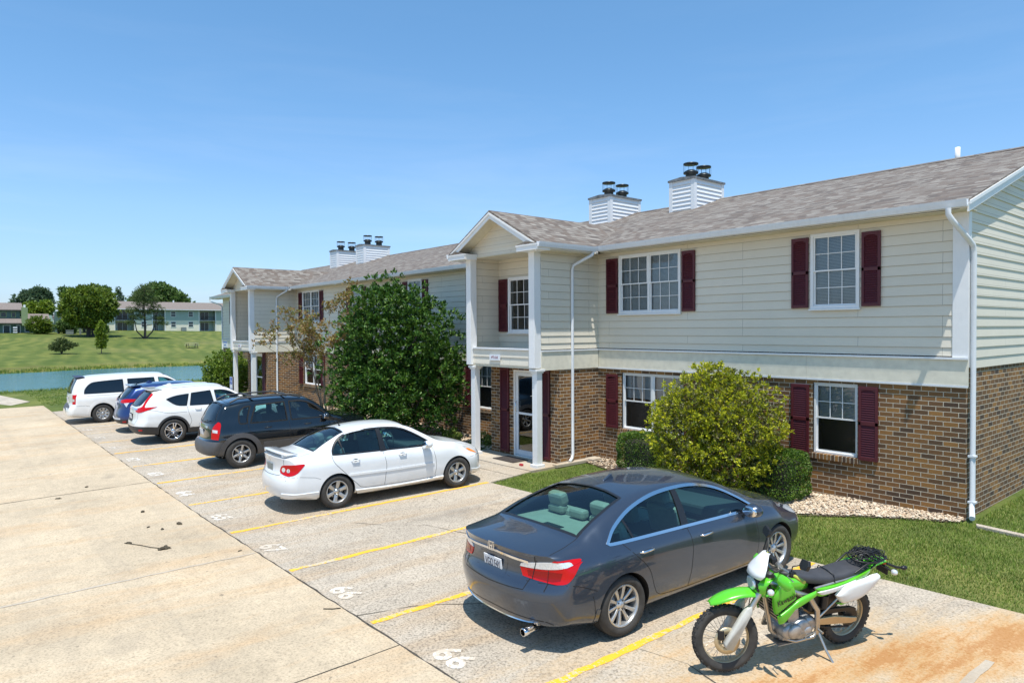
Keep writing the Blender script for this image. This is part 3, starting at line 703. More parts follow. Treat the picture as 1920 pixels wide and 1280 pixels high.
# side (gable) wall, faces +x
z = 2.42
while z < 6.86:
    zt = z+.17; ins = lambda q: max(.10 if q < 5 else .0, (q-5.0)/.328-.4+.02)
    a, b = ins(z), ins(min(zt, 6.9)); siding.quad((.018, a, z), (.018, 10.4-a, z), (.002, 10.4-b, zt), (.002, b, zt)); siding.quad((0, a, z), (0, 10.4-a, z), (.018, 10.4-a, z), (.018, a, z)); z = zt
flat_wall(brick, 0, 10.4, GB, 2.44, -.004, '+x')
flat_wall(brick, 0, 10.4, GB, 2.44, XL, '-x'); flat_wall(siding, 0, 10.4, 2.44, 4.95, XL, '-x'); siding.add([(XL, 0, 4.95), (XL, 10.4, 4.95), (XL, 5.2, 6.6)], [(2, 1, 0)])
flat_wall(siding, 0, 0.02, 2.44, 2.45, XL, '-x')
brick.quad((0, 10.4, GB), (XL, 10.4, GB), (XL, 10.4, 5), (0, 10.4, 5))
# corner boards, ledge, panel board
MB().box(-.20, .028, -.030, .004, 2.60, 4.95).build('corner_board', M['white'], B, bevel=.003); MB().box(.002, .028, .005, .11, 2.44, 5.12).build('corner_board', M['white'], B, bevel=.003)
def pan(x0, x1, y, dy=.0): panel.box(x0, x1, y-.028, y-.001, 2.13, 2.565); ledge.box(x0, x1, y-.065, y-.001, 2.566, 2.600)
runs = [(CX1+1.36, 0.028), (CX2+1.36, CX1-1.36), (XL, CX2-1.36)]
for a, b in runs:
    n_ = int((b-a)//3.66)+1; xs_ = [a+(b-a)*i/n_ for i in range(n_+1)]
    pb_ = MB()
    for i in range(n_): pb_.box(xs_[i]+.0015, xs_[i+1]-.0015, -.028, -.001, 2.13, 2.565)
    pb_.build('panel_board', M['panel'], B)
    MB().box(a, b, -.062, -.001, 2.566, 2.602).build('ledge', M['gutter'], B); MB().box(a, b, -.034, -.0295, 2.115, 2.150).build('drip_edge', M['gutter'], B)
def bump(cx):
    R_, L_ = cx+1.33, cx-1.33
    # lower brick block
    yb = -1.36; dx0, dx1 = cx-.36, cx+.66
    flat_wall(brick, L_+.03, R_, GB, 2.16, yb, '-y', [(dx0, dx1, -1, 2.06)])
    flat_wall(brick, yb, 0, GB, 2.16, R_, '+x'); flat_wall(brick, yb, 0, GB, 2.16, L_+.03, '-x')
    # upper side walls, outside and inside of the recess
    for s in (1, -1):
        xo = cx+s*1.33
        lap_wall(siding, -1.95, -.001, 2.62, 4.95, xo, '+x' if s > 0 else '-x')
        lap_wall(siding, -2.02, -1.12, 2.25, 4.95, xo-s*.10, '-x' if s > 0 else '+x')
        MB().box(min(xo-s*.02, xo+s*.026), max(xo-s*.02, xo+s*.026), -1.95, -.03, 2.13, 2.565).build('panel_board', M['panel'], B)
        MB().box(min(xo-s*.02, xo+s*.05), max(xo-s*.02, xo+s*.05), -1.95, -.03, 2.566, 2.60).build('ledge', M['gutter'], B)
        MB().box(min(xo-s*.1, xo+s*.004), max(xo-s*.1, xo+s*.004), -1.955, -1.949, 2.2, 4.95).build('corner_board', M['white'], B)
    hz = window(cx-.82, cx+.40, 3.01, 4.45, -1.12, False, B, blind=0, cols=4, rows=2, depth=.5)
    shutter(cx-1.20, cx-.85, 3.03, 4.42, -1.134, B); shutter(cx+.43, cx+.79, 3.03, 4.42, -1.134, B)
    lap_wall(siding, L_+.1, R_-.1, 2.25, 4.95, -1.12, '-y', [hz])
    # balcony parapet
    lap_wall(siding, L_+.2, R_-.2, 2.22, 2.60, -2.06, '-y', lap=.19, zl=2.22, dep=.018)
    siding.quad((R_-.2, -2.0, 2.2), (L_+.2, -2.0, 2.2), (L_+.2, -2.0, 2.6), (R_-.2, -2.0, 2.6))
    MB().box(L_+.2, R_-.2, -2.10, -1.98, 2.601, 2.64).build('parapet_cap', M['gutter'], B)
    soff.box(L_+.02, R_-.02, -2.07, -1.13, 2.165, 2.215)      # balcony floor / porch ceiling
    soff.box(L_+.1, R_-.1, -2.04, -1.12, 4.93, 4.948)
    # gable wall
    sl = .535; gz = 4.95
    g0, g1 = cx-1.50, cx+1.50; z = gz
    while z < 5.86:
        zt = min(z+LAP, 5.86); ha = (5.90-z)/sl; hb = max(.02, (5.90-zt)/sl)
        ha = min(ha, 1.5); hb = min(hb, 1.5)
        siding.quad((cx-ha, -2.02, z), (cx+ha, -2.02, z), (cx+hb, -2.004, zt), (cx-hb, -2.004, zt))
        siding.quad((cx-ha, -2.0, z), (cx+ha, -2.0, z), (cx+ha, -2.02, z), (cx-ha, -2.02, z)); z = zt
    bx = MB(); bx.box(g0, g1, -2.0, -1.96, 4.95, 5.02); siding.v; bx.build('gable_beam', M['panel'], B)
    # posts
    for s in (1, -1):
        p = MB(); xo = cx+s*1.33; a, b = sorted((xo, xo-s*.20)); p.box(a, b, -2.15, -1.955, 2.19, 4.93)
        p.build('upper_post', M['white'], B, bevel=.006)
        p = MB(); c = cx+s*1.20+.03; y = -1.98; g = GZ(c, y)
        for (h0, h1, r_) in ((g-.02, g+.09, .125), (g+.0901, 2.07, .084), (2.0701, 2.11, .108), (2.1101, 2.164, .135)): p.box(c-r_, c+r_, y-r_, y+r_, h0, h1)
        p.build('porch_post', M['white'], B, bevel=.006)
    # gable roof
    ez, rz, yf = 5.06, 5.98, -2.42; e = 1.72
    yb2 = -.5+(rz-ez)/.328
    r_ = MB(); t = .05
    for s in (1, -1):
        a = (cx+s*e, yf, ez); b = (cx, yf, rz); c = (cx, yb2+.02, rz); d = (cx+s*e, -.5, ez)
        q = [a, b, c, d]; lo = [(x, y, z_-t) for x, y, z_ in q]
        vs = q+lo; fs = [(0, 1, 2, 3), (7, 6, 5, 4), (0, 4, 5, 1), (3, 7, 4, 0)] if s < 0 else [(3, 2, 1, 0), (4, 5, 6, 7), (1, 5, 4, 0), (0, 4, 7, 3)]
        r_.add(vs, fs)
    r_.build('gable_roof', M['shingle'], B, fixn=True)
    # rake boards, soffit of the overhang, returns
    rk = MB(); sf = MB()
    for s in (1, -1):
        pts = [(cx, rz-.055), (cx+s*(e-.02), ez-.075), (cx+s*(e-.02), ez-.20), (cx, rz-.20)]
        rk.prism(pts, 1, yf+.03, yf+.005)
        pts2 = [(cx, rz-.054), (cx+s*(e+.015), ez-.06), (cx+s*(e+.015), ez-.10), (cx, rz-.105)]
        rk.prism(pts2, 1, yf+.004, yf-.018)
        sf.prism([(cx, rz-.12), (cx+s*(e-.03), ez-.13), (cx+s*(e-.03), ez-.145), (cx, rz-.135)], 1, yf+.031, -2.0)
        a, b = sorted((cx+s*1.02, cx+s*(e+.02))); rk.box(a, b, yf-.005, -2.02, 4.885, 4.99); rk.box(a-.01, b+.01, yf-.02, -2.02, 4.9905, 5.02)
        w2 = MB(); w2.prism([(a-.01, 5.021), (b+.01, 5.021), ((a+b)/2 if s > 0 else (a+b)/2, 5.10)], 1, yf-.02, -2.02); w2.build('cornice_cap', M['shingle'], B, fixn=True)
        soff.box(*sorted((cx+s*1.34, cx+s*(e-.01))), -2.4, -.41, 4.90, 4.912)
        MB().box(*sorted((cx+s*(e-.045), cx+s*(e-.013))), -2.38, -.40, 4.913, 5.015).build('fascia', M['white'], B)
    rk.build('rake_board', M['white'], B, fixn=True); sf.build('gable_soffit', M['soffit'], B, fixn=True)
    # side gutters
    for s in (1, -1):
        gt = MB(); xe = cx+s*(e+.0); prof = [(0, 0), (.03, -.115), (.085, -.115), (.105, -.05), (.115, 0), (.10, .0), (.088, -.09), (.035, -.09), (.02, 0)]
        gt.prism([(xe+s*(u-.01), ez-.005+v_) for u, v_ in prof], 1, -2.42, -.56)
        gt.build('gutter', M['gutter'], B, fixn=True)
    # downspout on the right cheek
    for s in (1,):
        d = MB(); x = cx+s*1.33+.055; dpath = [(cx+e+.03, -.62, 4.93), (cx+e+.03, -.66, 4.86), (cx+e-.1, -.8, 4.76), (x+.02, -.95, 4.62), (x, -.97, 4.52), (x, -.97, 2.1), (x, -.97, GZ(x, -1)+.22), (x+.02, -1.02, GZ(x, -1)+.12), (x+.06, -1.14, GZ(x, -1)+.06)]
        d.tube(dpath, .038, 10); d.build('downspout', M['gutter'], B)
    # door
    dr = MB(); yd = yb+.03; f = .06; z1 = 2.06; z0 = GZ(cx, yb)+.02
    dr.box(dx0, dx0+.045, yb-.01, yb+.1, z0, z1); dr.box(dx1-.045, dx1, yb-.01, yb+.1, z0, z1); dr.box(dx0+.045, dx1-.045, yb-.01, yb+.1, z1-.05, z1)
    dr.box(dx0+.045, dx1-.045, yb-.02, yb+.1, z0-.04, z0+.02)
    a, b = dx0+.05, dx1-.05
    door = dr.build('door_frame', M['white'], B, bevel=.004)
    d = MB(); st = .085
    d.box(a, a+st, yd, yd+.045, z0+.03, z1-.06); d.box(b-st, b, yd, yd+.045, z0+.03, z1-.06); d.box(a+st, b-st, yd, yd+.045, z0+.03, z0+.16); d.box(a+st, b-st, yd, yd+.045, z1-.15, z1-.06); d.box(a+st, b-st, yd+.005, yd+.04, .93, .985)
    dd = d.build('door', M['gutter'], B, bevel=.004)
    p = MB(); p.quad((a+st, yd+.02, z0+.16), (b-st, yd+.02, z0+.16), (b-st, yd+.02, z1-.15), (a+st, yd+.02, z1-.15)); p.build('pane', M['glass_door'], dd)
    h = MB(); h.tube([(a+.045, yd-.005, 1.0), (a+.045, yd-.05, 1.0), (a+.045, yd-.05, 1.25), (a+.045, yd-.005, 1.25)], .012); h.build('handle', M['chrome'], dd)
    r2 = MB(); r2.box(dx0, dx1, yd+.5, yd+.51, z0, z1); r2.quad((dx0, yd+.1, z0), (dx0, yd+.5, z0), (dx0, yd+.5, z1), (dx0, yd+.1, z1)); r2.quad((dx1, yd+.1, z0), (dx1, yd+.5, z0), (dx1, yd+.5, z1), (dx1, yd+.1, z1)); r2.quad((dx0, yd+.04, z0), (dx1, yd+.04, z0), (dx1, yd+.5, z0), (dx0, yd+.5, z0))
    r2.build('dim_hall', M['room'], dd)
    shutter(cx-.88, cx-.53, z0+.06, 2.10, yb-.002, B); shutter(cx+.72, cx+1.02, z0+.06, 2.10, yb-.002, B)
for cx in (CX1, CX2): bump(cx)
siding.build('siding', M['siding'], B); brick.build('brick_wall', M['brick'], B, fixn=False); 

# main roof
EY, EZ, RY, RZ, SL = -.40, 5.085, 5.2, 6.93, .328
xa, xb = L0-.9, .14
rf = MB(); t = .05
BY = 2*RY-EY
vs = []
for x in (xa, xb): vs += [(x, EY, EZ), (x, RY, RZ), (x, BY, EZ), (x, BY, EZ-t), (x, RY, RZ-t), (x, EY, EZ-t)]
rf.add(vs, [(0, 6, 7, 1), (1, 7, 8, 2), (2, 8, 9, 3), (3, 9, 10, 4), (4, 10, 11, 5), (5, 11, 6, 0), (0, 1, 4, 5), (1, 2, 3, 4), (6, 11, 10, 7), (7, 10, 9, 8)])
rf_o = rf.build('roof', M['shingle'], B, fixn=True)
rc = MB()
rc.prism([(RY-.17, RZ-.045), (RY, RZ+.022), (RY+.17, RZ-.045), (RY, RZ+.004)], 0, xa, xb); rc.build('ridge_cap', M['shingle'], rf_o, fixn=True)
# rake of the near gable end, fascia, soffit
rk = MB()
for s in (1,):
    for (x0, x1, t0, t1) in ((xb-.03, xb-.004, .052, .20), (xb-.003, xb+.02, .03, .085)):
        rk.prism([(EY-.0, EZ-t0), (RY, RZ-t0), (RY, RZ-t1), (EY-.0, EZ-t1)], 0, x0, x1)
        rk.prism([(BY, EZ-t0), (RY, RZ-t0), (RY, RZ-t1), (BY, EZ-t1)], 0, x0, x1)
rk.build('rake_board', M['white'], B, fixn=True)
sf = MB(); sf.prism([(EY+.03, EZ-.13), (RY, RZ-.13), (RY, RZ-.14), (EY+.03, EZ-.14)], 0, 0.001, xb-.031); sf.build('rake_soffit', M['soffit'], B, fixn=True)
segs = [(CX1+1.72, xb-.01), (CX2+1.72, CX1-1.72), (xa, CX2-1.72)]
for a, b in segs:
    prof = [(0, 0), (-.03, -.115), (-.085, -.115), (-.105, -.05), (-.115, 0), (-.10, .0), (-.088, -.09), (-.035, -.09), (-.02, 0)]
    g_ = MB(); g_.prism([(EY+.012+u, EZ-.005+v_) for u, v_ in prof], 0, a, b); g_.build('gutter', M['gutter'], B, fixn=True)
    MB().box(a, b, EY+.013, EY+.035, EZ-.13, EZ-.051).build('fascia', M['white'], B)
    soff.box(a+.01, b-.001, EY+.036, -.001, 4.935, 4.947)
for cx in (CX1, CX2): soff.box(cx-1.33, cx+1.33, -1.1, -.0, 4.95, 4.955)
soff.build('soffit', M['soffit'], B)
d = MB(); x = .075; d.tube([(-.10, -.555, 4.95), (-.10, -.555, 4.86), (-.06, -.50, 4.76), (.04, -.12, 4.50), (x-.005, .02, 4.40), (x, .05, 4.28), (x, .05, 2.2), (x, .05, .30), (x, .02, .20), (x+.04, -.10, .10), (x+.07, -.2, .07)], .042, 12)
d.box(x-.055, x+.055, .0, .1, 1.00, 1.03); d.box(x-.055, x+.055, .0, .1, .26, .29); d.build('downspout', M['gutter'], B)
d = MB(); x = XL-.06; d.tube([(x-.7, -.5, 4.95), (x-.7, -.5, 4.82), (x-.1, -.1, 4.6), (x, -.03, 4.5), (x, -.03, 0)], .04, 8); d.build('downspout', M['gutter'], B)
# vent pipe
vp = MB(); vp.lathe([(.0, 6.8), (.055, 6.8), (.055, 7.26), (.04, 7.26), (.04, 7.2)], 14, 2, (-1.87, 5.55, 0)); vp.build('vent_pipe', M['vinyl'], rf_o)
# chimneys
for i, (x0, x1, y0, y1) in enumerate(((-8.79, -7.97, 3.92, 5.34), (-12.11, -11.23, 4.0, 5.45), (-28.45, -27.64, 3.85, 5.28), (-31.5, -30.7, 3.85, 5.28))):
    c = MB(); zt = 7.37
    lap_wall(c, x0+.09, x1-.09, 6.3, zt, y0, '-y', lap=.118, zl=6.3, dep=.028); lap_wall(c, y0+.09, y1-.09, 6.3, zt, x1, '+x', lap=.118, zl=6.3, dep=.028)
    lap_wall(c, y0+.09, y1-.09, 6.3, zt, x0, '-x', lap=.118, zl=6.3, dep=.028)
    c.quad((x1, y1, 6.3), (x0, y1, 6.3), (x0, y1, zt), (x1, y1, zt))
    for (a, b, a2, b2) in ((x0-.032, x0+.09, y0-.032, y0+.09), (x1-.09, x1+.032, y0-.032, y0+.09), (x1-.09, x1+.032, y1-.09, y1+.03), (x0-.032, x0+.09, y1-.09, y1+.03)): c.box(a, b, a2, b2, 6.3, zt)
    ch = c.build('chimney', M['vinyl'], B)
    k = MB(); k.box(x0-.06, x1+.06, y0-.06, y1+.06, zt+.001, zt+.055); k.prism([(x0-.06, zt+.056), (x1+.06, zt+.056), ((x0+x1)/2, zt+.10)], 1, y0-.06, y1+.06); k.build('chimney_cap', M['metalcap'], ch, fixn=True)
    for yy in (y0+.42, y1-.36):
        xm = (x0+x1)/2; f = MB(); q = zt+.06
        f.lathe([(.20, q), (.155, q+.05), (.15, q+.19), (.215, q+.20), (.215, q+.245), (.17, q+.27), (.12, q+.30), (0, q+.31)], 22, 2, (xm, yy, 0))
        f.lathe([(0, q+.46), (.215, q+.46), (.22, q+.475), (.215, q+.50), (.1, q+.51), (0, q+.512)], 22, 2, (xm, yy, 0))
        for j in range(10):
            a = 2*math.pi*j/10; f.tube([(xm+.208*math.cos(a), yy+.208*math.sin(a), q+.24), (xm+.208*math.cos(a), yy+.208*math.sin(a), q+.465)], .0045, 4)
        fo = f.build('flue', M['flue'], ch)
# name signs on the parapets and a small notice at the far end
for cx, s_ in ((CX1, 'APTS 65-68'), (CX2, 'APTS 61-64')):
    sg = MB(); x = cx-.20; sg.box(x-.20, x+.20, -2.115, -2.085, 2.33, 2.475); s1 = sg.build('name_sign', M['plate'])
    tag(s1, 'small white sign with maroon letters %s on the %s balcony front' % (s_, 'near' if cx == CX1 else 'far'), 'sign')
    text('lettering', s_, .078, M['signred'], s1, Matrix.Translation((x, -2.117, 2.402)) @ Matrix.Rotation(R(90), 4, 'X') @ Matrix.Diagonal((.70, 1.15, 1, 1)), .001)
s1 = MB().box(XL+.12, XL+.86, -.05, -.03, 2.16, 2.50).build('notice_board', M['plate']); tag(s1, 'white notice with blue band on the far end of the facade', 'sign')
s2 = MB().box(XL+.16, XL+.82, -.054, -.051, 2.41, 2.47); s2.box(XL+.3, XL+.6, -.054, -.051, 2.25, 2.31); s2.build('printed_band', M['blueink'], s1)
# ---------------------------------------------------------------- vehicles
def pchip(pts):
    xs = np.array([p[0] for p in pts], float); ys = np.array([p[1] for p in pts], float)
    if len(xs) == 1: return lambda x: float(ys[0])
    h = np.diff(xs); d = np.diff(ys)/h; m_ = np.zeros(len(xs)); m_[0] = d[0]; m_[-1] = d[-1]
    for i in range(1, len(xs)-1):
        if d[i-1]*d[i] > 0:
            w1, w2 = 2*h[i]+h[i-1], h[i]+2*h[i-1]; m_[i] = (w1+w2)/(w1/d[i-1]+w2/d[i])
    def f(x):
        x = min(max(x, xs[0]), xs[-1]); i = min(int(np.searchsorted(xs, x, 'right')-1), len(h)-1); t = (x-xs[i])/h[i]
        return float((1+2*t)*(1-t)**2*ys[i]+t*(1-t)**2*h[i]*m_[i]+t*t*(3-2*t)*ys[i+1]+t*t*(t-1)*h[i]*m_[i+1])
    return f
def spoly(pts, n=5, closed=True):
    "smooth closed outline; a point (x, y, 1) is a sharp corner"
    out = []; N = len(pts)
    for i in range(N if closed else N-1):
        p1, p2 = pts[i], pts[(i+1) % N]; p0 = pts[i-1] if (closed or i > 0) else p1; p3 = pts[(i+2) % N] if (closed or i+2 < N) else p2
        c1, c2 = len(p1) > 2, len(p2) > 2
        t1 = ((p2[0]-p0[0])/2, (p2[1]-p0[1])/2) if not c1 else (p2[0]-p1[0], p2[1]-p1[1])
        t2 = ((p3[0]-p1[0])/2, (p3[1]-p1[1])/2) if not c2 else (p2[0]-p1[0], p2[1]-p1[1])
        for k in range(n):
            t = k/n; a, b, c, d = (1+2*t)*(1-t)**2, t*(1-t)**2, t*t*(3-2*t), t*t*(t-1)
            out.append((a*p1[0]+b*t1[0]+c*p2[0]+d*t2[0], a*p1[1]+b*t1[1]+c*p2[1]+d*t2[1]))
    if not closed: out.append(tuple(pts[-1][:2]))
    return out
SEG = (4, 1, 4, 5, 5, 2, 9, 4, 4)
class Car:
    def __init__(s, name, spec, label, cat='car', group='cars parked in the bays'):
        s.S = spec; s.L = spec['L']; s.W = spec['W']
        s.root = empty(name, label=label, cat=cat, group=group)
        s.fn = {k: pchip(v) for k, v in spec['prof'].items()}
        s.rp, s.fp = pchip(spec['rear']), pchip(spec['front'])
        s.body()
    def off(s, y, z, end):
        k, p = (s.S.get('rk', .30), s.S.get('rpow', 3.2)) if end == 'r' else (s.S.get('fk', .42), s.S.get('fpow', 2.6))
        return (s.rp if end == 'r' else s.fp)(z)+k*min(1.1, abs(y)/s.W)**p
    def warp(s, x, y, z):
        Fr, Ff = s.S.get('Fr', 1.0), s.S.get('Ff', 1.2); L = s.L
        def sm(t): t = min(1, max(0, t)); return t*t*(3-2*t)
        xx = x
        if x < Fr: xx += s.off(y, z, 'r')*(1-sm(x/Fr))
        if x > L-Ff: xx -= s.off(y, z, 'f')*(1-sm((L-x)/Ff))
        return xx
    def section(s, x, inset=0):
        f = {k: g(x) for k, g in s.fn.items()}
        P = [(0, f['zb']), (f['wb']-.10, f['zb']), (f['wb'], f['zb']+.03), (f['wc'], f['zc']), (f['wm'], f['zm']), (f['ws'], f['zs']), (f['wg'], f['zg']), (f['wr'], f['zr']),
             (f['wr']*.55, f['zt']-(f['zt']-f['zr'])*.30), (0, f['zt'])]
        out = []
        for i, n_ in enumerate(SEG):
            a, b = P[i], P[i+1]; nx_, nz_ = (b[1]-a[1]), -(b[0]-a[0]); l_ = math.hypot(nx_, nz_) or 1
            bul = {3: .010, 4: .012, 6: .022 if (f['zr']-f['zg']) > .2 else .008, 2: .004}.get(i, 0)
            for k in range(n_):
                t = k/n_; q = 4*t*(1-t)*bul; out.append((a[0]+(b[0]-a[0])*t+nx_/l_*q, a[1]+(b[1]-a[1])*t+nz_/l_*q))
        out.append(P[-1]); return out
    def body(s):
        L = s.L; step = .045; n_ = int(L/step); xs_ = [L*i/n_ for i in range(n_+1)]
        rows = [s.section(x) for x in xs_]; K = len(rows[0]); V_ = []; F_ = []; Mi = []
        # full ring: right side (-y) from bottom centre to top centre, then left side
        full = 2*K-2; cl = sum(SEG[:3])
        def ring(x, r_):
            pts = [(-y, z) for y, z in r_]+[(y, z) for y, z in r_[-2:0:-1]]
            return [(s.warp(x, y, z), y, z) for y, z in pts]
        for x, r_ in zip(xs_, rows): V_ += ring(x, r_)
        def rowmat(k):
            kk = k if k < K-1 else full-1-k
            return 1 if kk < cl else 0
        for i in range(n_):
            for k in range(full):
                a, b = i*full+k, i*full+(k+1) % full
                F_.append((a, b, b+full, a+full)); Mi.append(rowmat(k))
        nb = SEG[0]+SEG[1]; ntop = SEG[7]+SEG[8]
        # end caps: grid from side to side
        m_ = nb  # columns per half (bottom); top has ntop -> resample
        cols = 10
        for end, x, r_ in (('r', 0, rows[0]), ('f', L, rows[-1])):
            side = r_[nb:K-1-ntop+1]; base = len(V_); ns = len(side)
            grid = {}
            for j, (w_, z) in enumerate(side):
                for c in range(-cols, cols+1):
                    y = w_*c/cols
                    # blend the crown into the upper rows
                    zz = z
                    if j >= ns-4: zz = z+(r_[-1][1]-side[-1][1])*(1-(c/cols)**2)*(j-(ns-5))/4.
                    grid[j, c] = len(V_); V_.append((s.warp(x, y, zz), y, zz))
            for j in range(ns-1):
                for c in range(-cols, cols):
                    q = (grid[j, c], grid[j, c+1], grid[j+1, c+1], grid[j+1, c])
                    F_.append(q if end == 'f' else tuple(reversed(q))); Mi.append(1 if j < SEG[2] else 0)
            # stitch rim strips between ring and grid (top and bottom)
            o0 = 0 if end == 'r' else n_*full
            topring = [o0+(K-1-ntop)+k for k in range(2*ntop+1)]       # from right rail over the centre to left rail
            topgrid = [grid[ns-1, c] for c in range(-cols, cols+1)]
            botring = [(o0-nb+k) if (nb-k) <= 0 else None for k in range(0)]
            br = [o0+k for k in range(nb, -1, -1)]+[o0+full-k for k in range(1, nb+1)]   # right sill .. centre .. left sill
            bgd = [grid[0, c] for c in range(-cols, cols+1)]
            for ra, ga in ((topring, topgrid), (br, bgd)):
                i = j = 0
                while i < len(ra)-1 or j < len(ga)-1:
                    ya = V_[ra[min(i+1, len(ra)-1)]][1]; yb_ = V_[ga[min(j+1, len(ga)-1)]][1]
                    if j >= len(ga)-1 or (i < len(ra)-1 and ya <= yb_): F_.append((ra[i], ra[i+1], ga[j])); i += 1
                    else: F_.append((ra[i], ga[j+1], ga[j])); j += 1
                    Mi.append(1 if ra is br else 0)
        bm = bmesh.new(); vs_ = [bm.verts.new(v) for v in V_]
        for f, mi in zip(F_, Mi):
            if len(set(f)) < len(f): continue
            try: ff = bm.faces.new([vs_[k] for k in f])
            except ValueError: continue
            ff.material_index = mi; ff.smooth = True
        bmesh.ops.remove_doubles(bm, verts=bm.verts, dist=.0015)
        bmesh.ops.dissolve_degenerate(bm, edges=bm.edges, dist=1e-4)
        for _ in range(s.S.get('smooth', 4)): bmesh.ops.smooth_vert(bm, verts=bm.verts, factor=.5, use_axis_x=True, use_axis_y=True, use_axis_z=True)
        bmesh.ops.recalc_face_normals(bm, faces=bm.faces)
        bm.normal_update()
        s.bvh = BVHTree.FromBMesh(bm)
        me = bpy.data.meshes.new('body'); bm.to_mesh(me); s.nonman = sum(1 for e in bm.edges if not e.is_manifold); bm.free()
        S = s.S
        for m_ in (S['paint'], S.get('clad', S['paint']), S['inner'], M['seam']): me.materials.append(m_)
        o = bpy.data.objects.new('body', me); COL.objects.link(o); o.parent = s.root; s.o = o
        # cavity
        cv = MB(); x0, x1 = S['cab']; nn = 26; zf = S.get('floor', .74); vv = []; R_ = 0
        for i in range(nn+1):
            x = x0+(x1-x0)*i/nn; f = {k: g(x) for k, g in s.fn.items()}; t_ = .05
            zt = f['zt']-t_; zr = f['zr']-t_*1.0; wg = f['wg']-.07; wr = f['wr']-.045; zg = min(f['zg'], zr-.03)
            half = [(wg-.02, zf), (wg, zg), (wr, zr), (wr*.5, zt-(zt-zr)*.3), (0, zt)]
            pts = [(-a, b) for a, b in half]+[(a, b) for a, b in half[-2::-1]]
            R_ = len(pts); vv += [(s.warp(x, y, z)+(.05 if i == 0 else 0), y, z) for y, z in pts]
        ff = [(i*R_+k, i*R_+(k+1) % R_, (i+1)*R_+(k+1) % R_, (i+1)*R_+k) for i in range(nn) for k in range(R_)]+[tuple(range(R_-1, -1, -1)), tuple(nn*R_+k for k in range(R_))]
        cv.add(vv, ff, 2)
        co = cv.build('c', [S['paint'], S['paint'], S['inner'], M['seam']], fixn=True)
        # cutters
        ct = MB()
        for poly in S['side_glass']:
            for sg in (1, -1): ct.prism(poly, 1, sg*.38, sg*1.3, 3)
        for kind, poly in S['end_glass']:
            if kind == 'top': ct.prism([(x, y) for x, y in poly], 2, S.get('gz', .98), 2.2, 3)
            elif kind == 'rear': ct.prism(poly, 0, -.6, S.get('rgx', .75), 3)
        for wx in S['axles']:
            for sg in (1, -1):
                c = MB(); a = S['arch']; n2 = 40
                ring_ = [(wx+a*math.cos(2*math.pi*k/n2), S['wr_']+a*math.sin(2*math.pi*k/n2)) for k in range(n2)]
                ct.prism(ring_, 1, sg*.50, sg*1.4, 3)
        cu = ct.build('k', [S['paint'], S['paint'], S['inner'], M['seam']], fixn=True)
        for self_, jit in ((False, 0), (True, 0), (False, .011), (True, .017), (True, .029)):
            o.modifiers.clear(); co.scale = (1, 1-jit, 1-jit*.4); co.location = (jit*2.5, 0, 0)
            for t_ in (co, cu):
                b = o.modifiers.new('b', 'BOOLEAN'); b.operation = 'DIFFERENCE'; b.object = t_; b.solver = 'EXACT'; b.use_self = self_
                try: b.material_mode = 'INDEX'
                except Exception: pass
            dg = bpy.context.evaluated_depsgraph_get(); dg.update()
            nm = bpy.data.meshes.new_from_object(o.evaluated_get(dg))
            if sum(1 for f in nm.polygons if f.material_index == 2) > 60: break
            print('retry cabin cut', s.root.name, self_, jit)
        o.modifiers.clear()
        nm.name = 'body'; o.data = nm
        for t_ in (co, cu): bpy.data.objects.remove(t_)
        nm.shade_smooth() if hasattr(nm, 'shade_smooth') else None
        try: nm.set_sharp_from_angle(angle=R(32))
        except Exception as e: print('sharp', e)
        bpy.data.meshes.remove(me)
    # ---- projection of outlines onto the body
    def frame(s, mode):
        if mode == 'side': return (lambda a, b: (Vector((a, -3, b)), Vector((0, 1, 0))))
        if mode == 'top': return (lambda a, b: (Vector((a, b, 4)), Vector((0, 0, -1))))
        if mode == 'rear': return (lambda a, b: (Vector((-3, a, b)), Vector((1, 0, 0))))
        if mode == 'front': return (lambda a, b: (Vector((9, a, b)), Vector((-1, 0, 0))))
        if mode == 'corner': d = Vector((.7071, .7071, 0)); u = Vector((.7071, -.7071, 0)); return (lambda a, b: (u*a+Vector((0, 0, b))-d*5, d))
        if mode == 'fcorner': d = Vector((-.7071, .7071, 0)); u = Vector((-.7071, -.7071, 0)); o_ = Vector((s.L, 0, 0)); return (lambda a, b: (o_+u*a+Vector((0, 0, b))-d*5, d))
    def put(s, bm, mode, off):
        fr = s.frame(mode); bad = []
        for v in bm.verts:
            o_, d = fr(v.co.x, v.co.y); h, n_, i, ds = s.bvh.ray_cast(o_, d)
            if h is None: bad.append(v); h = Vector(v.co); n_ = Vector((0, 0, 0)); v.tag = True
            v.co = h+n_*off
        if bad: bmesh.ops.delete(bm, geom=bad, context='VERTS')
    def finish(s, bm, name, mat, rim, mirror, parent, smooth=True):
        bmesh.ops.recalc_face_normals(bm, faces=bm.faces)
        cen = Vector((s.L/2, 0, .6)); 
        if bm.faces and sum((f.calc_center_median()-cen).dot(f.normal)*f.calc_area() for f in bm.faces) < 0: bmesh.ops.reverse_faces(bm, faces=bm.faces)
        if rim:
            bm.normal_update(); nrm = {v: v.normal.copy() for v in bm.verts}
            be = [e for e in bm.edges if e.is_boundary]
            r_ = bmesh.ops.extrude_edge_only(bm, edges=be)
            nv = [v for v in r_['geom'] if isinstance(v, bmesh.types.BMVert)]
            for v in nv:
                src = min((e.other_vert(v) for e in v.link_edges if e.other_vert(v) in nrm), key=lambda q: (q.co-v.co).length, default=None)
                if src is not None: v.co = v.co-nrm[src]*rim
        for f in bm.faces: f.smooth = smooth
        me = bpy.data.meshes.new(name); bm.to_mesh(me); bm.free(); me.materials.append(mat)
        try: me.set_sharp_from_angle(angle=R(45))
        except Exception: pass
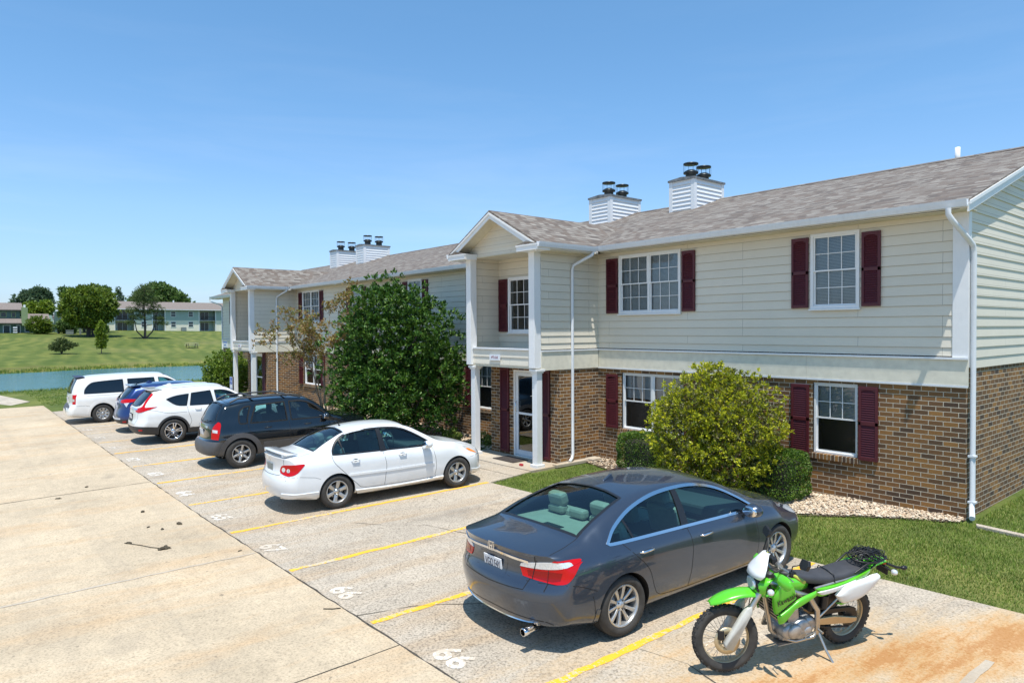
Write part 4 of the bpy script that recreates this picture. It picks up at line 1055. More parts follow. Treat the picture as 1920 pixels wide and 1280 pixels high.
        o = bpy.data.objects.new(name, me); COL.objects.link(o); o.parent = parent or s.root
        if mirror:
            m2 = me.copy(); m2.transform(Matrix.Diagonal((1, -1, 1, 1))); m2.flip_normals()
            o2 = bpy.data.objects.new(name, m2); COL.objects.link(o2); o2.parent = parent or s.root
        return o
    def patch(s, name, mode, poly, off, mat, rim=0, mirror=False, parent=None, g=.05, flip=False):
        bm = bmesh.new(); bm.faces.new([bm.verts.new((p[0], p[1], 0)) for p in poly])
        xs_ = [p[0] for p in poly]; ys_ = [p[1] for p in poly]
        for ax, lo, hi in ((0, min(xs_), max(xs_)), (1, min(ys_), max(ys_))):
            n_ = int((hi-lo)/g)
            for k in range(1, n_+1):
                c = lo+(hi-lo)*k/(n_+1); co = (c, 0, 0) if ax == 0 else (0, c, 0); no = (1, 0, 0) if ax == 0 else (0, 1, 0)
                bmesh.ops.bisect_plane(bm, geom=bm.verts[:]+bm.edges[:]+bm.faces[:], plane_co=co, plane_no=no, dist=1e-5)
        s.put(bm, mode, off)
        if flip:
            for v in bm.verts: v.co.y = -v.co.y
        return s.finish(bm, name, mat, rim, mirror, parent)
    def stroke(s, name, mode, pts, wd, off, mat, closed=False, rim=0, mirror=False, parent=None, g=.04):
        P = []
        n_ = len(pts)
        for i in range(n_ if closed else n_-1):
            a, b = pts[i], pts[(i+1) % n_]; k = max(1, int(math.dist(a[:2], b[:2])/g))
            P += [(a[0]+(b[0]-a[0])*j/k, a[1]+(b[1]-a[1])*j/k) for j in range(k)]
        if not closed: P.append(tuple(pts[-1][:2]))
        bm = bmesh.new(); prs = []; N = len(P)
        for i, p in enumerate(P):
            a = P[i-1] if (closed or i) else p; b = P[(i+1) % N] if (closed or i < N-1) else p
            d = Vector((b[0]-a[0], b[1]-a[1])); d = d.normalized() if d.length > 1e-9 else Vector((1, 0)); nn_ = Vector((-d.y, d.x))*wd/2
            prs.append((bm.verts.new((p[0]+nn_.x, p[1]+nn_.y, 0)), bm.verts.new((p[0]-nn_.x, p[1]-nn_.y, 0))))
        for i in range(N if closed else N-1):
            a, b = prs[i], prs[(i+1) % N]; bm.faces.new((a[0], a[1], b[1], b[0]))
        s.put(bm, mode, off)
        return s.finish(bm, name, mat, rim, mirror, parent)
    def at(s, mode, a, b, off=0):
        o_, d = s.frame(mode)(a, b); h, n_, i, ds = s.bvh.ray_cast(o_, d); return h+n_*off, n_
    def glass(s):
        S = s.S; T = S['tint']
        for i, poly in enumerate(S['side_glass']):
            m_ = T[min(i, len(T)-1)]
            s.patch('side_window', 'side', poly, -.010, m_, mirror=True, g=.08)
        for kind, poly in S['end_glass']:
            isr = min(p[0] for p in poly) < s.L*.45 or kind == 'rear'
            s.patch('rear_window' if isr else 'windscreen', kind, poly, -.010, T[-1] if isr else M['glass_tint'], g=.08)
            s.stroke('window_seal', kind, poly, .035, .0012, M['blacktrim'], closed=True)
    def wheels(s, R_, rim_r, wd, style, track):
        for wx in s.S['axles']:
            for sg in (-1, 1):
                e = bpy.data.objects.new('wheel', None); COL.objects.link(e); e.parent = s.root; e.location = (wx, sg*track, R_); e.empty_display_size = .1
                if sg == 1: e.rotation_euler = (0, 0, math.pi)
                build_wheel(e, R_, rim_r, wd, style)
    def seats(s, mat, rows, shelf=None, zc=.55, hmat=None, hz=.0):
        for (x, ys_, h) in rows:
            for y in ys_:
                mb = MB(); rot = Matrix.Translation((x, y, zc)) @ Matrix.Rotation(R(-14), 4, 'Y')
                mb.box(-.02, .13, -.24, .24, .0, h, M=rot); mb.box(.1, .55, -.25, .25, zc, zc+.16, M=Matrix.Translation((x, y, 0)))
                mb.build('seat', mat, s.root, bevel=.05)
                hd = MB(); hd.box(-.055, .075, -.13, .13, h+.04, h+.21, M=rot); hd.build('headrest', hmat or mat, s.root, bevel=.045)
    def plate(s, x, y, z, txt, tilt=0, w_=.31, h_=.155, mat=None):
        Mx = Matrix.Translation((x, y, z)) @ Matrix.Rotation(tilt, 4, 'Y')
        p = MB().box(-.006, .004, -w_/2, w_/2, -h_/2, h_/2, M=Mx).build('number_plate', mat or M['plate'], s.root, bevel=.004)
        if txt: text('lettering', txt, .098, M['ink'], p, Mx @ Matrix.Translation((-.008, 0, 0)) @ Matrix.Rotation(R(-90), 4, 'Z') @ Matrix.Rotation(R(90), 4, 'X') @ Matrix.Diagonal((.66, 1.3, 1, 1)), .001)
        return p
def build_wheel(e, R_, rr_, wd, style):
    h = wd/2
    t = MB(); sw = R_-rr_
    prof = [(rr_, -h*.78), (rr_+.01, -h*.92), (rr_+sw*.35, -h*1.02), (rr_+sw*.7, -h*1.0), (R_-.018, -h*.86), (R_-.004, -h*.68), (R_, -h*.4), (R_, h*.4), (R_-.004, h*.68), (R_-.018, h*.86), (rr_+sw*.5, h*1.02), (rr_, h*.8)]
    t.lathe(prof, 56, 1); 
    for y in (-h*.36, -h*.12, h*.12, h*.36): t.lathe([(R_+.0015, y-.004), (R_+.0015, y+.004)], 56, 1, mi=1)
    t.build('tyre', [M['tyre'], M['seam']], e, fixn=False)
    r = MB(); d0 = -h*.80
    r.lathe([(rr_+.004, d0-.004), (rr_-.006, d0-.010), (rr_-.016, d0+.002), (rr_-.022, d0+.03), (rr_-.03, h*.6), (rr_-.03, h*.8), (rr_+.002, h*.8)], 56, 1)
    ns, wi, wo, twin, hubr = {'ten': (10, .030, .046, 0, .062), 'six': (6, .058, .078, 0, .062), 'sixb': (6, .050, .056, 0, .07), 'five': (5, .055, .085, 1, .07), 'cover': (9, .05, .085, 0, .075)}[style]
    ro = rr_-.012
    for k in range(ns):
        a = 2*math.pi*k/ns+.2; M_ = Matrix.Rotation(a, 4, 'Y'); y0 = d0+.012; 
        def sp(c, w0, w1, yo=0):
            vs = []
            for (rad, w_, yy) in ((hubr*.6, w0, y0+.030), (rr_*.55, (w0+w1)/2*.92, y0+.012), (ro, w1, y0+.004)):
                vs += [(c*rad*.9-w_/2, yy+.006+yo, rad), (c*rad*.9-w_*.32, yy+yo, rad), (c*rad*.9+w_*.32, yy+yo, rad), (c*rad*.9+w_/2, yy+.006+yo, rad), (c*rad*.9+w_/2, yy+.035, rad), (c*rad*.9-w_/2, yy+.035, rad)]
            vs = [tuple(M_ @ Vector(v)) for v in vs]; fs = []
            for i in range(2): fs += [(i*6+j, i*6+(j+1) % 6, (i+1)*6+(j+1) % 6, (i+1)*6+j) for j in range(6)]
            r.add(vs, fs)
        if twin: sp(.20, wi*.5, wo*.42); sp(-.20, wi*.5, wo*.42)
        else: sp(0, wi, wo)
    r.lathe([(0, d0+.020), (.026, d0+.018), (.030, d0+.026), (hubr, d0+.034), (hubr+.006, d0+.06)], 28, 1)
    n_l = 5
    for k in range(n_l):
        a = 2*math.pi*k/n_l; r.lathe([(0, d0+.026), (.008, d0+.027), (.009, d0+.036)], 8, 1, (.047*math.cos(a), 0, .047*math.sin(a)), mi=1)
    r.build('rim', [M['chrome'] if style == 'five' else M['alloy'], M['alloydark']], e)
    b = MB(); b.lathe([(0, d0+.085), (rr_*.78, d0+.085), (rr_*.78, d0+.10), (rr_-.03, d0+.14), (rr_-.028, h*.7), (0, h*.7)], 32, 1); b.lathe([(0, d0+.075), (rr_*.62, d0+.075), (rr_*.62, d0+.083)], 32, 1, mi=1)
    b.build('brake', [M['alloydark'], M['metalcap']], e)
def place(car, x, y, yaw):
    "car nose to +Y; x,y = centre of the rear axle"
    ax = car.S['axles'][0]; n_ = Vector((-.016 if x > -9 else -.003, -.01, 1)).normalized()
    f = Vector((-math.sin(yaw), math.cos(yaw), 0)); f = (f-n_*f.dot(n_)).normalized(); l = n_.cross(f)
    Mx = Matrix((f, l, n_)).transposed().to_4x4(); o = Vector((x, y, GZ(x, y)))-f*ax; Mx.translation = o
    car.root.matrix_world = Mx
def handle(car, x, z, mat, length=.17):
    for sg in (-1, 1):
        p, n_ = car.at('side', x, z); mb = MB(); y = -p.y
        mb.tube([(x-length/2, sg*(y-.002), z-.004), (x-length*.38, sg*(y+.030), z), (x+length*.38, sg*(y+.032), z+.006), (x+length/2, sg*(y-.002), z+.006)], [.008, .013, .013, .008], 8)
        mb.build('door_handle', mat, car.root)
def mirror_(car, x, z, mat, sz=(.10, .12, .085)):
    for sg in (-1, 1):
        p, n_ = car.at('side', x, z); y = -p.y; m_ = MB()
        m_.ellipsoid((x, sg*(y+.135), z+.03), sz, 14); m_.tube([(x+.03, sg*(y-.03), z-.02), (x, sg*(y+.10), z)], [.035, .03], 8)
        o = m_.build('wing_mirror', mat, car.root)
        g_ = MB(); g_.ellipsoid((x-.085, sg*(y+.135), z+.03), (.022, .105, .07), 12); g_.build('mirror_glass', M['glass_black'] if False else M['chrome'], o)

# ---- grey saloon
def grey_sedan():
    W = .925
    zt = [(0, 1.03), (.10, 1.055), (.40, 1.10), (.56, 1.12), (.68, 1.155), (1.0, 1.28), (1.38, 1.395), (1.80, 1.452), (2.2, 1.468), (2.6, 1.452), (2.95, 1.385), (3.3, 1.235), (3.68, 1.045), (3.80, 1.01), (4.2, .955), (4.6, .86), (4.86, .74)]
    S = dict(L=4.86, W=W, paint=M['car_grey'], inner=M['int_dark'], prof=dict(
        zb=[(0, .27), (.5, .21), (1, .19), (4.3, .19), (4.86, .24)], wb=[(0, .80), (.6, .86), (4.2, .86), (4.86, .74)],
        zc=[(0, .36), (1, .33), (4.86, .36)], wc=[(0, .87), (.6, .895), (1.1, .90), (2.4, .885), (3.8, .90), (4.4, .88), (4.86, .80)],
        zm=[(0, .66), (2.4, .60), (4.86, .56)], wm=[(0, .885), (.7, .918), (1.1, .925), (2.4, .915), (3.8, .925), (4.4, .905), (4.86, .84)],
        zs=[(0, .89), (1.1, .90), (2.4, .865), (3.6, .835), (4.86, .66)], ws=[(0, .865), (.8, .905), (1.2, .91), (2.4, .903), (3.8, .895), (4.4, .86), (4.86, .78)],
        zg=[(0, .985), (.7, .985), (1.3, .965), (2.4, .935), (3.5, .905), (3.9, .89), (4.86, .69)], wg=[(0, .80), (.7, .845), (1.3, .862), (2.4, .862), (3.6, .845), (4.4, .79), (4.86, .70)],
        zr=[(0, 1.015), (.4, 1.06), (.56, 1.08), (.72, 1.14), (1.04, 1.255), (1.42, 1.35), (1.80, 1.395), (2.2, 1.405), (2.6, 1.385), (2.95, 1.31), (3.3, 1.165), (3.68, .995), (4.2, .925), (4.6, .83), (4.86, .72)],
        wr=[(0, .70), (.45, .735), (.7, .705), (1.1, .645), (1.5, .605), (2.2, .585), (2.7, .60), (3.2, .655), (3.65, .72), (4.2, .70), (4.86, .55)], zt=zt),
        rear=[(.15, .16), (.30, .08), (.45, .03), (.60, 0), (.68, .012), (.72, .055), (.80, .085), (.95, .075), (1.05, .04)], front=[(.15, .12), (.3, .04), (.5, 0), (.62, .02), (.75, .09), (1.0, .2)],
        rk=.30, rpow=3.0, fk=.50, fpow=2.4, axles=(1.07, 3.845), arch=.362, wr_=.33, cab=(.64, 3.60), tint=[M['glass_tint']], smooth=3,
        side_glass=[spoly([(.90, 1.015, 1), (1.06, 1.14), (1.38, 1.27), (1.78, 1.352), (2.20, 1.372), (2.56, 1.350), (2.88, 1.270), (3.16, 1.135), (3.43, .970, 1), (3.40, .945), (2.2, .972), (1.08, 1.0)], 4)],
        end_glass=[('top', [(.665, -.635), (.64, -.3), (.635, 0), (.64, .3), (.665, .635), (1.04, .585), (1.42, .515), (1.46, .25), (1.47, 0), (1.46, -.25), (1.42, -.515), (1.04, -.585)]),
                   ('top', [(2.86, -.50), (2.84, 0), (2.86, .50), (3.2, .575), (3.52, .64), (3.60, .3), (3.62, 0), (3.60, -.3), (3.52, -.64), (3.2, -.575)])], gz=.98)
    c = Car('parked_car', S, 'dark grey saloon with chrome window trim parked beside the green motorcycle')
    c.glass(); s = c
    dlo = S['side_glass'][0]
    c.stroke('window_trim', 'side', dlo, .030, .004, M['chrome'], closed=True, rim=.006, mirror=True)
    c.patch('door_pillar', 'side', [(2.04, .95), (2.16, .95), (2.21, 1.38), (2.13, 1.385)], .0015, M['blacktrim'], mirror=True, rim=.02)
    c.stroke('window_divider', 'side', [(1.28, .99), (1.22, 1.215)], .03, -.002, M['blacktrim'], mirror=True)
    seam = lambda pts, md='side', w_=.007, mir=True: c.stroke('panel_gap', md, pts, w_, .0012, M['seam'], mirror=mir)
    seam(spoly([(1.08, 1.0), (1.20, .88), (1.42, .66), (1.50, .45), (1.58, .335), (1.75, .30), (2.25, .285), (3.30, .285), (3.37, .34), (3.40, .6), (3.37, .80), (3.42, .96)], 4, False))
    seam(spoly([(2.12, .95), (2.15, .75), (2.13, .5), (2.09, .29)], 4, False))
    seam([(.62, .56), (.64, .50), (.66, .36)]); 
    seam(spoly([(.0, .735), (.25, .735), (.45, .70), (.68, .60)], 3, False), w_=.006)
    seam(spoly([(.08, .60), (.10, .69), (.40, .72), (.70, .74), (.78, .70)], 4, False), 'top') if False else None
    # boot lid shut line
    seam([(.74, .64), (.45, .70), (.20, .72), (.12, .70)], 'top'); seam([(-.60, 1.0), (-.585, .90), (-.53, .74), (-.50, .655), (0, .635), (.50, .655), (.53, .74), (.585, .90), (.60, 1.0)], 'rear', mir=False, w_=.008)
    seam([(3.62, .68), (4.1, .66), (4.60, .58)], 'top'); seam([(4.60, -.58), (4.66, 0), (4.60, .58)], 'top', mir=False)
    # lamps
    for fl in (False, True):
        red = spoly([(.40, .775, 1), (.74, .735, 1), (.835, .745), (.90, .80), (.965, .905, 1), (.965, .925), (.66, .875), (.37, .865, 1)], 3)
        lp = c.patch('tail_lamp', 'corner', red, .006, M['redlens'], rim=.012, flip=fl, g=.03)
        c.patch('reversing_lens', 'corner', spoly([(.37, .868, 1), (.66, .878), (.90, .912), (.86, .945), (.70, .955), (.50, .93), (.385, .905, 1)], 3), .0075, M['clearlens'], rim=.012, flip=fl, parent=lp, g=.03)
        c.patch('brake_lens', 'corner', [(.46, .79), (.70, .76), (.78, .775), (.80, .85), (.66, .858), (.45, .85)], .0085, M['reddark'], rim=.004, flip=fl, parent=lp, g=.03)
        c.patch('outer_lens', 'corner', spoly([(.90, .912), (.965, .925, 1), (.955, .955), (.74, .968), (.70, .956, 1), (.86, .945)], 3), .009, M['redlens'], rim=.012, flip=fl, parent=lp, g=.03)
        c.stroke('lamp_gap', 'corner', [(.545, .955), (.50, .76)], .008, .010, M['seam'], parent=lp) if not fl else None
        c.patch('headlamp', 'fcorner', spoly([(.45, .62, 1), (.80, .66), (.97, .78, 1), (.80, .78), (.5, .70, 1)], 3), .004, M['clearlens'], rim=.01, flip=fl, g=.04)
    c.stroke('chrome_strip', 'rear', spoly([(-.52, .925), (-.40, .935), (0, .952), (.40, .935), (.52, .925)], 4, False), .026, .010, M['chrome'], rim=.012)
    c.stroke('lower_trim', 'rear', spoly([(-.62, .315), (-.45, .285), (0, .272), (.45, .285), (.62, .315)], 4, False), .035, .010, M['chrome'], rim=.02)
    c.stroke('bumper_crease', 'rear', [(-.80, .30), (-.70, .345), (0, .36), (.70, .345), (.80, .30)], .010, .001, M['seam'])
    p, n_ = c.at('rear', 0, .795); c.plate(p.x-.006, 0, .80, 'VGO E4Y', R(-6)); c.patch('plate_recess', 'rear', [(-.21, .70), (.21, .70), (.24, .90), (-.24, .90)], .001, M['car_grey'], rim=0)
    # badge: an upright letter inside a chrome outline
    p, n_ = c.at('rear', 0, 1.0, .004); em = MB(); Mx = Matrix.Translation((p.x, 0, p.z-.008)) @ Matrix.Rotation(R(8), 4, 'Y')
    for (a, b, z0, z1) in ((-.048, .048, .036, .044), (-.040, .040, -.044, -.037), (-.052, -.043, -.044, .044), (.043, .052, -.044, .044), (-.026, -.014, -.034, .034), (.014, .026, -.034, .034), (-.014, .014, -.007, .006)): em.box(-.010, 0, a, b, z0, z1, M=Mx)
    em.build('badge', M['chrome'], c.root)
    p, n_ = c.at('rear', .50, .76); text('model_lettering', 'Accord', .055, M['chrome'], c.root, Matrix.Translation((p.x-.012, .50, .74)) @ Matrix.Rotation(R(-90), 4, 'Z') @ Matrix.Rotation(R(90), 4, 'X'), .002) if False else None
    ex = MB(); ex.lathe([(.034, .04), (.040, .04), (.042, .055), (.040, .30), (.03, .30), (.033, .05)], 20, 0, (0, -.52, .225)); ex.build('exhaust_tip', [M['chrome']], c.root)
    for y in (-1,):
        c.stroke('mud_flap', 'side', [(.66, .18), (.70, .40)], .05, .006, M['car_grey'], mirror=True, rim=.02)
    an = MB(); p, n_ = c.at('top', 1.78, 0, 0); an.prism([(1.66, p.z-.01), (1.78, p.z+.055), (1.80, p.z+.055), (1.84, p.z-.01)], 1, -.014, .014); an.build('roof_antenna', M['car_grey'], c.root, bevel=.005)
    handle(c, 1.40, .862, M['chrome'], .20); handle(c, 2.40, .840, M['chrome'], .20); mirror_(c, 3.22, .945, M['car_grey'])
    c.wheels(.329, .222, .225, 'ten', .79)
    cr = M['seatcream']
    c.seats(cr, [(1.42, (-.36, .36), .50), (2.36, (-.37, .37), .50)], zc=.62)
    sh = MB(); sh.box(.74, 1.30, -.64, .64, 1.022, 1.04); so_ = sh.build('parcel_shelf', cr, c.root)
    for y in (-.36, 0, .36): MB().box(1.22, 1.34, y-.12, y+.12, 1.05, 1.165).build('rear_headrest', cr, c.root, bevel=.035)
    MB().box(.86, .93, -.14, .14, 1.041, 1.047).build('shelf_vent', M['seam'], so_)
    da = MB(); da.box(3.0, 3.55, -.72, .72, .80, .96); da.build('dashboard', M['int_dark'], c.root, bevel=.04)
    sw = MB(); sw.lathe([(.17, 0), (.18, .012), (.19, 0), (.18, -.012)], 24, 0, (2.92, .37, .97), closed=True); sw.build('steering_wheel', M['int_dark'], c.root)
    MB().box(1.5, 3.0, -.8, .8, .742, .752).build('cabin_floor', M['int_dark'], c.root)
    print('nonmanifold', c.nonman)
    return c
car1 = grey_sedan(); place(car1, -1.78, -7.27, R(-2.5)); car1.root.matrix_world = car1.root.matrix_world @ Matrix.Diagonal((1.02, 1, .965, 1))
def steer(c, x, y, z, mat=None):
    sw = MB(); sw.lathe([(.17, 0), (.18, .012), (.19, 0), (.18, -.012)], 24, 0, (x, y, z), closed=True); sw.build('steering_wheel', mat or M['int_dark'], c.root)
# ---- white saloon
def white_sedan():
    W = .85
    S = dict(L=4.53, W=W, paint=M['car_white'], inner=M['int_grey'], prof=dict(
        zb=[(0, .28), (.5, .22), (1, .20), (4.1, .20), (4.53, .22)], wb=[(0, .74), (.6, .79), (4.0, .79), (4.53, .70)],
        zc=[(0, .38), (1, .34), (4.53, .36)], wc=[(0, .80), (.6, .83), (2.4, .822), (3.6, .83), (4.53, .76)],
        zm=[(0, .66), (2.4, .62), (4.53, .56)], wm=[(0, .815), (.7, .845), (2.4, .847), (3.7, .845), (4.53, .79)],
        zs=[(0, .90), (1.1, .90), (2.4, .875), (3.4, .85), (4.53, .64)], ws=[(0, .80), (.8, .832), (2.4, .838), (3.6, .82), (4.53, .73)],
        zg=[(0, .97), (.7, .985), (1.3, .965), (2.4, .935), (3.3, .915), (3.7, .89), (4.53, .70)], wg=[(0, .73), (.7, .775), (1.3, .795), (2.4, .795), (3.3, .785), (4.53, .64)],
        zt=[(0, 1.02), (.12, 1.045), (.40, 1.065), (.60, 1.08), (.72, 1.125), (1.0, 1.275), (1.28, 1.39), (1.6, 1.445), (2.0, 1.47), (2.35, 1.458), (2.65, 1.40), (3.0, 1.22), (3.33, 1.035), (3.45, 1.0), (3.9, .945), (4.25, .86), (4.53, .74)],
        zr=[(0, .995), (.4, 1.03), (.60, 1.045), (.75, 1.11), (1.03, 1.245), (1.3, 1.345), (1.6, 1.39), (2.0, 1.41), (2.35, 1.395), (2.65, 1.33), (3.0, 1.155), (3.33, .99), (3.9, .915), (4.25, .83), (4.53, .72)],
        wr=[(0, .64), (.5, .68), (.75, .65), (1.05, .60), (1.35, .565), (2.0, .55), (2.5, .565), (2.95, .61), (3.3, .665), (3.9, .64), (4.53, .5)]),
        rear=[(.15, .14), (.30, .06), (.5, 0), (.64, .005), (.69, .05), (.80, .085), (.95, .07), (1.05, .05)], front=[(.15, .06), (.3, .0), (.5, 0), (.62, .03), (.75, .12), (1.0, .2)],
        rk=.27, rpow=3.0, fk=.46, fpow=2.4, axles=(1.04, 3.64), arch=.345, wr_=.318, cab=(.66, 3.30), tint=[M['glass_tint']], smooth=3, floor=.73,
        side_glass=[spoly([(.98, 1.0, 1), (1.00, 1.10), (1.12, 1.24), (1.34, 1.335), (1.7, 1.375), (2.1, 1.375), (2.45, 1.33), (2.75, 1.19), (3.05, 1.00, 1), (3.02, .955), (2.0, .972), (1.2, .99)], 4)],
        end_glass=[('top', [(.70, -.565), (.675, -.28), (.67, 0), (.675, .28), (.70, .565), (1.0, .53), (1.30, .475), (1.325, 0), (1.30, -.475), (1.0, -.53)]),
                   ('top', [(2.58, -.48), (2.55, 0), (2.58, .48), (2.9, .55), (3.22, .60), (3.30, 0), (3.22, -.60), (2.9, -.55)])], gz=.98)
    c = Car('parked_car', S, 'white saloon with small boot spoiler and six spoke alloy wheels')
    c.glass(); dlo = S['side_glass'][0]
    c.stroke('window_trim', 'side', dlo, .028, .002, M['blacktrim'], closed=True, mirror=True)
    c.patch('door_pillar', 'side', [(1.93, .95), (2.06, .95), (2.01, 1.385), (1.93, 1.385)], .001, M['blacktrim'], mirror=True, rim=.02)
    c.stroke('window_divider', 'side', [(1.20, .97), (1.155, 1.27)], .028, -.002, M['blacktrim'], mirror=True)
    seam = lambda pts, md='side', w_=.007, mir=True: c.stroke('panel_gap', md, pts, w_, .0012, M['seam'], mirror=mir)
    seam(spoly([(.96, .99), (1.0, .85), (1.22, .62), (1.42, .42), (1.55, .33), (1.95, .31), (3.02, .31), (3.10, .36), (3.13, .6), (3.06, .93)], 4, False))
    seam(spoly([(1.98, .95), (2.03, .7), (2.01, .5), (1.99, .31)], 4, False))
    seam([(.02, .68), (.35, .68), (.62, .64), (.72, .60)], w_=.005); seam([(3.98, .60), (4.2, .62), (4.4, .60)], w_=.005)
    seam([(.62, .60), (.40, .655), (.14, .655)], 'top'); seam([(-.56, .98), (-.54, .86), (-.46, .70), (0, .685), (.46, .70), (.54, .86), (.56, .98)], 'rear', mir=False)
    c.stroke('side_moulding', 'side', [(1.28, .60), (2.0, .585), (3.08, .585)], .038, .014, M['car_white'], mirror=True, rim=.016)
    c.patch('side_skirt', 'side', spoly([(1.40, .30, 1), (1.44, .235, 1), (3.28, .205, 1), (3.30, .30, 1), (2.3, .272)], 3), .028, M['car_white'], rim=.04, mirror=True)
    c.patch('rear_skirt', 'side', spoly([(.10, .385, 1), (.20, .24), (.66, .205, 1), (.68, .375, 1)], 3), .020, M['car_white'], rim=.04, mirror=True)
    c.patch('front_skirt', 'side', spoly([(4.0, .34, 1), (4.02, .20, 1), (4.44, .19, 1), (4.48, .31, 1)], 3), .020, M['car_white'], rim=.03, mirror=True)
    for fl in (False, True):
        lp = c.patch('tail_lamp', 'corner', spoly([(.42, .74), (.60, .695), (.76, .73), (.86, .84), (.87, .90), (.66, .895), (.46, .875), (.40, .80)], 4), .006, M['redlens'], rim=.012, flip=fl, g=.03)
        for (a, b, r_) in ((.49, .80, .042), (.60, .79, .036)):
            c.patch('lamp_lens', 'corner', [(a+r_*math.cos(t), b+r_*math.sin(t)) for t in [2*math.pi*k/14 for k in range(14)]], .010, M['clearlens'], rim=.004, flip=fl, parent=lp, g=.03)
        hl = c.patch('headlamp', 'fcorner', spoly([(.55, .62, 1), (.78, .63), (.90, .73), (.93, .83, 1), (.80, .80), (.6, .72)], 3), .004, M['clearlens'], rim=.01, flip=fl, g=.04)
        c.patch('indicator_lens', 'fcorner', spoly([(.74, .645), (.86, .70), (.89, .76), (.80, .74)], 3), .007, M['amber'], rim=.006, flip=fl, parent=hl, g=.03)
    p, n_ = c.at('rear', 0, .80); c.plate(p.x-.008, 0, .80, None, R(-4), mat=M['greybox'])
    c.patch('plate_recess', 'rear', [(-.26, .71), (.26, .71), (.24, .905), (-.24, .905)], .001, M['gutter'])
    em = MB(); p, n_ = c.at('rear', 0, .955); em.lathe([(.026, 0), (.036, -.006), (.046, 0)], 20, 0, (p.x, 0, p.z)); em.lathe([(.010, 0), (.016, -.006), (.022, 0)], 14, 0, (p.x, 0, p.z)); em.build('badge', M['chrome'], c.root)
    p, n_ = c.at('rear', -.36, .93); text('model_lettering', 'S', .05, M['blacktrim'], c.root, Matrix.Translation((p.x-.006, -.36, .93)) @ Matrix.Rotation(R(-90), 4, 'Z') @ Matrix.Rotation(R(90), 4, 'X'), .001) if False else None
    sp = MB(); vs = []; 
    for i in range(13):
        y = -.60+1.2*i/12; k = abs(y)/.6; x0 = .055+.10*k**3; zz = 1.105-.035*k**3
        vs += [(x0, y, zz), (x0+.03, y, zz+.012), (x0+.24, y, zz-.005), (x0+.24, y, zz-.022), (x0+.02, y, zz-.018)]
    sp.add(vs, [(i*5+j, i*5+(j+1) % 5, (i+1)*5+(j+1) % 5, (i+1)*5+j) for i in range(12) for j in range(5)]+[(0, 1, 2, 3, 4), (64, 63, 62, 61, 60)], 0, True)
    for y in (-.5, .5): sp.box(.14, .30, y-.05, y+.05, 1.02, 1.08)
    sp.build('boot_spoiler', M['car_white'], c.root, fixn=True)
    for x in (1.40, 2.38): handle(c, x, .855, M['car_white'], .17); c.patch('handle_cup', 'side', spoly([(x-.06, .86), (x, .885), (x+.06, .865), (x, .83)], 3), .0012, M['blacktrim'], mirror=True)
    mirror_(c, 2.92, .96, M['car_white'], (.085, .11, .08))
    an = MB(); p, n_ = c.at('top', 1.45, -.0); an.tube([(1.45, 0, p.z-.01), (1.42, 0, p.z+.03)], [.02, .012]); an.tube([(1.42, 0, p.z+.03), (1.22, 0, p.z+.20)], .004, 5); an.build('roof_antenna', M['blacktrim'], c.root)
    c.wheels(.316, .205, .195, 'six', .735)
    c.seats(M['seatgrey'], [(1.28, (-.33, .33), .46), (2.15, (-.34, .34), .52)], zc=.62)
    MB().box(.74, 1.24, -.58, .58, .94, .955).build('parcel_shelf', M['seatgrey'], c.root)
    for y in (-.33, .33): MB().box(1.16, 1.27, y-.12, y+.12, .96, 1.13).build('rear_headrest', M['seatgrey'], c.root, bevel=.05)
    MB().box(2.75, 3.25, -.66, .66, .80, .93).build('dashboard', M['int_dark'], c.root, bevel=.04); steer(c, 2.68, .34, .95)
    print('nonman', c.nonman); return c
car2 = white_sedan(); place(car2, -8.80, -7.03, R(-3.5))

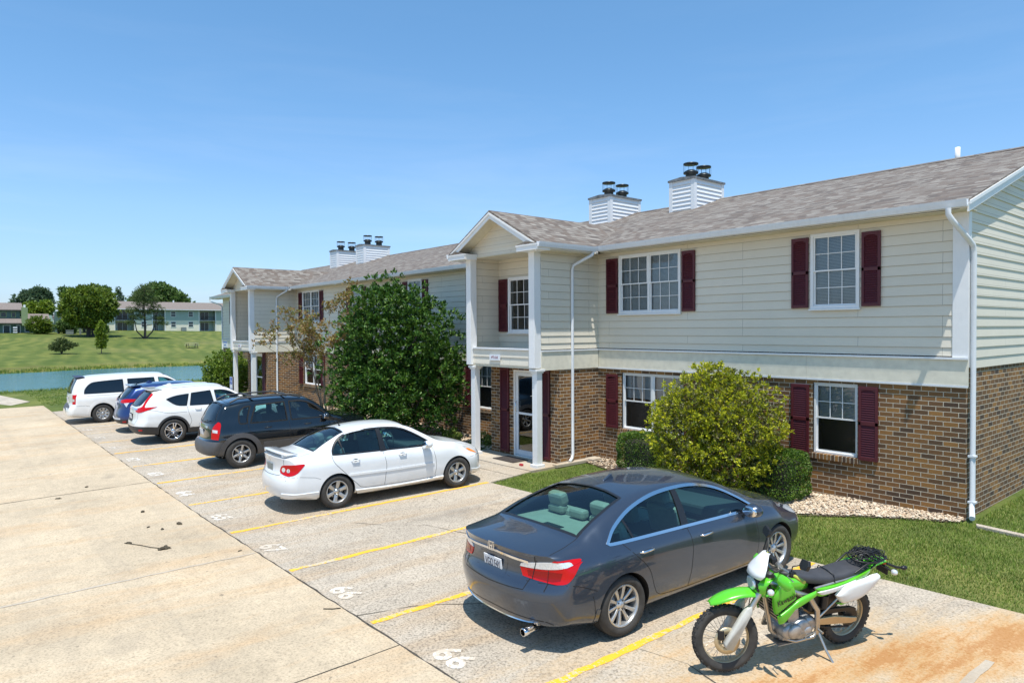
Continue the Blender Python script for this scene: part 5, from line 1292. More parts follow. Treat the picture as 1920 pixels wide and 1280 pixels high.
def hatch(D, label, cat='car'):
    "estate bodies: full height to the tail, sloping tailgate"
    L, W, H, hb = D['L'], D['W'], D['H'], D['belt']; ro = D['ax'][0]; wx, hx = D['scr'], D['cowl']   # roof front, screen base
    hz = D['hoodz']; nz = D['nosez']; rr_ = H-.055
    S = dict(L=L, W=W, paint=D['paint'], clad=D.get('clad', D['paint']), inner=M['int_dark'], prof=dict(
        zb=[(0, D['zb']+.06), (.6, D['zb']), (L-.5, D['zb']), (L, D['zb']+.05)], wb=[(0, W-.12), (.6, W-.06), (L-.6, W-.06), (L, W-.16)],
        zc=[(0, D['zc'])] if not isinstance(D['zc'], list) else D['zc'], wc=[(0, W-.03), (.7, W-.015), (L-.7, W-.02), (L, W-.09)],
        zm=[(0, .74), (L, .66)], wm=[(0, W-.03), (.8, W), (L-.8, W-.005), (L, W-.08)],
        zs=[(0, hb-.08), (hx, hb-.10), (L, nz-.12)], ws=[(0, W-.06), (.8, W-.022), (hx, W-.03), (L, W-.13)],
        zg=[(0, hb+D.get('bk', .02)), (L*.45, hb), (hx, hb-.03), (L-.4, nz), (L, nz-.06)], wg=[(0, W-.12), (.8, W-.07), (hx, W-.075), (L, W-.24)],
        zr=[(0, H-.16), (.5, H-.095), (L*.42, rr_-.01), (wx-.25, rr_-.045), (wx, rr_-.085), ((wx+hx)/2, (rr_-.07+hz)/2), (hx, hz-.045), (L-.4, nz+.06), (L, nz-.02)],
        wr=[(0, W-.27), (.6, W-.245), (L*.45, W-.235), (wx, W-.245), (hx, W-.17), (L-.4, W-.22), (L, W-.35)],
        zt=[(0, H-.10), (.5, H-.03), (L*.42, H), (wx-.25, H-.02), (wx, H-.055), ((wx+hx)/2, (H-.01+hz)/2), (hx, hz), (hx+.15, hz-.02), (L-.4, nz+.11), (L, nz)]),
        rear=D['rear'], front=[(.15, .08), (.35, .0), (.6, 0), (.8, .04), (1.0, .12)], rk=D.get('rk', .24), rpow=3.4, fk=.42, fpow=2.5, Fr=1.35, axles=D['ax'], arch=D['R']+.055, wr_=D['R'],
        cab=(.16, hx-.06), tint=D['tint'], smooth=3, floor=.80, side_glass=D['sg'], end_glass=D['eg'], gz=hz-.02, rgx=D.get('rgx', .62))
    c = Car('parked_car', S, label, cat); c.glass()
    for p in D['sg']: c.stroke('window_trim', 'side', p, D.get('tw', .024), .003, D.get('trim', M['blacktrim']), closed=True, mirror=True)
    seam = lambda pts, md='side', w_=.007, mir=True: c.stroke('panel_gap', md, pts, w_, .0012, M['seam'], mirror=mir)
    for q in D['seams']: seam(q)
    for q in D.get('rseams', []): seam(q, 'rear', mir=False)
    c.wheels(D['R'], D['r'], D['wd'], D['style'], W-.115)
    for x in D['handles']: handle(c, x, D['hzd'], D.get('hmat', D['paint']), .18)
    mirror_(c, hx-.28, hb+.02, D['paint'], (.10, .12, .09))
    c.seats(M['seatdark'], [(1.35 if L < 5 else 1.9, (-.36, .36), .50), (2.25 if L < 5 else 2.9, (-.38, .38), .54)], zc=.76)
    MB().box(hx-.62, hx-.12, -.70, .70, hb-.16, hb-.02).build('dashboard', M['int_dark'], c.root, bevel=.04); steer(c, hx-.70, .37, hb+.02)
    MB().box(.9, hx-.6, -.75, .75, .802, .812).build('cabin_floor', M['int_dark'], c.root)
    print('nonman', c.nonman); return c
def flare(c, x, z, r0, r1, mat, a0=-8, a1=188, off=.018):
    poly = [(x+r1*math.cos(R(a)), z+r1*math.sin(R(a))) for a in np.linspace(a0, a1, 22)]+[(x+r0*math.cos(R(a)), z+r0*math.sin(R(a))) for a in np.linspace(a1, a0, 22)]
    return c.patch('wheel_arch_flare', 'side', poly, off, mat, rim=off+.01, mirror=True, g=.06)
# ---- black estate with grey cladding
D = dict(L=4.325, W=.895, H=1.66, belt=1.03, ax=(.80, 3.43), scr=2.55, cowl=3.20, hoodz=1.12, nosez=.92, zb=.27, zc=[(0, .70), (.45, .66), (1.3, .52), (4.3, .55)], paint=M['car_black'], clad=M['clad_grey'], R=.352, r=.215, wd=.23, style='sixb',
         rear=[(.2, .14), (.38, .02), (.55, 0), (.66, .01), (.70, .09), (.85, .115), (1.0, .135), (1.1, .17), (1.35, .30), (1.52, .43), (1.62, .54)], tint=[M['glass_black'], M['glass_tint'], M['glass_black']], trim=M['seam'], tw=.03,
         sg=[spoly([(.78, 1.09), (.80, 1.33), (.92, 1.45, 1), (1.07, 1.47, 1), (.98, 1.20), (.97, 1.07, 1), (.88, 1.06)], 4), spoly([(1.04, 1.06, 1), (1.12, 1.30), (1.20, 1.475, 1), (1.9, 1.51, 1), (1.94, 1.055, 1)], 3), spoly([(2.04, 1.055, 1), (2.02, 1.51, 1), (2.35, 1.50), (2.62, 1.40), (2.94, 1.13), (2.98, 1.05, 1)], 3)],
         eg=[('rear', spoly([(-.60, 1.13), (0, 1.09), (.60, 1.13), (.57, 1.35), (.52, 1.53, 1), (0, 1.56), (-.52, 1.53, 1), (-.57, 1.35)], 4)), ('top', [(2.50, -.58), (2.46, 0), (2.50, .58), (2.8, .63), (3.10, .67), (3.16, 0), (3.10, -.67), (2.8, -.63)])],
         seams=[spoly([(.98, 1.04), (1.0, .90), (1.18, .70), (1.24, .42), (1.9, .38), (2.98, .38), (3.02, .6), (3.02, 1.0)], 3, False), [(1.98, 1.04), (1.99, .7), (1.97, .38)]], handles=(1.45, 2.45), hzd=.93, rgx=.76)
c = hatch(D, 'black compact estate car with dark grey bumpers, roof rails and silver six spoke wheels'); car3 = c
for wx in D['ax']: flare(c, wx, .352, .385, .50, M['clad_grey'])
c.patch('door_cladding', 'side', [(1.32, .37), (2.93, .37), (2.93, .60), (1.32, .58)], .012, M['clad_grey'], rim=.02, mirror=True)
for fl in (False, True):
    lp = c.patch('tail_lamp', 'corner', spoly([(.575, .735, 1), (.79, .72, 1), (.82, .90), (.80, 1.10), (.74, 1.14, 1), (.62, 1.02), (.575, .88)], 4), .010, M['redlens'], rim=.015, flip=fl, g=.03)
    c.patch('lamp_lens', 'corner', [(.61, .89), (.76, .88), (.76, .95), (.61, .96)], .014, M['clearlens'], rim=.006, flip=fl, parent=lp)
c.stroke('tailgate_trim', 'rear', [(-.42, 1.0), (0, 1.02), (.42, 1.0)], .05, .014, M['chrome'], rim=.012)
p, n_ = c.at('rear', 0, .86); c.plate(p.x-.01, 0, .86, None, R(-8))
for sg in (1, -1):
    rl = MB(); zt_ = 1.60; rl.tube([(.62, sg*.60, zt_-.03), (.80, sg*.605, zt_+.05), (1.4, sg*.61, zt_+.075), (2.1, sg*.605, zt_+.07), (2.35, sg*.60, zt_-.01)], .021, 8)
    rl.build('roof_rail', M['clad_black'], c.root)
for xb_ in (1.15, 1.95): MB().box(xb_, xb_+.06, -.6, .6, 1.675, 1.70).build('roof_bar', M['clad_black'], c.root, bevel=.01)
wp = MB(); wp.tube([(c.at('rear', 0, 1.10)[0].x-.02, .0, 1.10), (c.at('rear', -.25, 1.16)[0].x-.03, -.35, 1.17)], .012, 6); wp.build('wiper', M['blacktrim'], c.root)
place(c, -13.95, -7.08, R(-3))
# ---- white estate with dark sills
D = dict(L=4.59, W=.92, H=1.68, belt=1.06, ax=(1.02, 3.68), scr=2.55, cowl=3.35, hoodz=1.13, nosez=.93, zb=.24, zc=[(0, .56), (.6, .50), (1.4, .42), (4.3, .44)], paint=M['car_pearl'], clad=M['clad_black'], R=.362, r=.240, wd=.235, style='five',
         rear=[(.2, .20), (.35, .07), (.5, 0), (.62, .01), (.75, .05), (1.0, .08), (1.12, .13), (1.3, .28), (1.5, .47), (1.62, .60)], tint=[M['glass_dark'], M['glass_dark'], M['glass_tint'], M['glass_dark']], rk=.26,
         sg=[spoly([(.86, 1.30, 1), (1.12, 1.12), (1.40, 1.08, 1), (1.48, 1.42, 1), (1.12, 1.38)], 3), spoly([(1.50, 1.08, 1), (1.56, 1.435, 1), (2.10, 1.48, 1), (2.18, 1.07, 1)], 3), spoly([(2.28, 1.07, 1), (2.22, 1.48, 1), (2.50, 1.47), (2.78, 1.36), (3.10, 1.12), (3.14, 1.05, 1)], 3)],
         eg=[('rear', spoly([(-.55, 1.15), (0, 1.12), (.55, 1.15), (.60, 1.30), (.56, 1.49, 1), (0, 1.53), (-.56, 1.49, 1), (-.60, 1.30)], 4)), ('top', [(2.52, -.58), (2.48, 0), (2.52, .58), (2.85, .64), (3.20, .68), (3.27, 0), (3.20, -.68), (2.85, -.64)])],
         seams=[spoly([(1.42, 1.06), (1.44, .90), (1.52, .62), (1.50, .44), (2.15, .40), (3.20, .40), (3.24, .6), (3.20, 1.0)], 3, False), [(2.22, 1.05), (2.24, .7), (2.20, .40)], spoly([(.25, 1.05), (.60, .98), (.9, .90), (1.4, .90)], 3, False)], rseams=[[(-.62, 1.0), (-.60, .75), (-.50, .60), (.50, .60), (.60, .75), (.62, 1.0)]], handles=(1.72, 2.62), hzd=.97, rgx=.80)
c = hatch(D, 'white estate car with tall L shaped red tail lamps and black sills'); car4 = c
for wx in D['ax']: flare(c, wx, .362, .395, .455, M['clad_black'], off=.010)
for fl in (False, True):
    c.patch('tail_lamp', 'corner', spoly([(.40, .98, 1), (.58, .95), (.80, 1.0), (1.02, 1.10, 1), (.84, 1.10), (.76, 1.11), (.78, 1.25), (.86, 1.47, 1), (.78, 1.48, 1), (.70, 1.28), (.655, 1.12), (.42, 1.06, 1)], 4), .010, M['redlens'], rim=.015, flip=fl, g=.03)
    c.patch('reflector', 'corner', [(.58, .42), (.72, .43), (.72, .47), (.58, .46)], .008, M['redlens'], rim=.01, flip=fl)
c.stroke('tailgate_trim', 'rear', [(-.55, 1.04), (0, 1.06), (.55, 1.04)], .045, .012, M['chrome'], rim=.012)
p, n_ = c.at('rear', 0, .80); c.patch('plate_recess', 'rear', [(-.28, .68), (.28, .68), (.25, .90), (-.25, .90)], .001, M['clad_black']); c.plate(p.x-.01, 0, .80, None, R(-6))
fin = MB(); fin.prism([(.95, 1.64), (1.08, 1.72), (1.14, 1.72), (1.20, 1.65)], 1, -.02, .02); fin.build('roof_antenna', M['car_pearl'], c.root, bevel=.006)
sp = MB(); sp.box(.42, .80, -.60, .60, 1.575, 1.60); sp.build('roof_spoiler', M['car_pearl'], c.root, bevel=.01)
for sg in (1, -1):
    rl = MB(); rl.tube([(.95, sg*.63, 1.585), (1.1, sg*.64, 1.625), (1.9, sg*.645, 1.65), (2.3, sg*.64, 1.635), (2.45, sg*.63, 1.58)], .013, 6)
    rl.build('roof_rail', M['car_pearl'], c.root)
place(c, -19.12, -7.36, R(-2))
# ---- blue small estate, mostly hidden
D = dict(L=4.29, W=.885, H=1.60, belt=1.04, ax=(.82, 3.43), scr=2.45, cowl=3.15, hoodz=1.08, nosez=.88, zb=.24, zc=[(0, .46), (.6, .42), (4.3, .40)], paint=M['car_blue'], clad=M['clad_black'], R=.335, r=.215, wd=.215, style='sixb',
         rear=[(.2, .16), (.35, .03), (.5, 0), (.65, .03), (.8, .07), (1.0, .10), (1.12, .15), (1.3, .32), (1.5, .52), (1.6, .64)], tint=[M['glass_dark'], M['glass_tint'], M['glass_black']], rk=.28,
         sg=[spoly([(.92, 1.22, 1), (1.3, 1.10), (1.9, 1.07, 1), (1.88, 1.42, 1), (1.4, 1.38)], 3), spoly([(2.0, 1.07, 1), (1.98, 1.43, 1), (2.4, 1.38), (2.85, 1.08, 1)], 3)],
         eg=[('rear', spoly([(-.52, 1.14), (0, 1.11), (.52, 1.14), (.55, 1.28), (.50, 1.43, 1), (0, 1.46), (-.50, 1.43, 1), (-.55, 1.28)], 4)), ('top', [(2.42, -.55), (2.38, 0), (2.42, .55), (2.8, .62), (3.02, .65), (3.08, 0), (3.02, -.65), (2.8, -.62)])],
         seams=[[(1.1, 1.04), (1.25, .5), (2.0, .42)], [(1.95, 1.05), (1.95, .42)]], handles=(2.3,), hzd=.95, rgx=.78)
c = hatch(D, 'blue metallic small estate car, mostly hidden behind the white estate car'); car5 = c
for fl in (False, True):
    lp = c.patch('tail_lamp', 'corner', spoly([(.42, 1.0, 1), (.62, .985), (.90, 1.03), (.96, 1.10, 1), (.7, 1.115), (.44, 1.08, 1)], 4), .010, M['redlens'], rim=.015, flip=fl, g=.03)
    c.patch('reversing_lens', 'corner', [(.60, .985), (.80, 1.00), (.72, .86)], .010, M['clearlens'], rim=.01, flip=fl, parent=lp)
    c.patch('reflector', 'corner', [(.58, .36), (.72, .37), (.72, .41), (.58, .40)], .008, M['redlens'], rim=.01, flip=fl)
c.stroke('lower_trim', 'rear', [(-.6, .48), (0, .45), (.6, .48)], .04, .01, M['gutter'], rim=.01)
p, n_ = c.at('rear', 0, .90); c.plate(p.x-.01, 0, .90, None, R(-6))
fin = MB(); fin.prism([(.92, 1.55), (1.05, 1.64), (1.11, 1.64), (1.18, 1.57)], 1, -.02, .02); fin.build('roof_antenna', M['car_blue'], c.root, bevel=.006)
sp = MB(); sp.box(.42, .75, -.56, .56, 1.50, 1.525); sp.build('roof_spoiler', M['car_blue'], c.root, bevel=.01)
place(c, -22.05, -7.45, R(-2))
# ---- white people carrier
D = dict(L=5.14, W=.975, H=1.74, belt=1.06, ax=(1.12, 4.20), scr=3.25, cowl=4.10, hoodz=1.12, nosez=.92, zb=.20, zc=[(0, .34)], paint=M['car_van'], R=.338, r=.205, wd=.22, style='cover',
         rear=[(.2, .10), (.35, 0), (.55, 0), (.62, .02), (.66, .12), (.8, .13), (1.05, .14), (1.3, .20), (1.55, .32), (1.70, .42)], tint=[M['glass_dark'], M['glass_dark'], M['glass_tint'], M['glass_dark']], rk=.16,
         sg=[spoly([(.56, 1.08, 1), (.60, 1.25), (.76, 1.43), (1.0, 1.49), (1.80, 1.535, 1), (1.82, 1.08, 1)], 3), spoly([(1.98, 1.08, 1), (1.96, 1.54, 1), (2.85, 1.55, 1), (2.92, 1.08, 1)], 3), spoly([(3.06, 1.08, 1), (3.0, 1.55, 1), (3.3, 1.50), (3.6, 1.35), (3.9, 1.08, 1)], 3)],
         eg=[('rear', spoly([(-.66, 1.12, 1), (0, 1.10), (.66, 1.12, 1), (.64, 1.35), (.60, 1.60, 1), (0, 1.62), (-.60, 1.60, 1), (-.64, 1.35)], 4)), ('top', [(3.22, -.62), (3.18, 0), (3.22, .62), (3.6, .70), (3.95, .74), (4.02, 0), (3.95, -.74), (3.6, -.70)])],
         seams=[[(1.90, 1.06), (1.90, .40), (2.9, .36)], [(2.98, 1.06), (3.0, .36)], [(.05, .66), (.6, .66), (.72, .62)], [(.62, 1.0), (1.9, 1.0)]], rseams=[[(-.72, 1.05), (-.72, .68), (.72, .68), (.72, 1.05)]], handles=(2.1, 3.15), hzd=.96, hmat=M['chrome'], rgx=.50)
c = hatch(D, 'white people carrier with dark windows and square red tail lamps, farthest in the row', 'minivan'); car6 = c
flare(c, 1.12, .338, .39, .47, M['car_van'], off=.014)
for fl in (False, True):
    lp = c.patch('tail_lamp', 'corner', [(.70, .72), (.86, .72), (.86, 1.06), (.70, 1.06)], .008, M['redlens'], rim=.015, flip=fl, g=.04)
    c.patch('reversing_lens', 'corner', [(.71, .82), (.82, .82), (.82, .91), (.71, .91)], .012, M['clearlens'], rim=.006, flip=fl, parent=lp)
sp = MB(); sp.box(.34, .62, -.62, .62, 1.655, 1.685); sp.build('roof_spoiler', M['ink'], c.root, bevel=.012)
c.patch('bumper_step', 'top', [(.02, -.7), (.12, -.7), (.12, .7), (.02, .7)], .008, M['clad_grey'], rim=.01)
c.stroke('tailgate_trim', 'rear', [(-.40, .98), (.40, .98)], .04, .012, M['chrome'], rim=.012)
p, n_ = c.at('rear', 0, .86); c.plate(p.x-.01, 0, .86, None, R(-4))
place(c, -25.95, -8.1, R(-2))
# ---------------------------------------------------------------- motorcycle
M['green'] = simple('lime_green_plastic', (.10, .50, .015), .28, 0, .6, .03); M['whiteplastic'] = simple('white_plastic', (.74, .75, .73), .3, 0, .4, .03)
M['alu'] = simple('brushed_aluminium', (.50, .48, .44), .35, .85, noise_amt=.12); M['forkguard'] = simple('scuffed_white_guard', (.52, .51, .46), .5, noise_amt=.1, nscale=12)
M['engine'] = simple('engine_alloy', (.42, .42, .42), .42, .7, noise_amt=.2, nscale=14); M['blackmetal'] = simple('black_metal', (.02, .02, .021), .4, .3, noise_amt=.1)
M['vinylseat'] = simple('seat_vinyl', (.045, .045, .05), .55, noise_amt=.15); M['grip'] = simple('olive_yellow_grip', (.42, .42, .06), .6); M['brass'] = simple('rim_bronze', (.55, .46, .30), .35, .7)
BK = empty('dirt_motorcycle', label='lime green and white trail motorcycle leaning on its side stand', cat='motorcycle')
def puff(name, poly, y0, y1, mat, parent=None, ins=.80, mirror=False, sm=4, M4=None, both=False):
    "curved plastic panel: outline on y0 swelling out to y1"
    P = spoly(poly, sm); cx = sum(p[0] for p in P)/len(P); cz = sum(p[1] for p in P)/len(P); mb = MB()
    lv = [(1, y0), (.97, y0+(y1-y0)*.55), (.90, y0+(y1-y0)*.85), (ins*.92, y1), (.45, y1+(y1-y0)*.05), (0.001, y1+(y1-y0)*.06)]
    n = len(P)
    for sg in ((1, -1) if mirror else (1,)):
        vs = [(cx+(x-cx)*k, sg*y, cz+(z-cz)*k) for k, y in lv for x, z in P]
        fs = [(i*n+j, i*n+(j+1) % n, (i+1)*n+(j+1) % n, (i+1)*n+j) for i in range(len(lv)-1) for j in range(n)]+[tuple(range(n))]
        if M4 is not None: vs = [tuple(M4 @ Vector(v)) for v in vs]
        mb.add(vs, fs, 0, True)
    o = mb.build(name, mat, parent or BK, fixn=True)
    try: o.data.set_sharp_from_angle(angle=R(50))
    except Exception: pass
    return o
def moto_wheel(name, R_, tw, knob, Mx, parent):
    e = bpy.data.objects.new(name, None); COL.objects.link(e); e.parent = parent; e.matrix_local = Mx; e.empty_display_size = .1
    rr_ = R_-.085; t = MB()
    prof = []
    for k in range(13):
        a = -math.pi*.62+math.pi*1.24*k/12; prof.append((rr_+.042+math.cos(a)*.040, math.sin(a)*tw/2))
    prof = [(rr_-.004, -tw*.30)]+prof+[(rr_-.004, tw*.30)]; t.lathe(prof, 60, 1)
    nk = 44
    for k in range(nk):
        a = 2*math.pi*k/nk; M_ = Matrix.Rotation(a, 4, 'Y')
        for j, (y, w_) in enumerate(((-.26, .17), (0, .22), (.26, .17)) if k % 2 else ((-.37, .15), (-.13, .16), (.13, .16), (.37, .15))):
            rad = rr_+.042+math.cos(y*2.2)*.040
            t.box(-.5*R_*2*math.pi/nk*.62, .5*R_*2*math.pi/nk*.62, (y-w_/2)*tw, (y+w_/2)*tw, rad-.008, rad+knob, M=M_)
    t.build('tyre', M['tyre'], e)
    r = MB(); r.lathe([(rr_+.006, -tw*.30), (rr_-.006, -tw*.27), (rr_-.012, -tw*.1), (rr_-.012, tw*.1), (rr_-.006, tw*.27), (rr_+.006, tw*.30)], 60, 1)
    r.lathe([(rr_-.004, tw*.29), (rr_-.014, tw*.1), (rr_-.016, 0), (rr_-.014, -tw*.1), (rr_-.004, -tw*.29)], 60, 1); r.build('rim', M['brass'], e)
    s_ = MB(); n = 32
    for k in range(n):
        a = 2*math.pi*k/n; sd_ = 1 if k % 2 else -1; off = .42*(1 if (k//2) % 2 else -1); hb_ = a+off
        s_.tube([(.030*math.cos(hb_), sd_*.032, .030*math.sin(hb_)), ((rr_-.012)*math.cos(a), sd_*.004, (rr_-.012)*math.sin(a))], .0022, 4, cap=False)
    s_.build('spokes', M['alu'], e)
    h = MB(); h.lathe([(0, -.062), (.018, -.062), (.020, -.045), (.042, -.040), (.044, -.028), (.024, -.02), (.024, .02), (.044, .028), (.042, .040), (.020, .045), (.018, .062), (0, .062)], 24, 1); h.build('hub', M['blackmetal'], e)
    return e
fx, fz = 1.46, .312/.90
# steering axis through (1.10, 1.00) and the axle with trail
HD = Vector((1.13, 0, .96)); rake = R(27); axis = Vector((-math.sin(rake), 0, math.cos(rake)))
STEER = Matrix.Translation(HD) @ Matrix.Rotation(R(-21), 4, axis) @ Matrix.Translation(-HD)
FR = bpy.data.objects.new('steering_assembly', None)
FR = None
def fsteer(mb):
    mb.v = [tuple(STEER @ Vector(v)) for v in mb.v]; return mb
SC = Matrix.Diagonal((1, .94, .90, 1))
def wheel_mx(Q):
    Q = SC @ Q; q = Q.to_3x3().normalized(); x_ = q.col[0].normalized(); y_ = (q.col[1]-x_*q.col[1].dot(x_)).normalized(); z_ = x_.cross(y_)
    W_ = Matrix((x_, y_, z_)).transposed().to_4x4(); W_.translation = Q.translation; return SC.inverted() @ W_
moto_wheel('rear_wheel', .298, .112, .009, wheel_mx(Matrix.Translation((0, 0, .298/.90))), BK)
fwm = wheel_mx(STEER @ Matrix.Translation((fx, 0, fz))); fwh = moto_wheel('front_wheel', .308, .086, .006, fwm, BK)
d = MB(); d.lathe([(.062, .058), (.122, .058), (.122, .063), (.062, .063), (.062, .058)], 36, 1, mi=0)
for k in range(8):
    a = 2*math.pi*k/8; d.tube([(.03*math.cos(a), .052, .03*math.sin(a)), (.075*math.cos(a+.3), .060, .075*math.sin(a+.3))], .006, 5)
d.build('brake_disc', M['brass'], fwh, fixn=True)
# fork
ft = Vector((fx, 0, fz)); up = axis
def along(t, y, fwd=0): return ft+up*t+Vector((math.cos(rake), 0, math.sin(rake)))*fwd+Vector((0, y, 0))
for nm, a, b, ra, rb, mt in (('fork_stanchion', .30, .80, .0275, .0275, 'alu'), ('fork_slider', -.02, .36, .026, .034, 'forkguard')):
    m_ = MB()
    for y in (-.095, .095): m_.tube([along(a, y, -.03), along((a+b)/2, y, -.03), along(b, y, -.03)], [ra, (ra+rb)/2, rb], 14)
    fsteer(m_).build(nm, M[mt], BK)
g = MB()
for y in (-.095, .095):
    pts = [(-.05, -.05), (-.055, .03), (-.02, .05), (.10, .042), (.36, .035), (.42, .0), (.36, -.035), (.10, -.045)]
    for sg in (1,):
        vs = [];
        for yy, k in ((y-.036, .7), (y-.03, 1), (y+.03, 1), (y+.036, .7)):
            for t_, f_ in pts: vs.append(tuple(along(t_, yy, -.03+f_*k+.012)))
        n = len(pts); g.add(vs, [(i*n+j, i*n+(j+1) % n, (i+1)*n+(j+1) % n, (i+1)*n+j) for i in range(3) for j in range(n)]+[tuple(range(n)), tuple(range(4*n-1, 3*n-1, -1))], 0, True)
fsteer(g).build('fork_guard', M['forkguard'], BK, fixn=True)
tc = MB()
for t_ in (.60, .76): 
    c = along(t_, 0, -.02); tc.box(c.x-.05, c.x+.04, -.13, .13, c.z-.018, c.z+.018)
fsteer(tc).build('fork_clamp', M['blackmetal'], BK, bevel=.01)
cal = MB(); c = along(.02, .06, .08); cal.box(c.x-.03, c.x+.03, .045, .085, c.z-.04, c.z+.05); fsteer(cal).build('brake_caliper', M['blackmetal'], BK, bevel=.008)
# front mudguard: a long tapering arched strip
def strip3(name, pts, mat, par=BK, st=True, th=.006):
    "pts: (x, z, half width, crown)"
    mb = MB(); N = 9; vs = []
    P = [pchip([(i, p[k]) for i, p in enumerate(pts)]) for k in range(4)]; n_ = (len(pts)-1)*4
    for i in range(n_+1):
        u = i*(len(pts)-1)/n_; x, z, hw, cr = (f(u) for f in P)
        for j in range(N):
            q = -1+2*j/(N-1); vs.append((x, q*hw, z-cr*abs(q)**2.2))
    mb.add(vs, [(i*N+j, i*N+j+1, (i+1)*N+j+1, (i+1)*N+j) for i in range(n_) for j in range(N-1)], 0, True)
    if st: fsteer(mb)
    o = mb.build(name, mat, par); sm_ = o.modifiers.new('s', 'SOLIDIFY'); sm_.thickness = th; sm_.offset = 0; return o
strip3('front_mudguard', [(1.00, .79, .055, .03), (1.12, .835, .095, .035), (1.28, .85, .120, .045), (1.42, .825, .120, .045), (1.55, .765, .100, .035), (1.62, .71, .05, .015)], M['green'])
# headlamp cowl
def cowl(name, secs, mat, par=BK, N=11):
    mb = MB(); vs = []
    for (x, z, hw, hh, dx) in secs:
        for j in range(N):
            a = math.pi*j/(N-1)-math.pi/2; vs.append((x+dx*math.cos(a), hw*math.sin(a), z))
    mb.add(vs, [(i*N+j, i*N+j+1, (i+1)*N+j+1, (i+1)*N+j) for i in range(len(secs)-1) for j in range(N-1)], 0, True)
    fsteer(mb); o = mb.build(name, mat, par); sm_ = o.modifiers.new('s', 'SOLIDIFY'); sm_.thickness = .008; return o
cowl('number_board', [(1.06, 1.21, .050, 0, .02), (1.08, 1.205, .065, 0, .02), (1.135, 1.09, .155, 0, .03), (1.165, 1.03, .190, 0, .035), (1.185, .985, .145, 0, .05)], M['whiteplastic'])
cowl('headlamp_surround', [(1.09, 1.0, .185, 0, .04), (1.14, .93, .175, 0, .075), (1.14, .85, .145, 0, .08), (1.10, .79, .08, 0, .06)], M['green'])
hl = MB(); hl.prism([(-.085, .955), (-.10, .90), (-.05, .845), (.05, .845), (.10, .90), (.085, .955), (0, .975)], 0, 1.15, 1.235); fsteer(hl).build('headlamp', M['clearlens'], BK, bevel=.02, fixn=True)
hk = MB(); hk.prism([(-.11, .965), (-.125, .90), (-.06, .828), (.06, .828), (.125, .90), (.11, .965), (0, .99)], 0, 1.12, 1.215); fsteer(hk).build('headlamp_bezel', M['blackmetal'], BK, bevel=.015, fixn=True)
# handlebar, grips, guards, levers, mirrors
STEER0 = STEER; STEER = STEER0 @ Matrix.Translation((-.05, 0, -.05))
hb_ = MB(); hb_.tube([(.955, .40, 1.115), (.985, .30, 1.13), (1.04, .16, 1.155), (1.07, .10, 1.10), (1.07, 0, 1.085), (1.07, -.10, 1.10), (1.04, -.16, 1.155), (.985, -.30, 1.13), (.955, -.40, 1.115)], .012, 10)
hb_.tube([(1.045, .15, 1.155), (1.045, -.15, 1.155)], .008, 8); fsteer(hb_).build('handlebar', M['alu'], BK)
pad = MB(); pad.tube([(1.045, .12, 1.158), (1.045, -.12, 1.158)], .026, 12); fsteer(pad).build('bar_pad', M['alu'], BK)
for sg in (1, -1):
    gr = MB(); gr.tube([(.953, sg*.415, 1.114), (.985, sg*.295, 1.130)], .018, 12); fsteer(gr).build('grip', M['grip'], BK)
    sw_ = MB(); sw_.box(.965, 1.02, min(sg*.24, sg*.29), max(sg*.24, sg*.29), 1.105, 1.165); fsteer(sw_).build('switch_block', M['blackmetal'], BK, bevel=.01)
    lv = MB(); lv.tube([(1.01, sg*.25, 1.13), (1.05, sg*.28, 1.125), (1.045, sg*.40, 1.115)], .006, 6); fsteer(lv).build('lever', M['alu'], BK)
    hg = MB(); N = 7; vs = []
    outl = [(.44, 1.07, .07), (.42, 1.02, .08), (.32, .995, .10), (.24, 1.03, .11), (.18, 1.09, .10), (.24, 1.14, .095), (.34, 1.15, .085), (.42, 1.12, .07)]
    cen = (.31, 1.08, .145)
    P3 = [Vector((1.0+x, sg*y, z)) for y, z, x in outl]; c3 = Vector((1.0+cen[2], sg*cen[0], cen[1]))
    vs = [tuple(p) for p in P3]+[tuple(p.lerp(c3, .35)+Vector((.010, 0, 0))) for p in P3]+[tuple(c3+Vector((.002, 0, 0)))]
    n = len(P3); hg.add(vs, [(j, (j+1) % n, n+(j+1) % n, n+j) for j in range(n)]+[(n+j, n+(j+1) % n, 2*n) for j in range(n)], 0, True)
    fsteer(hg); o = hg.build('hand_guard', M['green'], BK); sm_ = o.modifiers.new('s', 'SOLIDIFY'); sm_.thickness = .006
    ss = o.modifiers.new('u', 'SUBSURF'); ss.levels = 1; ss.render_levels = 1
    dc = MB(); dc.box(1.112, 1.116, min(sg*.28, sg*.33), max(sg*.28, sg*.33), 1.06, 1.12); fsteer(dc).build('sticker', M['redlens'], o)
    mi_ = MB(); mi_.tube([(1.0, sg*.25, 1.15), (1.0, sg*.28, 1.22), (.97, sg*.36, 1.30 if sg < 0 else 1.26)], .006, 6)
    c = Vector((.955, sg*.43, 1.345 if sg < 0 else 1.285)); Mx = Matrix.Translation(c) @ Matrix.Rotation(R(-12), 4, 'Y') @ Matrix.Rotation(R(sg*10), 4, 'X')
    mi_.prism([(-.085, -.01), (-.06, -.048), (.05, -.048), (.085, .0), (.07, .045), (-.05, .050)], 0, -.012, .014, M=Mx); fsteer(mi_).build('mirror', M['blackmetal'], BK, bevel=.006, fixn=True)
    tl = MB(); tl.tube([(1.13, sg*.10, .93), (1.16, sg*.17, .935)], .008, 6); tl.ellipsoid((1.165, sg*.205, .935), (.032, .036, .032), 12, 1); fsteer(tl).build('indicator', [M['blackmetal'], M['clearlens']], BK)
STEER = STEER0
cb = MB()
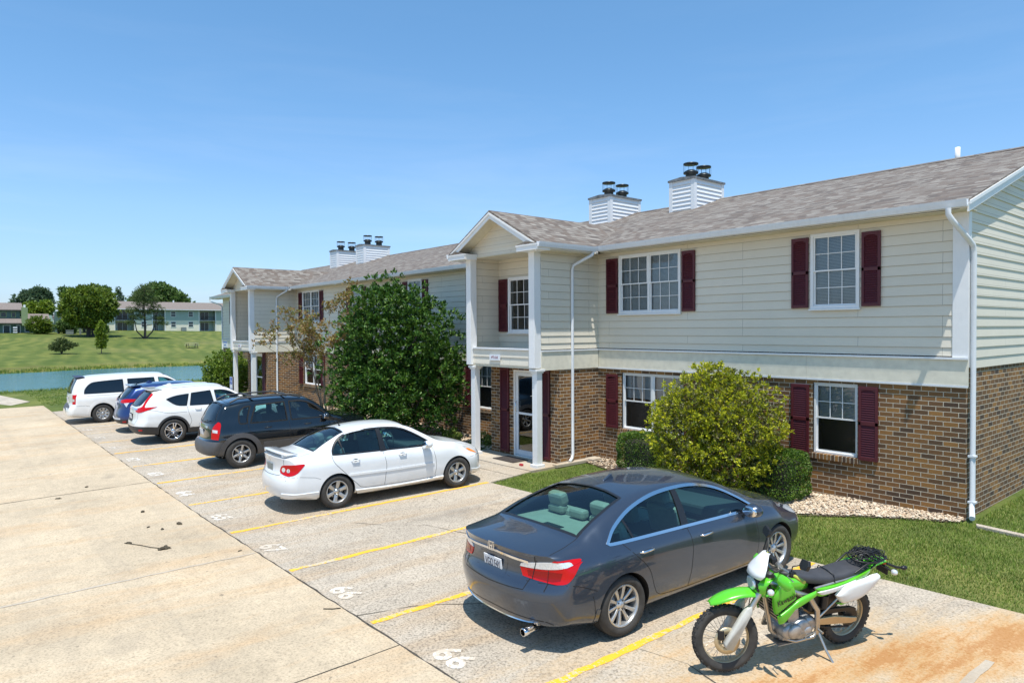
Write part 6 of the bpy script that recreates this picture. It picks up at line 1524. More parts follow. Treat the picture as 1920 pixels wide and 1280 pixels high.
for q in (-.05, .02, .07): cb.tube([(.97, q*2, 1.08), (1.07, q*2.2, 1.06), (1.10, q, .95), (1.04, q, .86)], .005, 5)
cb.tube([(1.0, -.26, 1.12), (1.08, -.2, 1.03), (1.16, -.13, .80), (1.28, .07, .62), (1.43, .075, .42)], .005, 5); fsteer(cb).build('cables', M['blackmetal'], BK)
me_ = MB(); me_.box(.99, 1.045, -.07, .05, 1.10, 1.165); fsteer(me_).build('instrument', M['blackmetal'], BK, bevel=.012)
# frame
fr_ = MB()
fr_.tube([(1.10, 0, .90), (1.06, 0, .76), (.98, 0, .50), (.93, .0, .33), (.84, 0, .24)], .024, 10)
for sg in (1, -1):
    fr_.tube([(1.09, sg*.03, .93), (.90, sg*.10, .84), (.62, sg*.115, .72), (.50, sg*.12, .55), (.47, sg*.12, .36), (.46, sg*.11, .27)], [.022, .026, .028, .027, .026, .024], 10)
    fr_.tube([(.84, sg*.03, .24), (.70, sg*.10, .215), (.50, sg*.12, .24), (.46, sg*.11, .30)], .018, 8)
    fr_.tube([(.56, sg*.11, .80), (.2, sg*.12, .845), (-.15, sg*.10, .90)], .013, 8); fr_.tube([(.48, sg*.12, .45), (.30, sg*.13, .62), (.05, sg*.12, .84)], .013, 8)
fr_.build('frame', M['alu'], BK)
sa = MB()
for sg in (1, -1):
    sa.add([(x, sg*y+dy, z+dz) for (x, y, z, h) in ((.50, .095, .40, .035), (.25, .095, .375, .048), (0.02, .10, .335, .035), (-.05, .10, .335, .022)) for dy, dz in ((-.016, -h), (.016, -h), (.016, h), (-.016, h))],
           [(i*4+j, i*4+(j+1) % 4, (i+1)*4+(j+1) % 4, (i+1)*4+j) for i in range(3) for j in range(4)]+[(3, 2, 1, 0), (12, 13, 14, 15)])
sa.build('swingarm', M['brass'], BK, bevel=.008, fixn=True)
# engine
en = MB()
for (x, z, r_, y0, y1) in ((.66, .355, .115, -.13, .13), (.80, .35, .085, -.13, .125), (.56, .38, .09, -.12, .115)):
    en.lathe([(0, y0-.01), (r_*.7, y0-.008), (r_*.92, y0+.01), (r_, y0+.03), (r_, y1-.03), (r_*.92, y1-.01), (r_*.7, y1+.008), (0, y1+.01)], 28, 1, (x, 0, z))
en.lathe([(0, .165), (.045, .163), (.075, .150), (.083, .120)], 26, 1, (.76, 0, .36)); en.lathe([(0, .150), (.035, .149), (.05, .14), (.055, .12)], 20, 1, (.60, 0, .34))
en.box(.50, .86, -.10, .10, .25, .45); en.build('crankcase', M['engine'], BK, bevel=.01)
cy = MB(); Mx = Matrix.Translation((.74, 0, .44)) @ Matrix.Rotation(R(12), 4, 'Y')
for k in range(7): cy.box(-.085, .085, -.085, .085, k*.024, k*.024+.010, M=Mx)
cy.box(-.07, .07, -.07, .07, 0, .18, M=Mx); cy.box(-.09, .085, -.08, .08, .18, .27, M=Mx); cy.build('cylinder', M['blackmetal'], BK, bevel=.004)
cw = MB(); cw.box(-.06, .07, .06, .098, -.02, .15, M=Mx); cw.build('cylinder_cover', M['engine'], BK, bevel=.012)
ra_ = MB(); ra_.box(.93, .985, -.15, .15, .52, .80); ra_.build('radiator', M['blackmetal'], BK, bevel=.006)
rg_ = MB()
for k in range(9): rg_.box(.986, .992, -.14, .14, .535+k*.030, .545+k*.030)
rg_.build('radiator_grille', M['alu'], BK)
ex = MB(); ex.tube([(.83, -.05, .58), (.93, -.08, .48), (.92, -.12, .33), (.78, -.16, .28), (.50, -.17, .42), (.30, -.17, .58)], .020, 10); ex.tube([(.30, -.17, .58), (.0, -.18, .70), (-.25, -.18, .80)], [.04, .055, .05], 14); ex.build('exhaust', M['alu'], BK)
shk = MB(); shk.tube([(.40, 0, .75), (.36, 0, .40)], .035, 12); shk.build('shock_absorber', M['blackmetal'], BK)
box_ = MB(); box_.box(.22, .56, -.09, .09, .50, .78); box_.build('air_box', M['blackmetal'], BK, bevel=.03)
bat = MB(); bat.tube([(.42, .115, .56), (.42, .115, .70)], .035, 12); bat.build('reservoir', M['blackmetal'], BK)
# chain drive on the left
ch = MB(); spr = lambda r_, n: [(r_*(1 if k % 2 else .93)*math.cos(math.pi*k/n), r_*(1 if k % 2 else .93)*math.sin(math.pi*k/n)) for k in range(2*n)]
ch.prism([(x, .335+z) for x, z in spr(.105, 28)], 1, .062, .068); ch.tube([(.0, .066, .445), (.30, .066, .435), (.52, .066, .40)], .011, 6); ch.tube([(.0, .066, .228), (.30, .066, .28), (.52, .066, .345)], .011, 6); ch.build('chain', M['blackmetal'], BK)
cg = MB(); cg.prism([(.38, .47), (.30, .50), (.02, .475), (-.06, .44), (-.05, .41), (.05, .43), (.36, .44)], 1, .05, .085); cg.build('chain_guard', M['blackmetal'], BK, bevel=.006, fixn=True)
ss_ = MB(); ss_.tube([(.44, .12, .27), (.42, .22, .13), (.405, .335, .02)], [.014, .013, .012], 8); ss_.tube([(.40, .33, .012), (.38, .36, .010)], .014, 8); sst = ss_.build('side_stand', M['alu'], BK)
fp = MB(); fp.tube([(.47, .12, .33), (.47, .20, .325)], .013, 6); fp.tube([(.47, -.12, .33), (.47, -.20, .325)], .013, 6); fp.tube([(.50, .14, .31), (.66, .17, .30), (.67, .20, .30)], .008, 6); fp.build('foot_peg', M['alu'], BK)
sk = MB(); sk.box(.62, .90, -.10, .10, .195, .205); sk.build('skid_plate', M['alu'], BK, bevel=.004)
# bodywork
TA = MB(); 
def loft(name, secs, mat, par=BK, N=16, cap=True):
    "secs: (x, zc, half width, half height, power)"
    mb = MB(); vs = []
    for (x, z, hw, hh) in secs:
        for j in range(N):
            a = 2*math.pi*j/N; c, s_ = math.cos(a), math.sin(a); vs.append((x, hw*math.copysign(abs(c)**.7, c), z+hh*math.copysign(abs(s_)**.7, s_)))
    n = len(secs); mb.add(vs, [(i*N+j, i*N+(j+1) % N, (i+1)*N+(j+1) % N, (i+1)*N+j) for i in range(n-1) for j in range(N)]+[tuple(range(N)), tuple(range(n*N-1, (n-1)*N-1, -1))], 0, True)
    return mb.build(name, mat, par, fixn=True)
loft('fuel_tank', [(.60, .82, .06, .06), (.70, .84, .10, .075), (.85, .865, .11, .08), (.97, .88, .09, .07), (1.04, .88, .05, .05)], M['green'])
loft('seat', [(-.13, .905, .10, .030), (.0, .895, .125, .042), (.22, .865, .125, .048), (.38, .850, .115, .052), (.52, .862, .095, .055), (.68, .90, .080, .050), (.82, .955, .06, .035), (.90, .975, .03, .015)], M['vinylseat'])
sb = MB(); sb.tube([(.33, .128, .83), (.33, .10, .912), (.33, 0, .918), (.33, -.10, .912), (.33, -.128, .83)], .006, 6); sb.build('seat_strap', M['blackmetal'], BK)
shr = puff('tank_shroud', [(.93, .95, 1), (1.02, .93, 1), (1.07, .80), (1.045, .66), (1.02, .60, 1), (.93, .665, 1), (.80, .75, 1), (.82, .82), (.86, .90)], .115, .160, M['green'], mirror=True)
puff('shroud_wing', [(1.02, .595, 1), (.92, .655), (.78, .745), (.58, .80, 1), (.57, .765, 1), (.78, .685), (.90, .60), (.955, .50, 1), (.985, .50, 1)], .150, .178, M['green'], mirror=True)
puff('side_panel', [(.56, .80, 1), (.30, .82), (.05, .87), (-.12, .93, 1), (-.10, .88), (.1, .80), (.40, .72, 1), (.52, .71)], .115, .150, M['green'], mirror=True)
puff('panel_stripe', [(.56, .775, 1), (.30, .80), (.08, .845, 1), (.10, .82), (.34, .745), (.50, .735, 1)], .145, .158, M['whiteplastic'], mirror=True)
puff('number_plate_panel', [(.32, .70, 1), (.22, .80), (.0, .84), (-.20, .865, 1), (-.22, .83), (-.10, .70), (.05, .62), (.24, .60, 1)], .135, .195, M['whiteplastic'], mirror=True)
puff('rear_guard_panel', [(.30, .60, 1), (.05, .60), (-.08, .665, 1), (.05, .615), (.25, .575, 1)], .13, .16, M['green'], mirror=True)
strip3('rear_mudguard', [(.15, .80, .10, .02), (-.08, .895, .11, .02), (-.25, .955, .095, .03), (-.38, .95, .07, .03), (-.43, .93, .05, .02)], M['green'], st=False)
text('lettering', 'Kawasaki', .070, M['blacktrim'], shr, Matrix.Translation((.935, .1700, .775)) @ Matrix.Rotation(R(180), 4, 'Z') @ Matrix.Rotation(R(90), 4, 'X') @ Matrix.Rotation(R(18), 4, 'Z') @ Matrix.Diagonal((.9, 1.3, 1, 1)), .002)
text('lettering', 'KLX', .040, M['whiteplastic'], BK, Matrix.Translation((.44, .157, .757)) @ Matrix.Rotation(R(180), 4, 'Z') @ Matrix.Rotation(R(90), 4, 'X') @ Matrix.Rotation(R(14), 4, 'Z'), .001)
# rack with cargo net
rk_ = MB()
for sg in (1, -1): rk_.tube([(.08, sg*.12, .90), (-.05, sg*.13, .985), (-.32, sg*.115, 1.0), (-.37, sg*.07, 1.0)], .010, 7); rk_.tube([(-.10, sg*.12, .90), (-.22, sg*.12, .99)], .009, 6)
for x in (-.06, -.13, -.20, -.27, -.35): rk_.tube([(x, .12, .99), (x, -.12, .99)], .007, 6)
rk_.build('luggage_rack', M['blackmetal'], BK)
rnd = random.Random(4); nt_ = MB()
for k in range(70):
    a, b = rnd.uniform(0, 2*math.pi), rnd.uniform(0, 2*math.pi); ra, rb = rnd.uniform(.5, 1), rnd.uniform(.5, 1)
    def Q(t, r_, h): return (-.18+.20*r_*math.cos(t), .145*r_*math.sin(t), 1.0+h*(1-r_*r_)+rnd.uniform(-.004, .012))
    p1, p2 = Q(a, ra, .085), Q(b, rb, .085); m1 = ((p1[0]+p2[0])/2+rnd.uniform(-.03, .03), (p1[1]+p2[1])/2+rnd.uniform(-.02, .02), max(p1[2], p2[2])+.014); nt_.tube([p1, m1, p2], .0045, 4, cap=False)
for k in range(24):
    a = 2*math.pi*k/24; b = a+2*math.pi/24; nt_.tube([(-.18+.20*math.cos(a), .145*math.sin(a), .995), (-.18+.20*math.cos(b), .145*math.sin(b), .995)], .008, 5)
net = nt_.build('cargo_net', M['blackmetal'], None)
tag(net, 'black elastic cargo net stretched over the motorcycle luggage rack', 'cargo net')
tl = MB(); tl.box(-.43, -.36, -.05, .05, .88, .93); tl.build('tail_lamp', M['redlens'], BK, bevel=.012)
for sg in (1, -1):
    q = MB(); q.tube([(-.34, sg*.06, .90), (-.35, sg*.17, .885)], .010, 6); q.ellipsoid((-.355, sg*.205, .885), (.03, .036, .03), 12, 1); q.build('indicator', [M['blackmetal'], M['clearlens'] if sg > 0 else M['clearlens']], BK)
nb = MB(); nb.box(-.44, -.43, -.07, .07, .76, .86); nb.build('plate_holder', M['blackmetal'], BK, bevel=.004)
tb = MB(); tb.tube([(-.36, .10, .93), (-.44, .15, .90), (-.50, .17, .895)], .014, 6); tb.ellipsoid((-.52, .175, .895), (.04, .028, .024), 10); tb.build('tail_bracket', M['blackmetal'], BK)
# stand it up: rear contact, heading, lean to its left
rc_, fc = Vector((.64, -5.80, 0)), Vector((.19, -7.18, 0)); hd = (fc-rc_).normalized(); yaw = math.atan2(hd.y, hd.x)
BK.matrix_world = Matrix.Translation((rc_.x, rc_.y, GZ(rc_.x, rc_.y)+.002)) @ Matrix.Rotation(yaw, 4, 'Z') @ Matrix.Rotation(R(-9.5), 4, 'X') @ SC
net.matrix_world = BK.matrix_world.copy()
# ---------------------------------------------------------------- plants
def crown(name, blobs, tips, per, ll, lw, mat, parent, seed=1, up=.35, inner=.55, nz=.16, clip=None, spread=.9, flat=1.0, jitter=.6, world=(0, 0, 0)):
    "leaves in whorls at twig ends spread through the blobs (x, y, z, rx, ry, rz)"
    g = np.random.default_rng(seed); B_ = np.array(blobs, float); vol = (B_[:, 3]*B_[:, 4]*B_[:, 5])**(2/3); p = vol/vol.sum()
    bi = g.choice(len(B_), tips, p=p); d = g.normal(size=(tips, 3)); d /= np.linalg.norm(d, axis=1)[:, None]
    f = d*np.array([1.7, 2.3, 1.9]); wob = 1+nz*(np.sin(f[:, 0]*2.7+bi*1.3)*np.cos(f[:, 1]*2.1+bi)+.7*np.sin(f[:, 2]*5+f[:, 0]*4+bi*2.1)+.5*g.normal(size=tips)*.6)
    rad = (inner+(1-inner)*g.random(tips)**.45)*wob
    T = B_[bi, :3]+d*rad[:, None]*B_[bi, 3:6]
    out = d*.8+np.array([0, 0, up])
    if clip is not None:
        k = clip(T+np.array(world)); T, out = T[k], out[k]
    n = len(T); T = np.repeat(T, per, 0); out = np.repeat(out, per, 0); N = len(T)
    dr = out+g.normal(size=(N, 3))*spread; dr /= np.linalg.norm(dr, axis=1)[:, None]; dr[:, 2] *= flat
    s = ll*(.65+.6*g.random(N))[:, None]; wv = np.cross(dr, g.normal(size=(N, 3))+np.array([0, 0, 1.2])); wv /= np.linalg.norm(wv, axis=1)[:, None]; wv *= lw*.5*(.7+.5*g.random(N))[:, None]
    b0 = T+g.normal(size=(N, 3))*ll*jitter*.35
    nrm = np.cross(dr, wv); nrm /= np.linalg.norm(nrm, axis=1)[:, None]+1e-9
    V_ = np.stack([b0, b0+dr*s*.45+wv-nrm*ll*.04, b0+dr*s+nrm*ll*.05, b0+dr*s*.45-wv-nrm*ll*.04], 1).reshape(-1, 3)
    if clip is not None:
        pass
    F_ = np.arange(N*4).reshape(-1, 4)
    return raw(name, V_, F_, mat, parent)
def branches(name, paths, mat, parent, n=7):
    mb = MB()
    for pts, ra, rb in paths:
        k = len(pts); mb.tube(pts, [ra+(rb-ra)*i/(k-1) for i in range(k)], n)
    return mb.build(name, mat, parent)
def wig(a, b, n, amp, rnd):
    a, b = Vector(a), Vector(b); out = []
    for i in range(n+1):
        t = i/n; q = a.lerp(b, t)
        if 0 < i < n: q += Vector([rnd.uniform(-amp, amp) for _ in range(3)])
        out.append(tuple(q))
    return out
def plant(name, loc, label, cat, group=None): return empty(name, loc, 0, label, cat, group)
wallclip = lambda P: (P[:, 1] < -.12) | (P[:, 0] > .1)
# magnolia
x, y = -14.35, -2.15; t = plant('magnolia_tree', (x, y, GZ(x, y)-.03), 'large dark glossy evergreen tree against the facade beside the near porch', 'tree')
rnd = random.Random(1)
blobs = [(0, 0, 1.5, 1.75, 1.85, 1.25), (-.2, -.2, 2.6, 1.55, 1.6, 1.4), (-.35, .0, 3.55, 1.25, 1.3, 1.15), (.85, .5, 3.15, 1.05, 1.1, 1.15), (-.8, -.55, 3.2, .75, .75, .75), (.9, .9, 2.2, .95, 1, 1), (-.3, -.3, 4.15, .75, .75, .6), (-.85, -.7, 1.3, .9, .85, .9), (1.1, .7, 1.6, 1.0, 1.1, 1.2), (-.95, -.7, 2.2, .7, .7, .7), (.5, -.9, 1.2, 1.0, .9, .95), (.75, .35, 3.95, .5, .5, .55), (-.3, .1, 4.4, .5, .5, .45)]
crown('crown', blobs, 4300, 12, .118, .056, M['magnolia'], t, 3, up=.55, inner=.55, nz=.25, clip=wallclip, world=(x, y, 0), spread=.75)
branches('trunk', [(wig((0, 0, 0), (-.3, 0, 3.6), 6, .06, rnd), .11, .03)]+[(wig((0, 0, .3+.25*i), (1.4*math.cos(i*2.1), min(1.2, 1.4*math.sin(i*2.1)), 1.3+.35*i), 4, .08, rnd), .05, .012) for i in range(8)], M['barkdark'], t)
# crape myrtle
x, y = -19.3, -2.05; t = plant('crape_myrtle', (x, y, GZ(x, y)-.03), 'slender multi stemmed tree with sparse bronze leaves behind the black car', 'tree')
rnd = random.Random(5); pb = []; tips = []
for i in range(9):
    a = 2*math.pi*i/9+rnd.uniform(-.3, .3); r1 = rnd.uniform(.25, .5); r2 = rnd.uniform(1.1, 1.9); h1 = rnd.uniform(1.7, 2.3); h2 = rnd.uniform(3.2, 4.8)
    b = (math.cos(a)*.12, math.sin(a)*.12, 0); m1 = (math.cos(a)*r1, math.sin(a)*r1, h1); e = (math.cos(a)*r2*(1.15 if math.cos(a) < .2 else .9), math.sin(a)*r2, h2)
    pb.append((wig(b, m1, 5, .035, rnd), .038, .024)); pb.append((wig(m1, e, 5, .08, rnd), .022, .006))
    for j in range(7):
        q = Vector(m1).lerp(Vector(e), rnd.uniform(.15, .95)); e2 = q+Vector((rnd.uniform(-.55, .55), rnd.uniform(-.55, .55), rnd.uniform(.1, .75)))
        pb.append((wig(q, e2, 3, .05, rnd), .009, .003)); tips.append(e2); tips.append(q.lerp(e2, .6))
    tips.append(Vector(e))
for e2 in ((-1.9, -1.7, 3.3), (-1.6, -1.9, 2.9), (-1.2, -1.2, 2.3)):
    pb.append((wig((-.4, -.35, 1.9), e2, 6, .06, rnd), .02, .005)); tips += [Vector(e2), Vector(e2)+Vector((.25, .2, -.15)), Vector(e2)+Vector((.5, .4, .2)), Vector(e2)*.8+Vector((.1, 0, .7))]
branches('trunk', pb, M['barkpale'], t, 6)
crown('crown', [(q.x, q.y, q.z, .24, .24, .20) for q in tips], 1150, 8, .095, .052, M['crape'], t, 6, inner=.1, nz=.1, up=.1, clip=wallclip, world=(x, y, 0), spread=1.2)
# yellow-green bush
x, y = -3.72, -1.42; t = plant('flowering_bush', (x, y, GZ(x, y)), 'tall round bush with bright yellow green leaf tips in front of the ground floor windows', 'bush')
bb = [(0, 0, 1.15, 1.2, 1.1, 1.0), (-.1, 0, 1.75, .85, .8, .7), (.45, .1, 1.5, .8, .8, .75), (-.55, -.1, 1.2, .75, .7, .7), (.30, -.1, .75, .75, .7, .6), (-.4, -.2, .65, .7, .6, .5), (.0, 0, 2.1, .45, .4, .38)]
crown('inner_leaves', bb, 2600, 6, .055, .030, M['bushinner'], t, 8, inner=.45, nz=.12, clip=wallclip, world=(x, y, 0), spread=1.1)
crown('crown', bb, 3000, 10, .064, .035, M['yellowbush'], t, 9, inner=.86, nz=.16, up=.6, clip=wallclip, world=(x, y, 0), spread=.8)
branches('trunk', [(wig((0, 0, 0), (1.0*math.cos(i*1.3), .8*math.sin(i*1.3), 1.5), 4, .07, random.Random(i)), .03, .008) for i in range(9)], M['bark'], t)
# clipped hedge blocks
def hedge(x, y, sx, sy, h, label, seed):
    t = plant('clipped_hedge', (x, y, GZ(x, y)), label, 'hedge', 'clipped box hedges'); g = np.random.default_rng(seed); n = 15000
    f = g.random((n, 3)); face = g.choice(5, n, p=[.24, .19, .19, .19, .19]); P = np.empty((n, 3)); dep = (g.random(n)**2)*.10
    u, v = f[:, 0]*2-1, f[:, 1]*2-1
    for k in range(n):
        if face[k] == 0: P[k] = (u[k], v[k], 1)
        elif face[k] == 1: P[k] = (1, u[k], f[k, 1])
        elif face[k] == 2: P[k] = (-1, u[k], f[k, 1])
        elif face[k] == 3: P[k] = (u[k], -1, f[k, 1])
        else: P[k] = (u[k], 1, f[k, 1])
    q = P.copy(); q[:, 2] = q[:, 2]*2-1; r_ = (np.abs(q)**7).sum(1)**(1/7.); q = q/r_[:, None]; w_ = 1+.035*np.sin(q[:, 0]*5+seed)*np.cos(q[:, 1]*6)+.03*np.sin(q[:, 2]*7)
    q *= w_[:, None]; T = q*np.array([sx/2, sy/2, h/2])*(1-dep)[:, None]+np.array([0, 0, h/2+.03])
    d = q/np.linalg.norm(q, axis=1)[:, None]+g.normal(size=(n, 3))*.7; d /= np.linalg.norm(d, axis=1)[:, None]
    wv = np.cross(d, g.normal(size=(n, 3))); wv /= np.linalg.norm(wv, axis=1)[:, None]; ll = .034
    V_ = np.stack([T, T+d*ll*.5+wv*.010, T+d*ll, T+d*ll*.5-wv*.010], 1).reshape(-1, 3); raw('foliage', V_, np.arange(n*4).reshape(-1, 4), M['hedge'], t)
    c = MB(); c.box(-sx*.36, sx*.36, -sy*.36, sy*.36, 0, h*.86); c.build('stems', M['barkdark'], t, bevel=.08)  # solid dark block in place of stems, paints the hedge's inner darkness
hedge(-2.86, -.78, 1.02, .86, .84, 'clipped square hedge to the right of the yellow green bush', 3)
hedge(-6.1, -.55, 1.15, .8, .80, 'clipped square hedge to the left of the yellow green bush', 4)
x, y = -31.9, -1.6; t = plant('round_bush', (x, y, GZ(x, y)), 'big round leafy bush beside the far porch', 'bush')
crown('crown', [(0, 0, 1.15, 1.15, 1.1, 1.1), (.3, .1, .9, 1.0, 1.0, .85), (-.4, 0, .8, .95, .9, .8)], 1700, 8, .13, .075, M['roundbush'], t, 12, inner=.7, nz=.09, up=.3)
branches('trunk', [((0, 0, 0), (0, 0, .9)) and ([(0, 0, 0), (.05, 0, 1.0)], .05, .02)], M['bark'], t)
# dark low shrub left of the near porch
for (x, y, r_, lab) in ((-11.55, -1.0, .42, 'low green weeds at the foot of the near porch wall'), (-12.6, -1.3, .34, 'low leafy weeds under the dark evergreen tree')):
    t = plant('weed_clump', (x, y, GZ(x, y)), lab, 'weeds'); crown('leaves', [(0, 0, .1, r_, r_*.8, .22)], 120, 7, .10, .03, M['grass'], t, 13, inner=.2, up=.8)
# river rock bed
def in_bed(x, y):
    if x > .05 or x < -8 or y > 0: return False
    if x > -2.0: lim = np.interp(x, [-2.0, -1.2, -.3, 0.05], [-1.6, -.95, -.42, -.25])
    elif x > -5.2: lim = -1.75+.12*math.sin(x*3)
    else: lim = np.interp(x, [-8, -7.2, -6.2, -5.2], [-.65, -.85, -1.15, -1.75])
    return y > lim
bed = [(-7.98, -.62), (-7.2, -.85), (-6.2, -1.15), (-5.2, -1.75), (-4, -1.85), (-3, -1.75), (-2.0, -1.65), (-1.2, -.98), (-.3, -.44), (.0, -.26), (.0, -.005), (-7.98, -.005)]
sheet('planting_bed', bed, M['soil'], -.012, step=.5)
ico_v, ico_f = None, None
bm = bmesh.new(); bmesh.ops.create_icosphere(bm, subdivisions=1, radius=1); ico_v = np.array([v.co[:] for v in bm.verts]); ico_f = np.array([[v.index for v in f.verts] for f in bm.faces]); bm.free()
g = np.random.default_rng(5); VV = []; FF = []; cnt = 0
while cnt < 8600:
    x, y = g.uniform(-8, .0), g.uniform(-2.5, -.0)
    if not in_bed(x, y): continue
    dens = 1.0 if x > -3.3 else (.35 if x > -6.4 else .25)
    if g.random() > dens: continue
    r_ = g.uniform(.008, .021)*(1.6 if g.random() < .12 else 1); a = g.uniform(0, 6.3); ca, sa_ = math.cos(a), math.sin(a)
    v = ico_v*np.array([r_*g.uniform(1, 1.6), r_, r_*g.uniform(.5, .8)])*(1+g.normal(size=(12, 1))*.12); v = np.stack([v[:, 0]*ca-v[:, 1]*sa_, v[:, 0]*sa_+v[:, 1]*ca, v[:, 2]], 1)+np.array([x, y, GZ(x, y)-.008+r_*.4+g.uniform(0, .02)])
    VV.append(v); FF.append(ico_f+12*cnt); cnt += 1
tag(raw('river_rock', np.concatenate(VV), np.concatenate(FF), M['stone'], smooth=True), kind='stuff')
# grass blades
def grass(name, area, dens, h, w_, seed, mat=M['grass'] if 'grass' in M else None, lean=.5):
    g = np.random.default_rng(seed); x0, x1, y0, y1, ok = area; n = int((x1-x0)*(y1-y0)*dens); P = np.stack([g.uniform(x0, x1, n), g.uniform(y0, y1, n)], 1)
    k = np.array([ok(a, b) for a, b in P]); P = P[k]; n = len(P)
    pat = .75+.35*np.sin(P[:, 0]*1.9+np.sin(P[:, 1]*2.3)*1.2)*np.sin(P[:, 1]*2.6+P[:, 0]); z = np.array([GZ(a, b) for a, b in P])-.035
    a = g.uniform(0, 2*math.pi, n); L_ = h*(.55+.7*g.random(n))*pat.clip(.5, 1.2); le = lean*(.3+g.random(n)); ax = a+g.normal(size=n)*.6
    b0 = np.stack([P[:, 0], P[:, 1], z], 1); side = np.stack([np.cos(a), np.sin(a), np.zeros(n)], 1)*w_*.5*(.7+.6*g.random(n))[:, None]
    dr = np.stack([-np.sin(ax)*le, np.cos(ax)*le, np.ones(n)], 1); dr /= np.linalg.norm(dr, axis=1)[:, None]
    tip = b0+dr*L_[:, None]+np.stack([-np.sin(ax), np.cos(ax), -np.ones(n)*.3], 1)*(L_*le*.35)[:, None]; mid = b0+dr*(L_*.5)[:, None]
    V_ = np.stack([b0-side, b0+side, mid+side*.8, mid-side*.8, tip], 1).reshape(-1, 3); i = np.arange(n)*5
    F1 = np.stack([i, i+1, i+2, i+3], 1); me_f = np.concatenate([F1, np.stack([i+3, i+2, i+4, i+4], 1)])
    # quads plus a degenerate-free triangle list
    o = raw(name, V_, F1, M['grass']); o2 = raw(name, V_, np.stack([i+3, i+2, i+4], 1), M['grass'])
    bm = bmesh.new(); bm.from_mesh(o.data); bm.from_mesh(o2.data); bmesh.ops.remove_doubles(bm, verts=bm.verts, dist=1e-7); bm.to_mesh(o.data); bm.free(); bpy.data.objects.remove(o2)
    return tag(o, kind='stuff')
edge = lambda x: -3.76+.05*math.sin(x*7)+.04*math.sin(x*17+1)
ok1 = lambda x, y: y > edge(x) and not in_bed(x-.08*math.sin(y*9), y-.08*math.sin(x*9)) and (x > -7.72+(y+3.72)*-.17 or False) and not (x < -7.75 and y > -2.4) and not (-.0 > x > -8 and y > -.05) and not (x > .0 and x < .12 and y > -.1)
grass('lawn_grass', (-7.9, -3.3, -3.9, -.3, ok1), 2100, .060, .0085, 31)
grass('lawn_grass', (-3.3, 1.5, -3.9, -.2, ok1), 2900, .062, .0080, 32)
ok2 = lambda x, y: y > edge(x) and not (x < .12 and y > -.1)
grass('lawn_grass', (1.5, 4.5, -4.3, 2.5, ok2), 2400, .062, .0080, 33)
grass('lawn_grass', (.1, 1.5, -.2, 5.0, ok2), 1700, .062, .0090, 34)
ok3 = lambda x, y: y > edge(x) and y < -.02 and not (x > -30 and x < -26.5) and not in_mulch(x, y)
in_mulch = lambda x, y: y > -1.1-.3*math.sin(x*1.3)
grass('lawn_grass', (-35, -10.95, -3.9, -.3, ok3), 420, .07, .016, 35)
sheet('planting_bed', [(-26.6, -1.3), (-18, -1.35), (-10.95, -1.3), (-10.95, -.005), (-26.6, -.005)], M['soil'], -.01, step=1)
g = np.random.default_rng(9); VV = []; FF = []; cnt = 0
while cnt < 2600:
    x, y = g.uniform(-26.5, -10.95), g.uniform(-1.25, -.03); r_ = g.uniform(.02, .045)
    v = ico_v*np.array([r_*1.3, r_, r_*.6])+np.array([x, y, GZ(x, y)+r_*.3]); VV.append(v); FF.append(ico_f+12*cnt); cnt += 1
tag(raw('river_rock', np.concatenate(VV), np.concatenate(FF), M['stone'], smooth=True), kind='stuff')
# grass in the slab joint
gj = lambda x, y: True
for i, (x0, x1, y0, y1, d_) in enumerate(((-1.62, -1.22, JY-.05, JY+.05, 3500), (-6.3, -5.95, JY-.06, JY+.05, 2200), (-13.4, -12.5, JY-.05, JY+.05, 1400), (-12.7, -12.2, JY-.04, JY+.03, 1600))):
    grass('joint_grass', (x0, x1, y0, y1, gj), d_, .055, .010, 50+i)
# concrete edging pieces, kerb strip, mat, brick
o = MB(); z = GZ(-7.95, -.8); o.box(-8.02, -7.86, -1.62, -.55, z-.03, z+.05); o.box(-7.99, -7.72, -.56, -.22, z-.03, z+.07); tag(o.build('splash_block', M['walk'], bevel=.012), 'low concrete edging and splash block at the foot of the porch wall downspout', 'edging')
o = MB(); o.prism([(.22, -.28), (.26, -.40), (3.4, -.90), (3.36, -.78)], 2, -.03, .028); tag(o.build('edging_strip', M['stall'], bevel=.012, fixn=True), 'narrow concrete edging strip in the lawn right of the building corner', 'edging')
o = MB(); z = GZ(-9.6, -1.75)+.022; o.box(-9.75, -8.95, -2.05, -1.55, z, z+.012); tag(o.build('door_mat', M['mat']), 'dark door mat lying in front of the near glass door', 'door mat')
o = MB(); z = GZ(-8.75, -2.0)+.0; o.box(-8.60, -8.50, -2.16, -2.10, z, z+.07); tag(o.build('loose_brick', M['redplastic'], bevel=.008), 'small broken red brick beside the right porch post', 'brick')
# dried mud and leaf clumps on the drive
def clump(x, y, sx, sy, h, seed, label, grp='dried mud clumps on the drive'):
    g = np.random.default_rng(seed); mb = MB()
    bm = bmesh.new(); bmesh.ops.create_icosphere(bm, subdivisions=3, radius=1)
    for v in bm.verts:
        k = 1+.45*noise.noise(v.co*2.1+Vector((seed, 0, 0)))+.25*noise.noise(v.co*6); v.co = Vector((v.co.x*sx*k, v.co.y*sy*k, max(-.1, v.co.z*h*k)))
    me = bpy.data.meshes.new('mud_clump'); bm.to_mesh(me); bm.free(); me.materials.append(M['debris']); o = bpy.data.objects.new('mud_clump', me); COL.objects.link(o); o.location = (x, y, GZ(x, y)+.002); o.rotation_euler = (0, 0, g.uniform(0, 3)); tag(o, label, 'mud clump', grp)
clump(-7.62, -10.1, .085, .05, .045, 1, 'biggest dried mud clump on the drive, trailing a thin stalk')
clump(-8.35, -10.45, .05, .03, .022, 2, 'dark mud clump at the left end of the thin stalk')
clump(-9.0, -9.55, .075, .035, .035, 3, 'pointed mud clump nearest the slab joint')
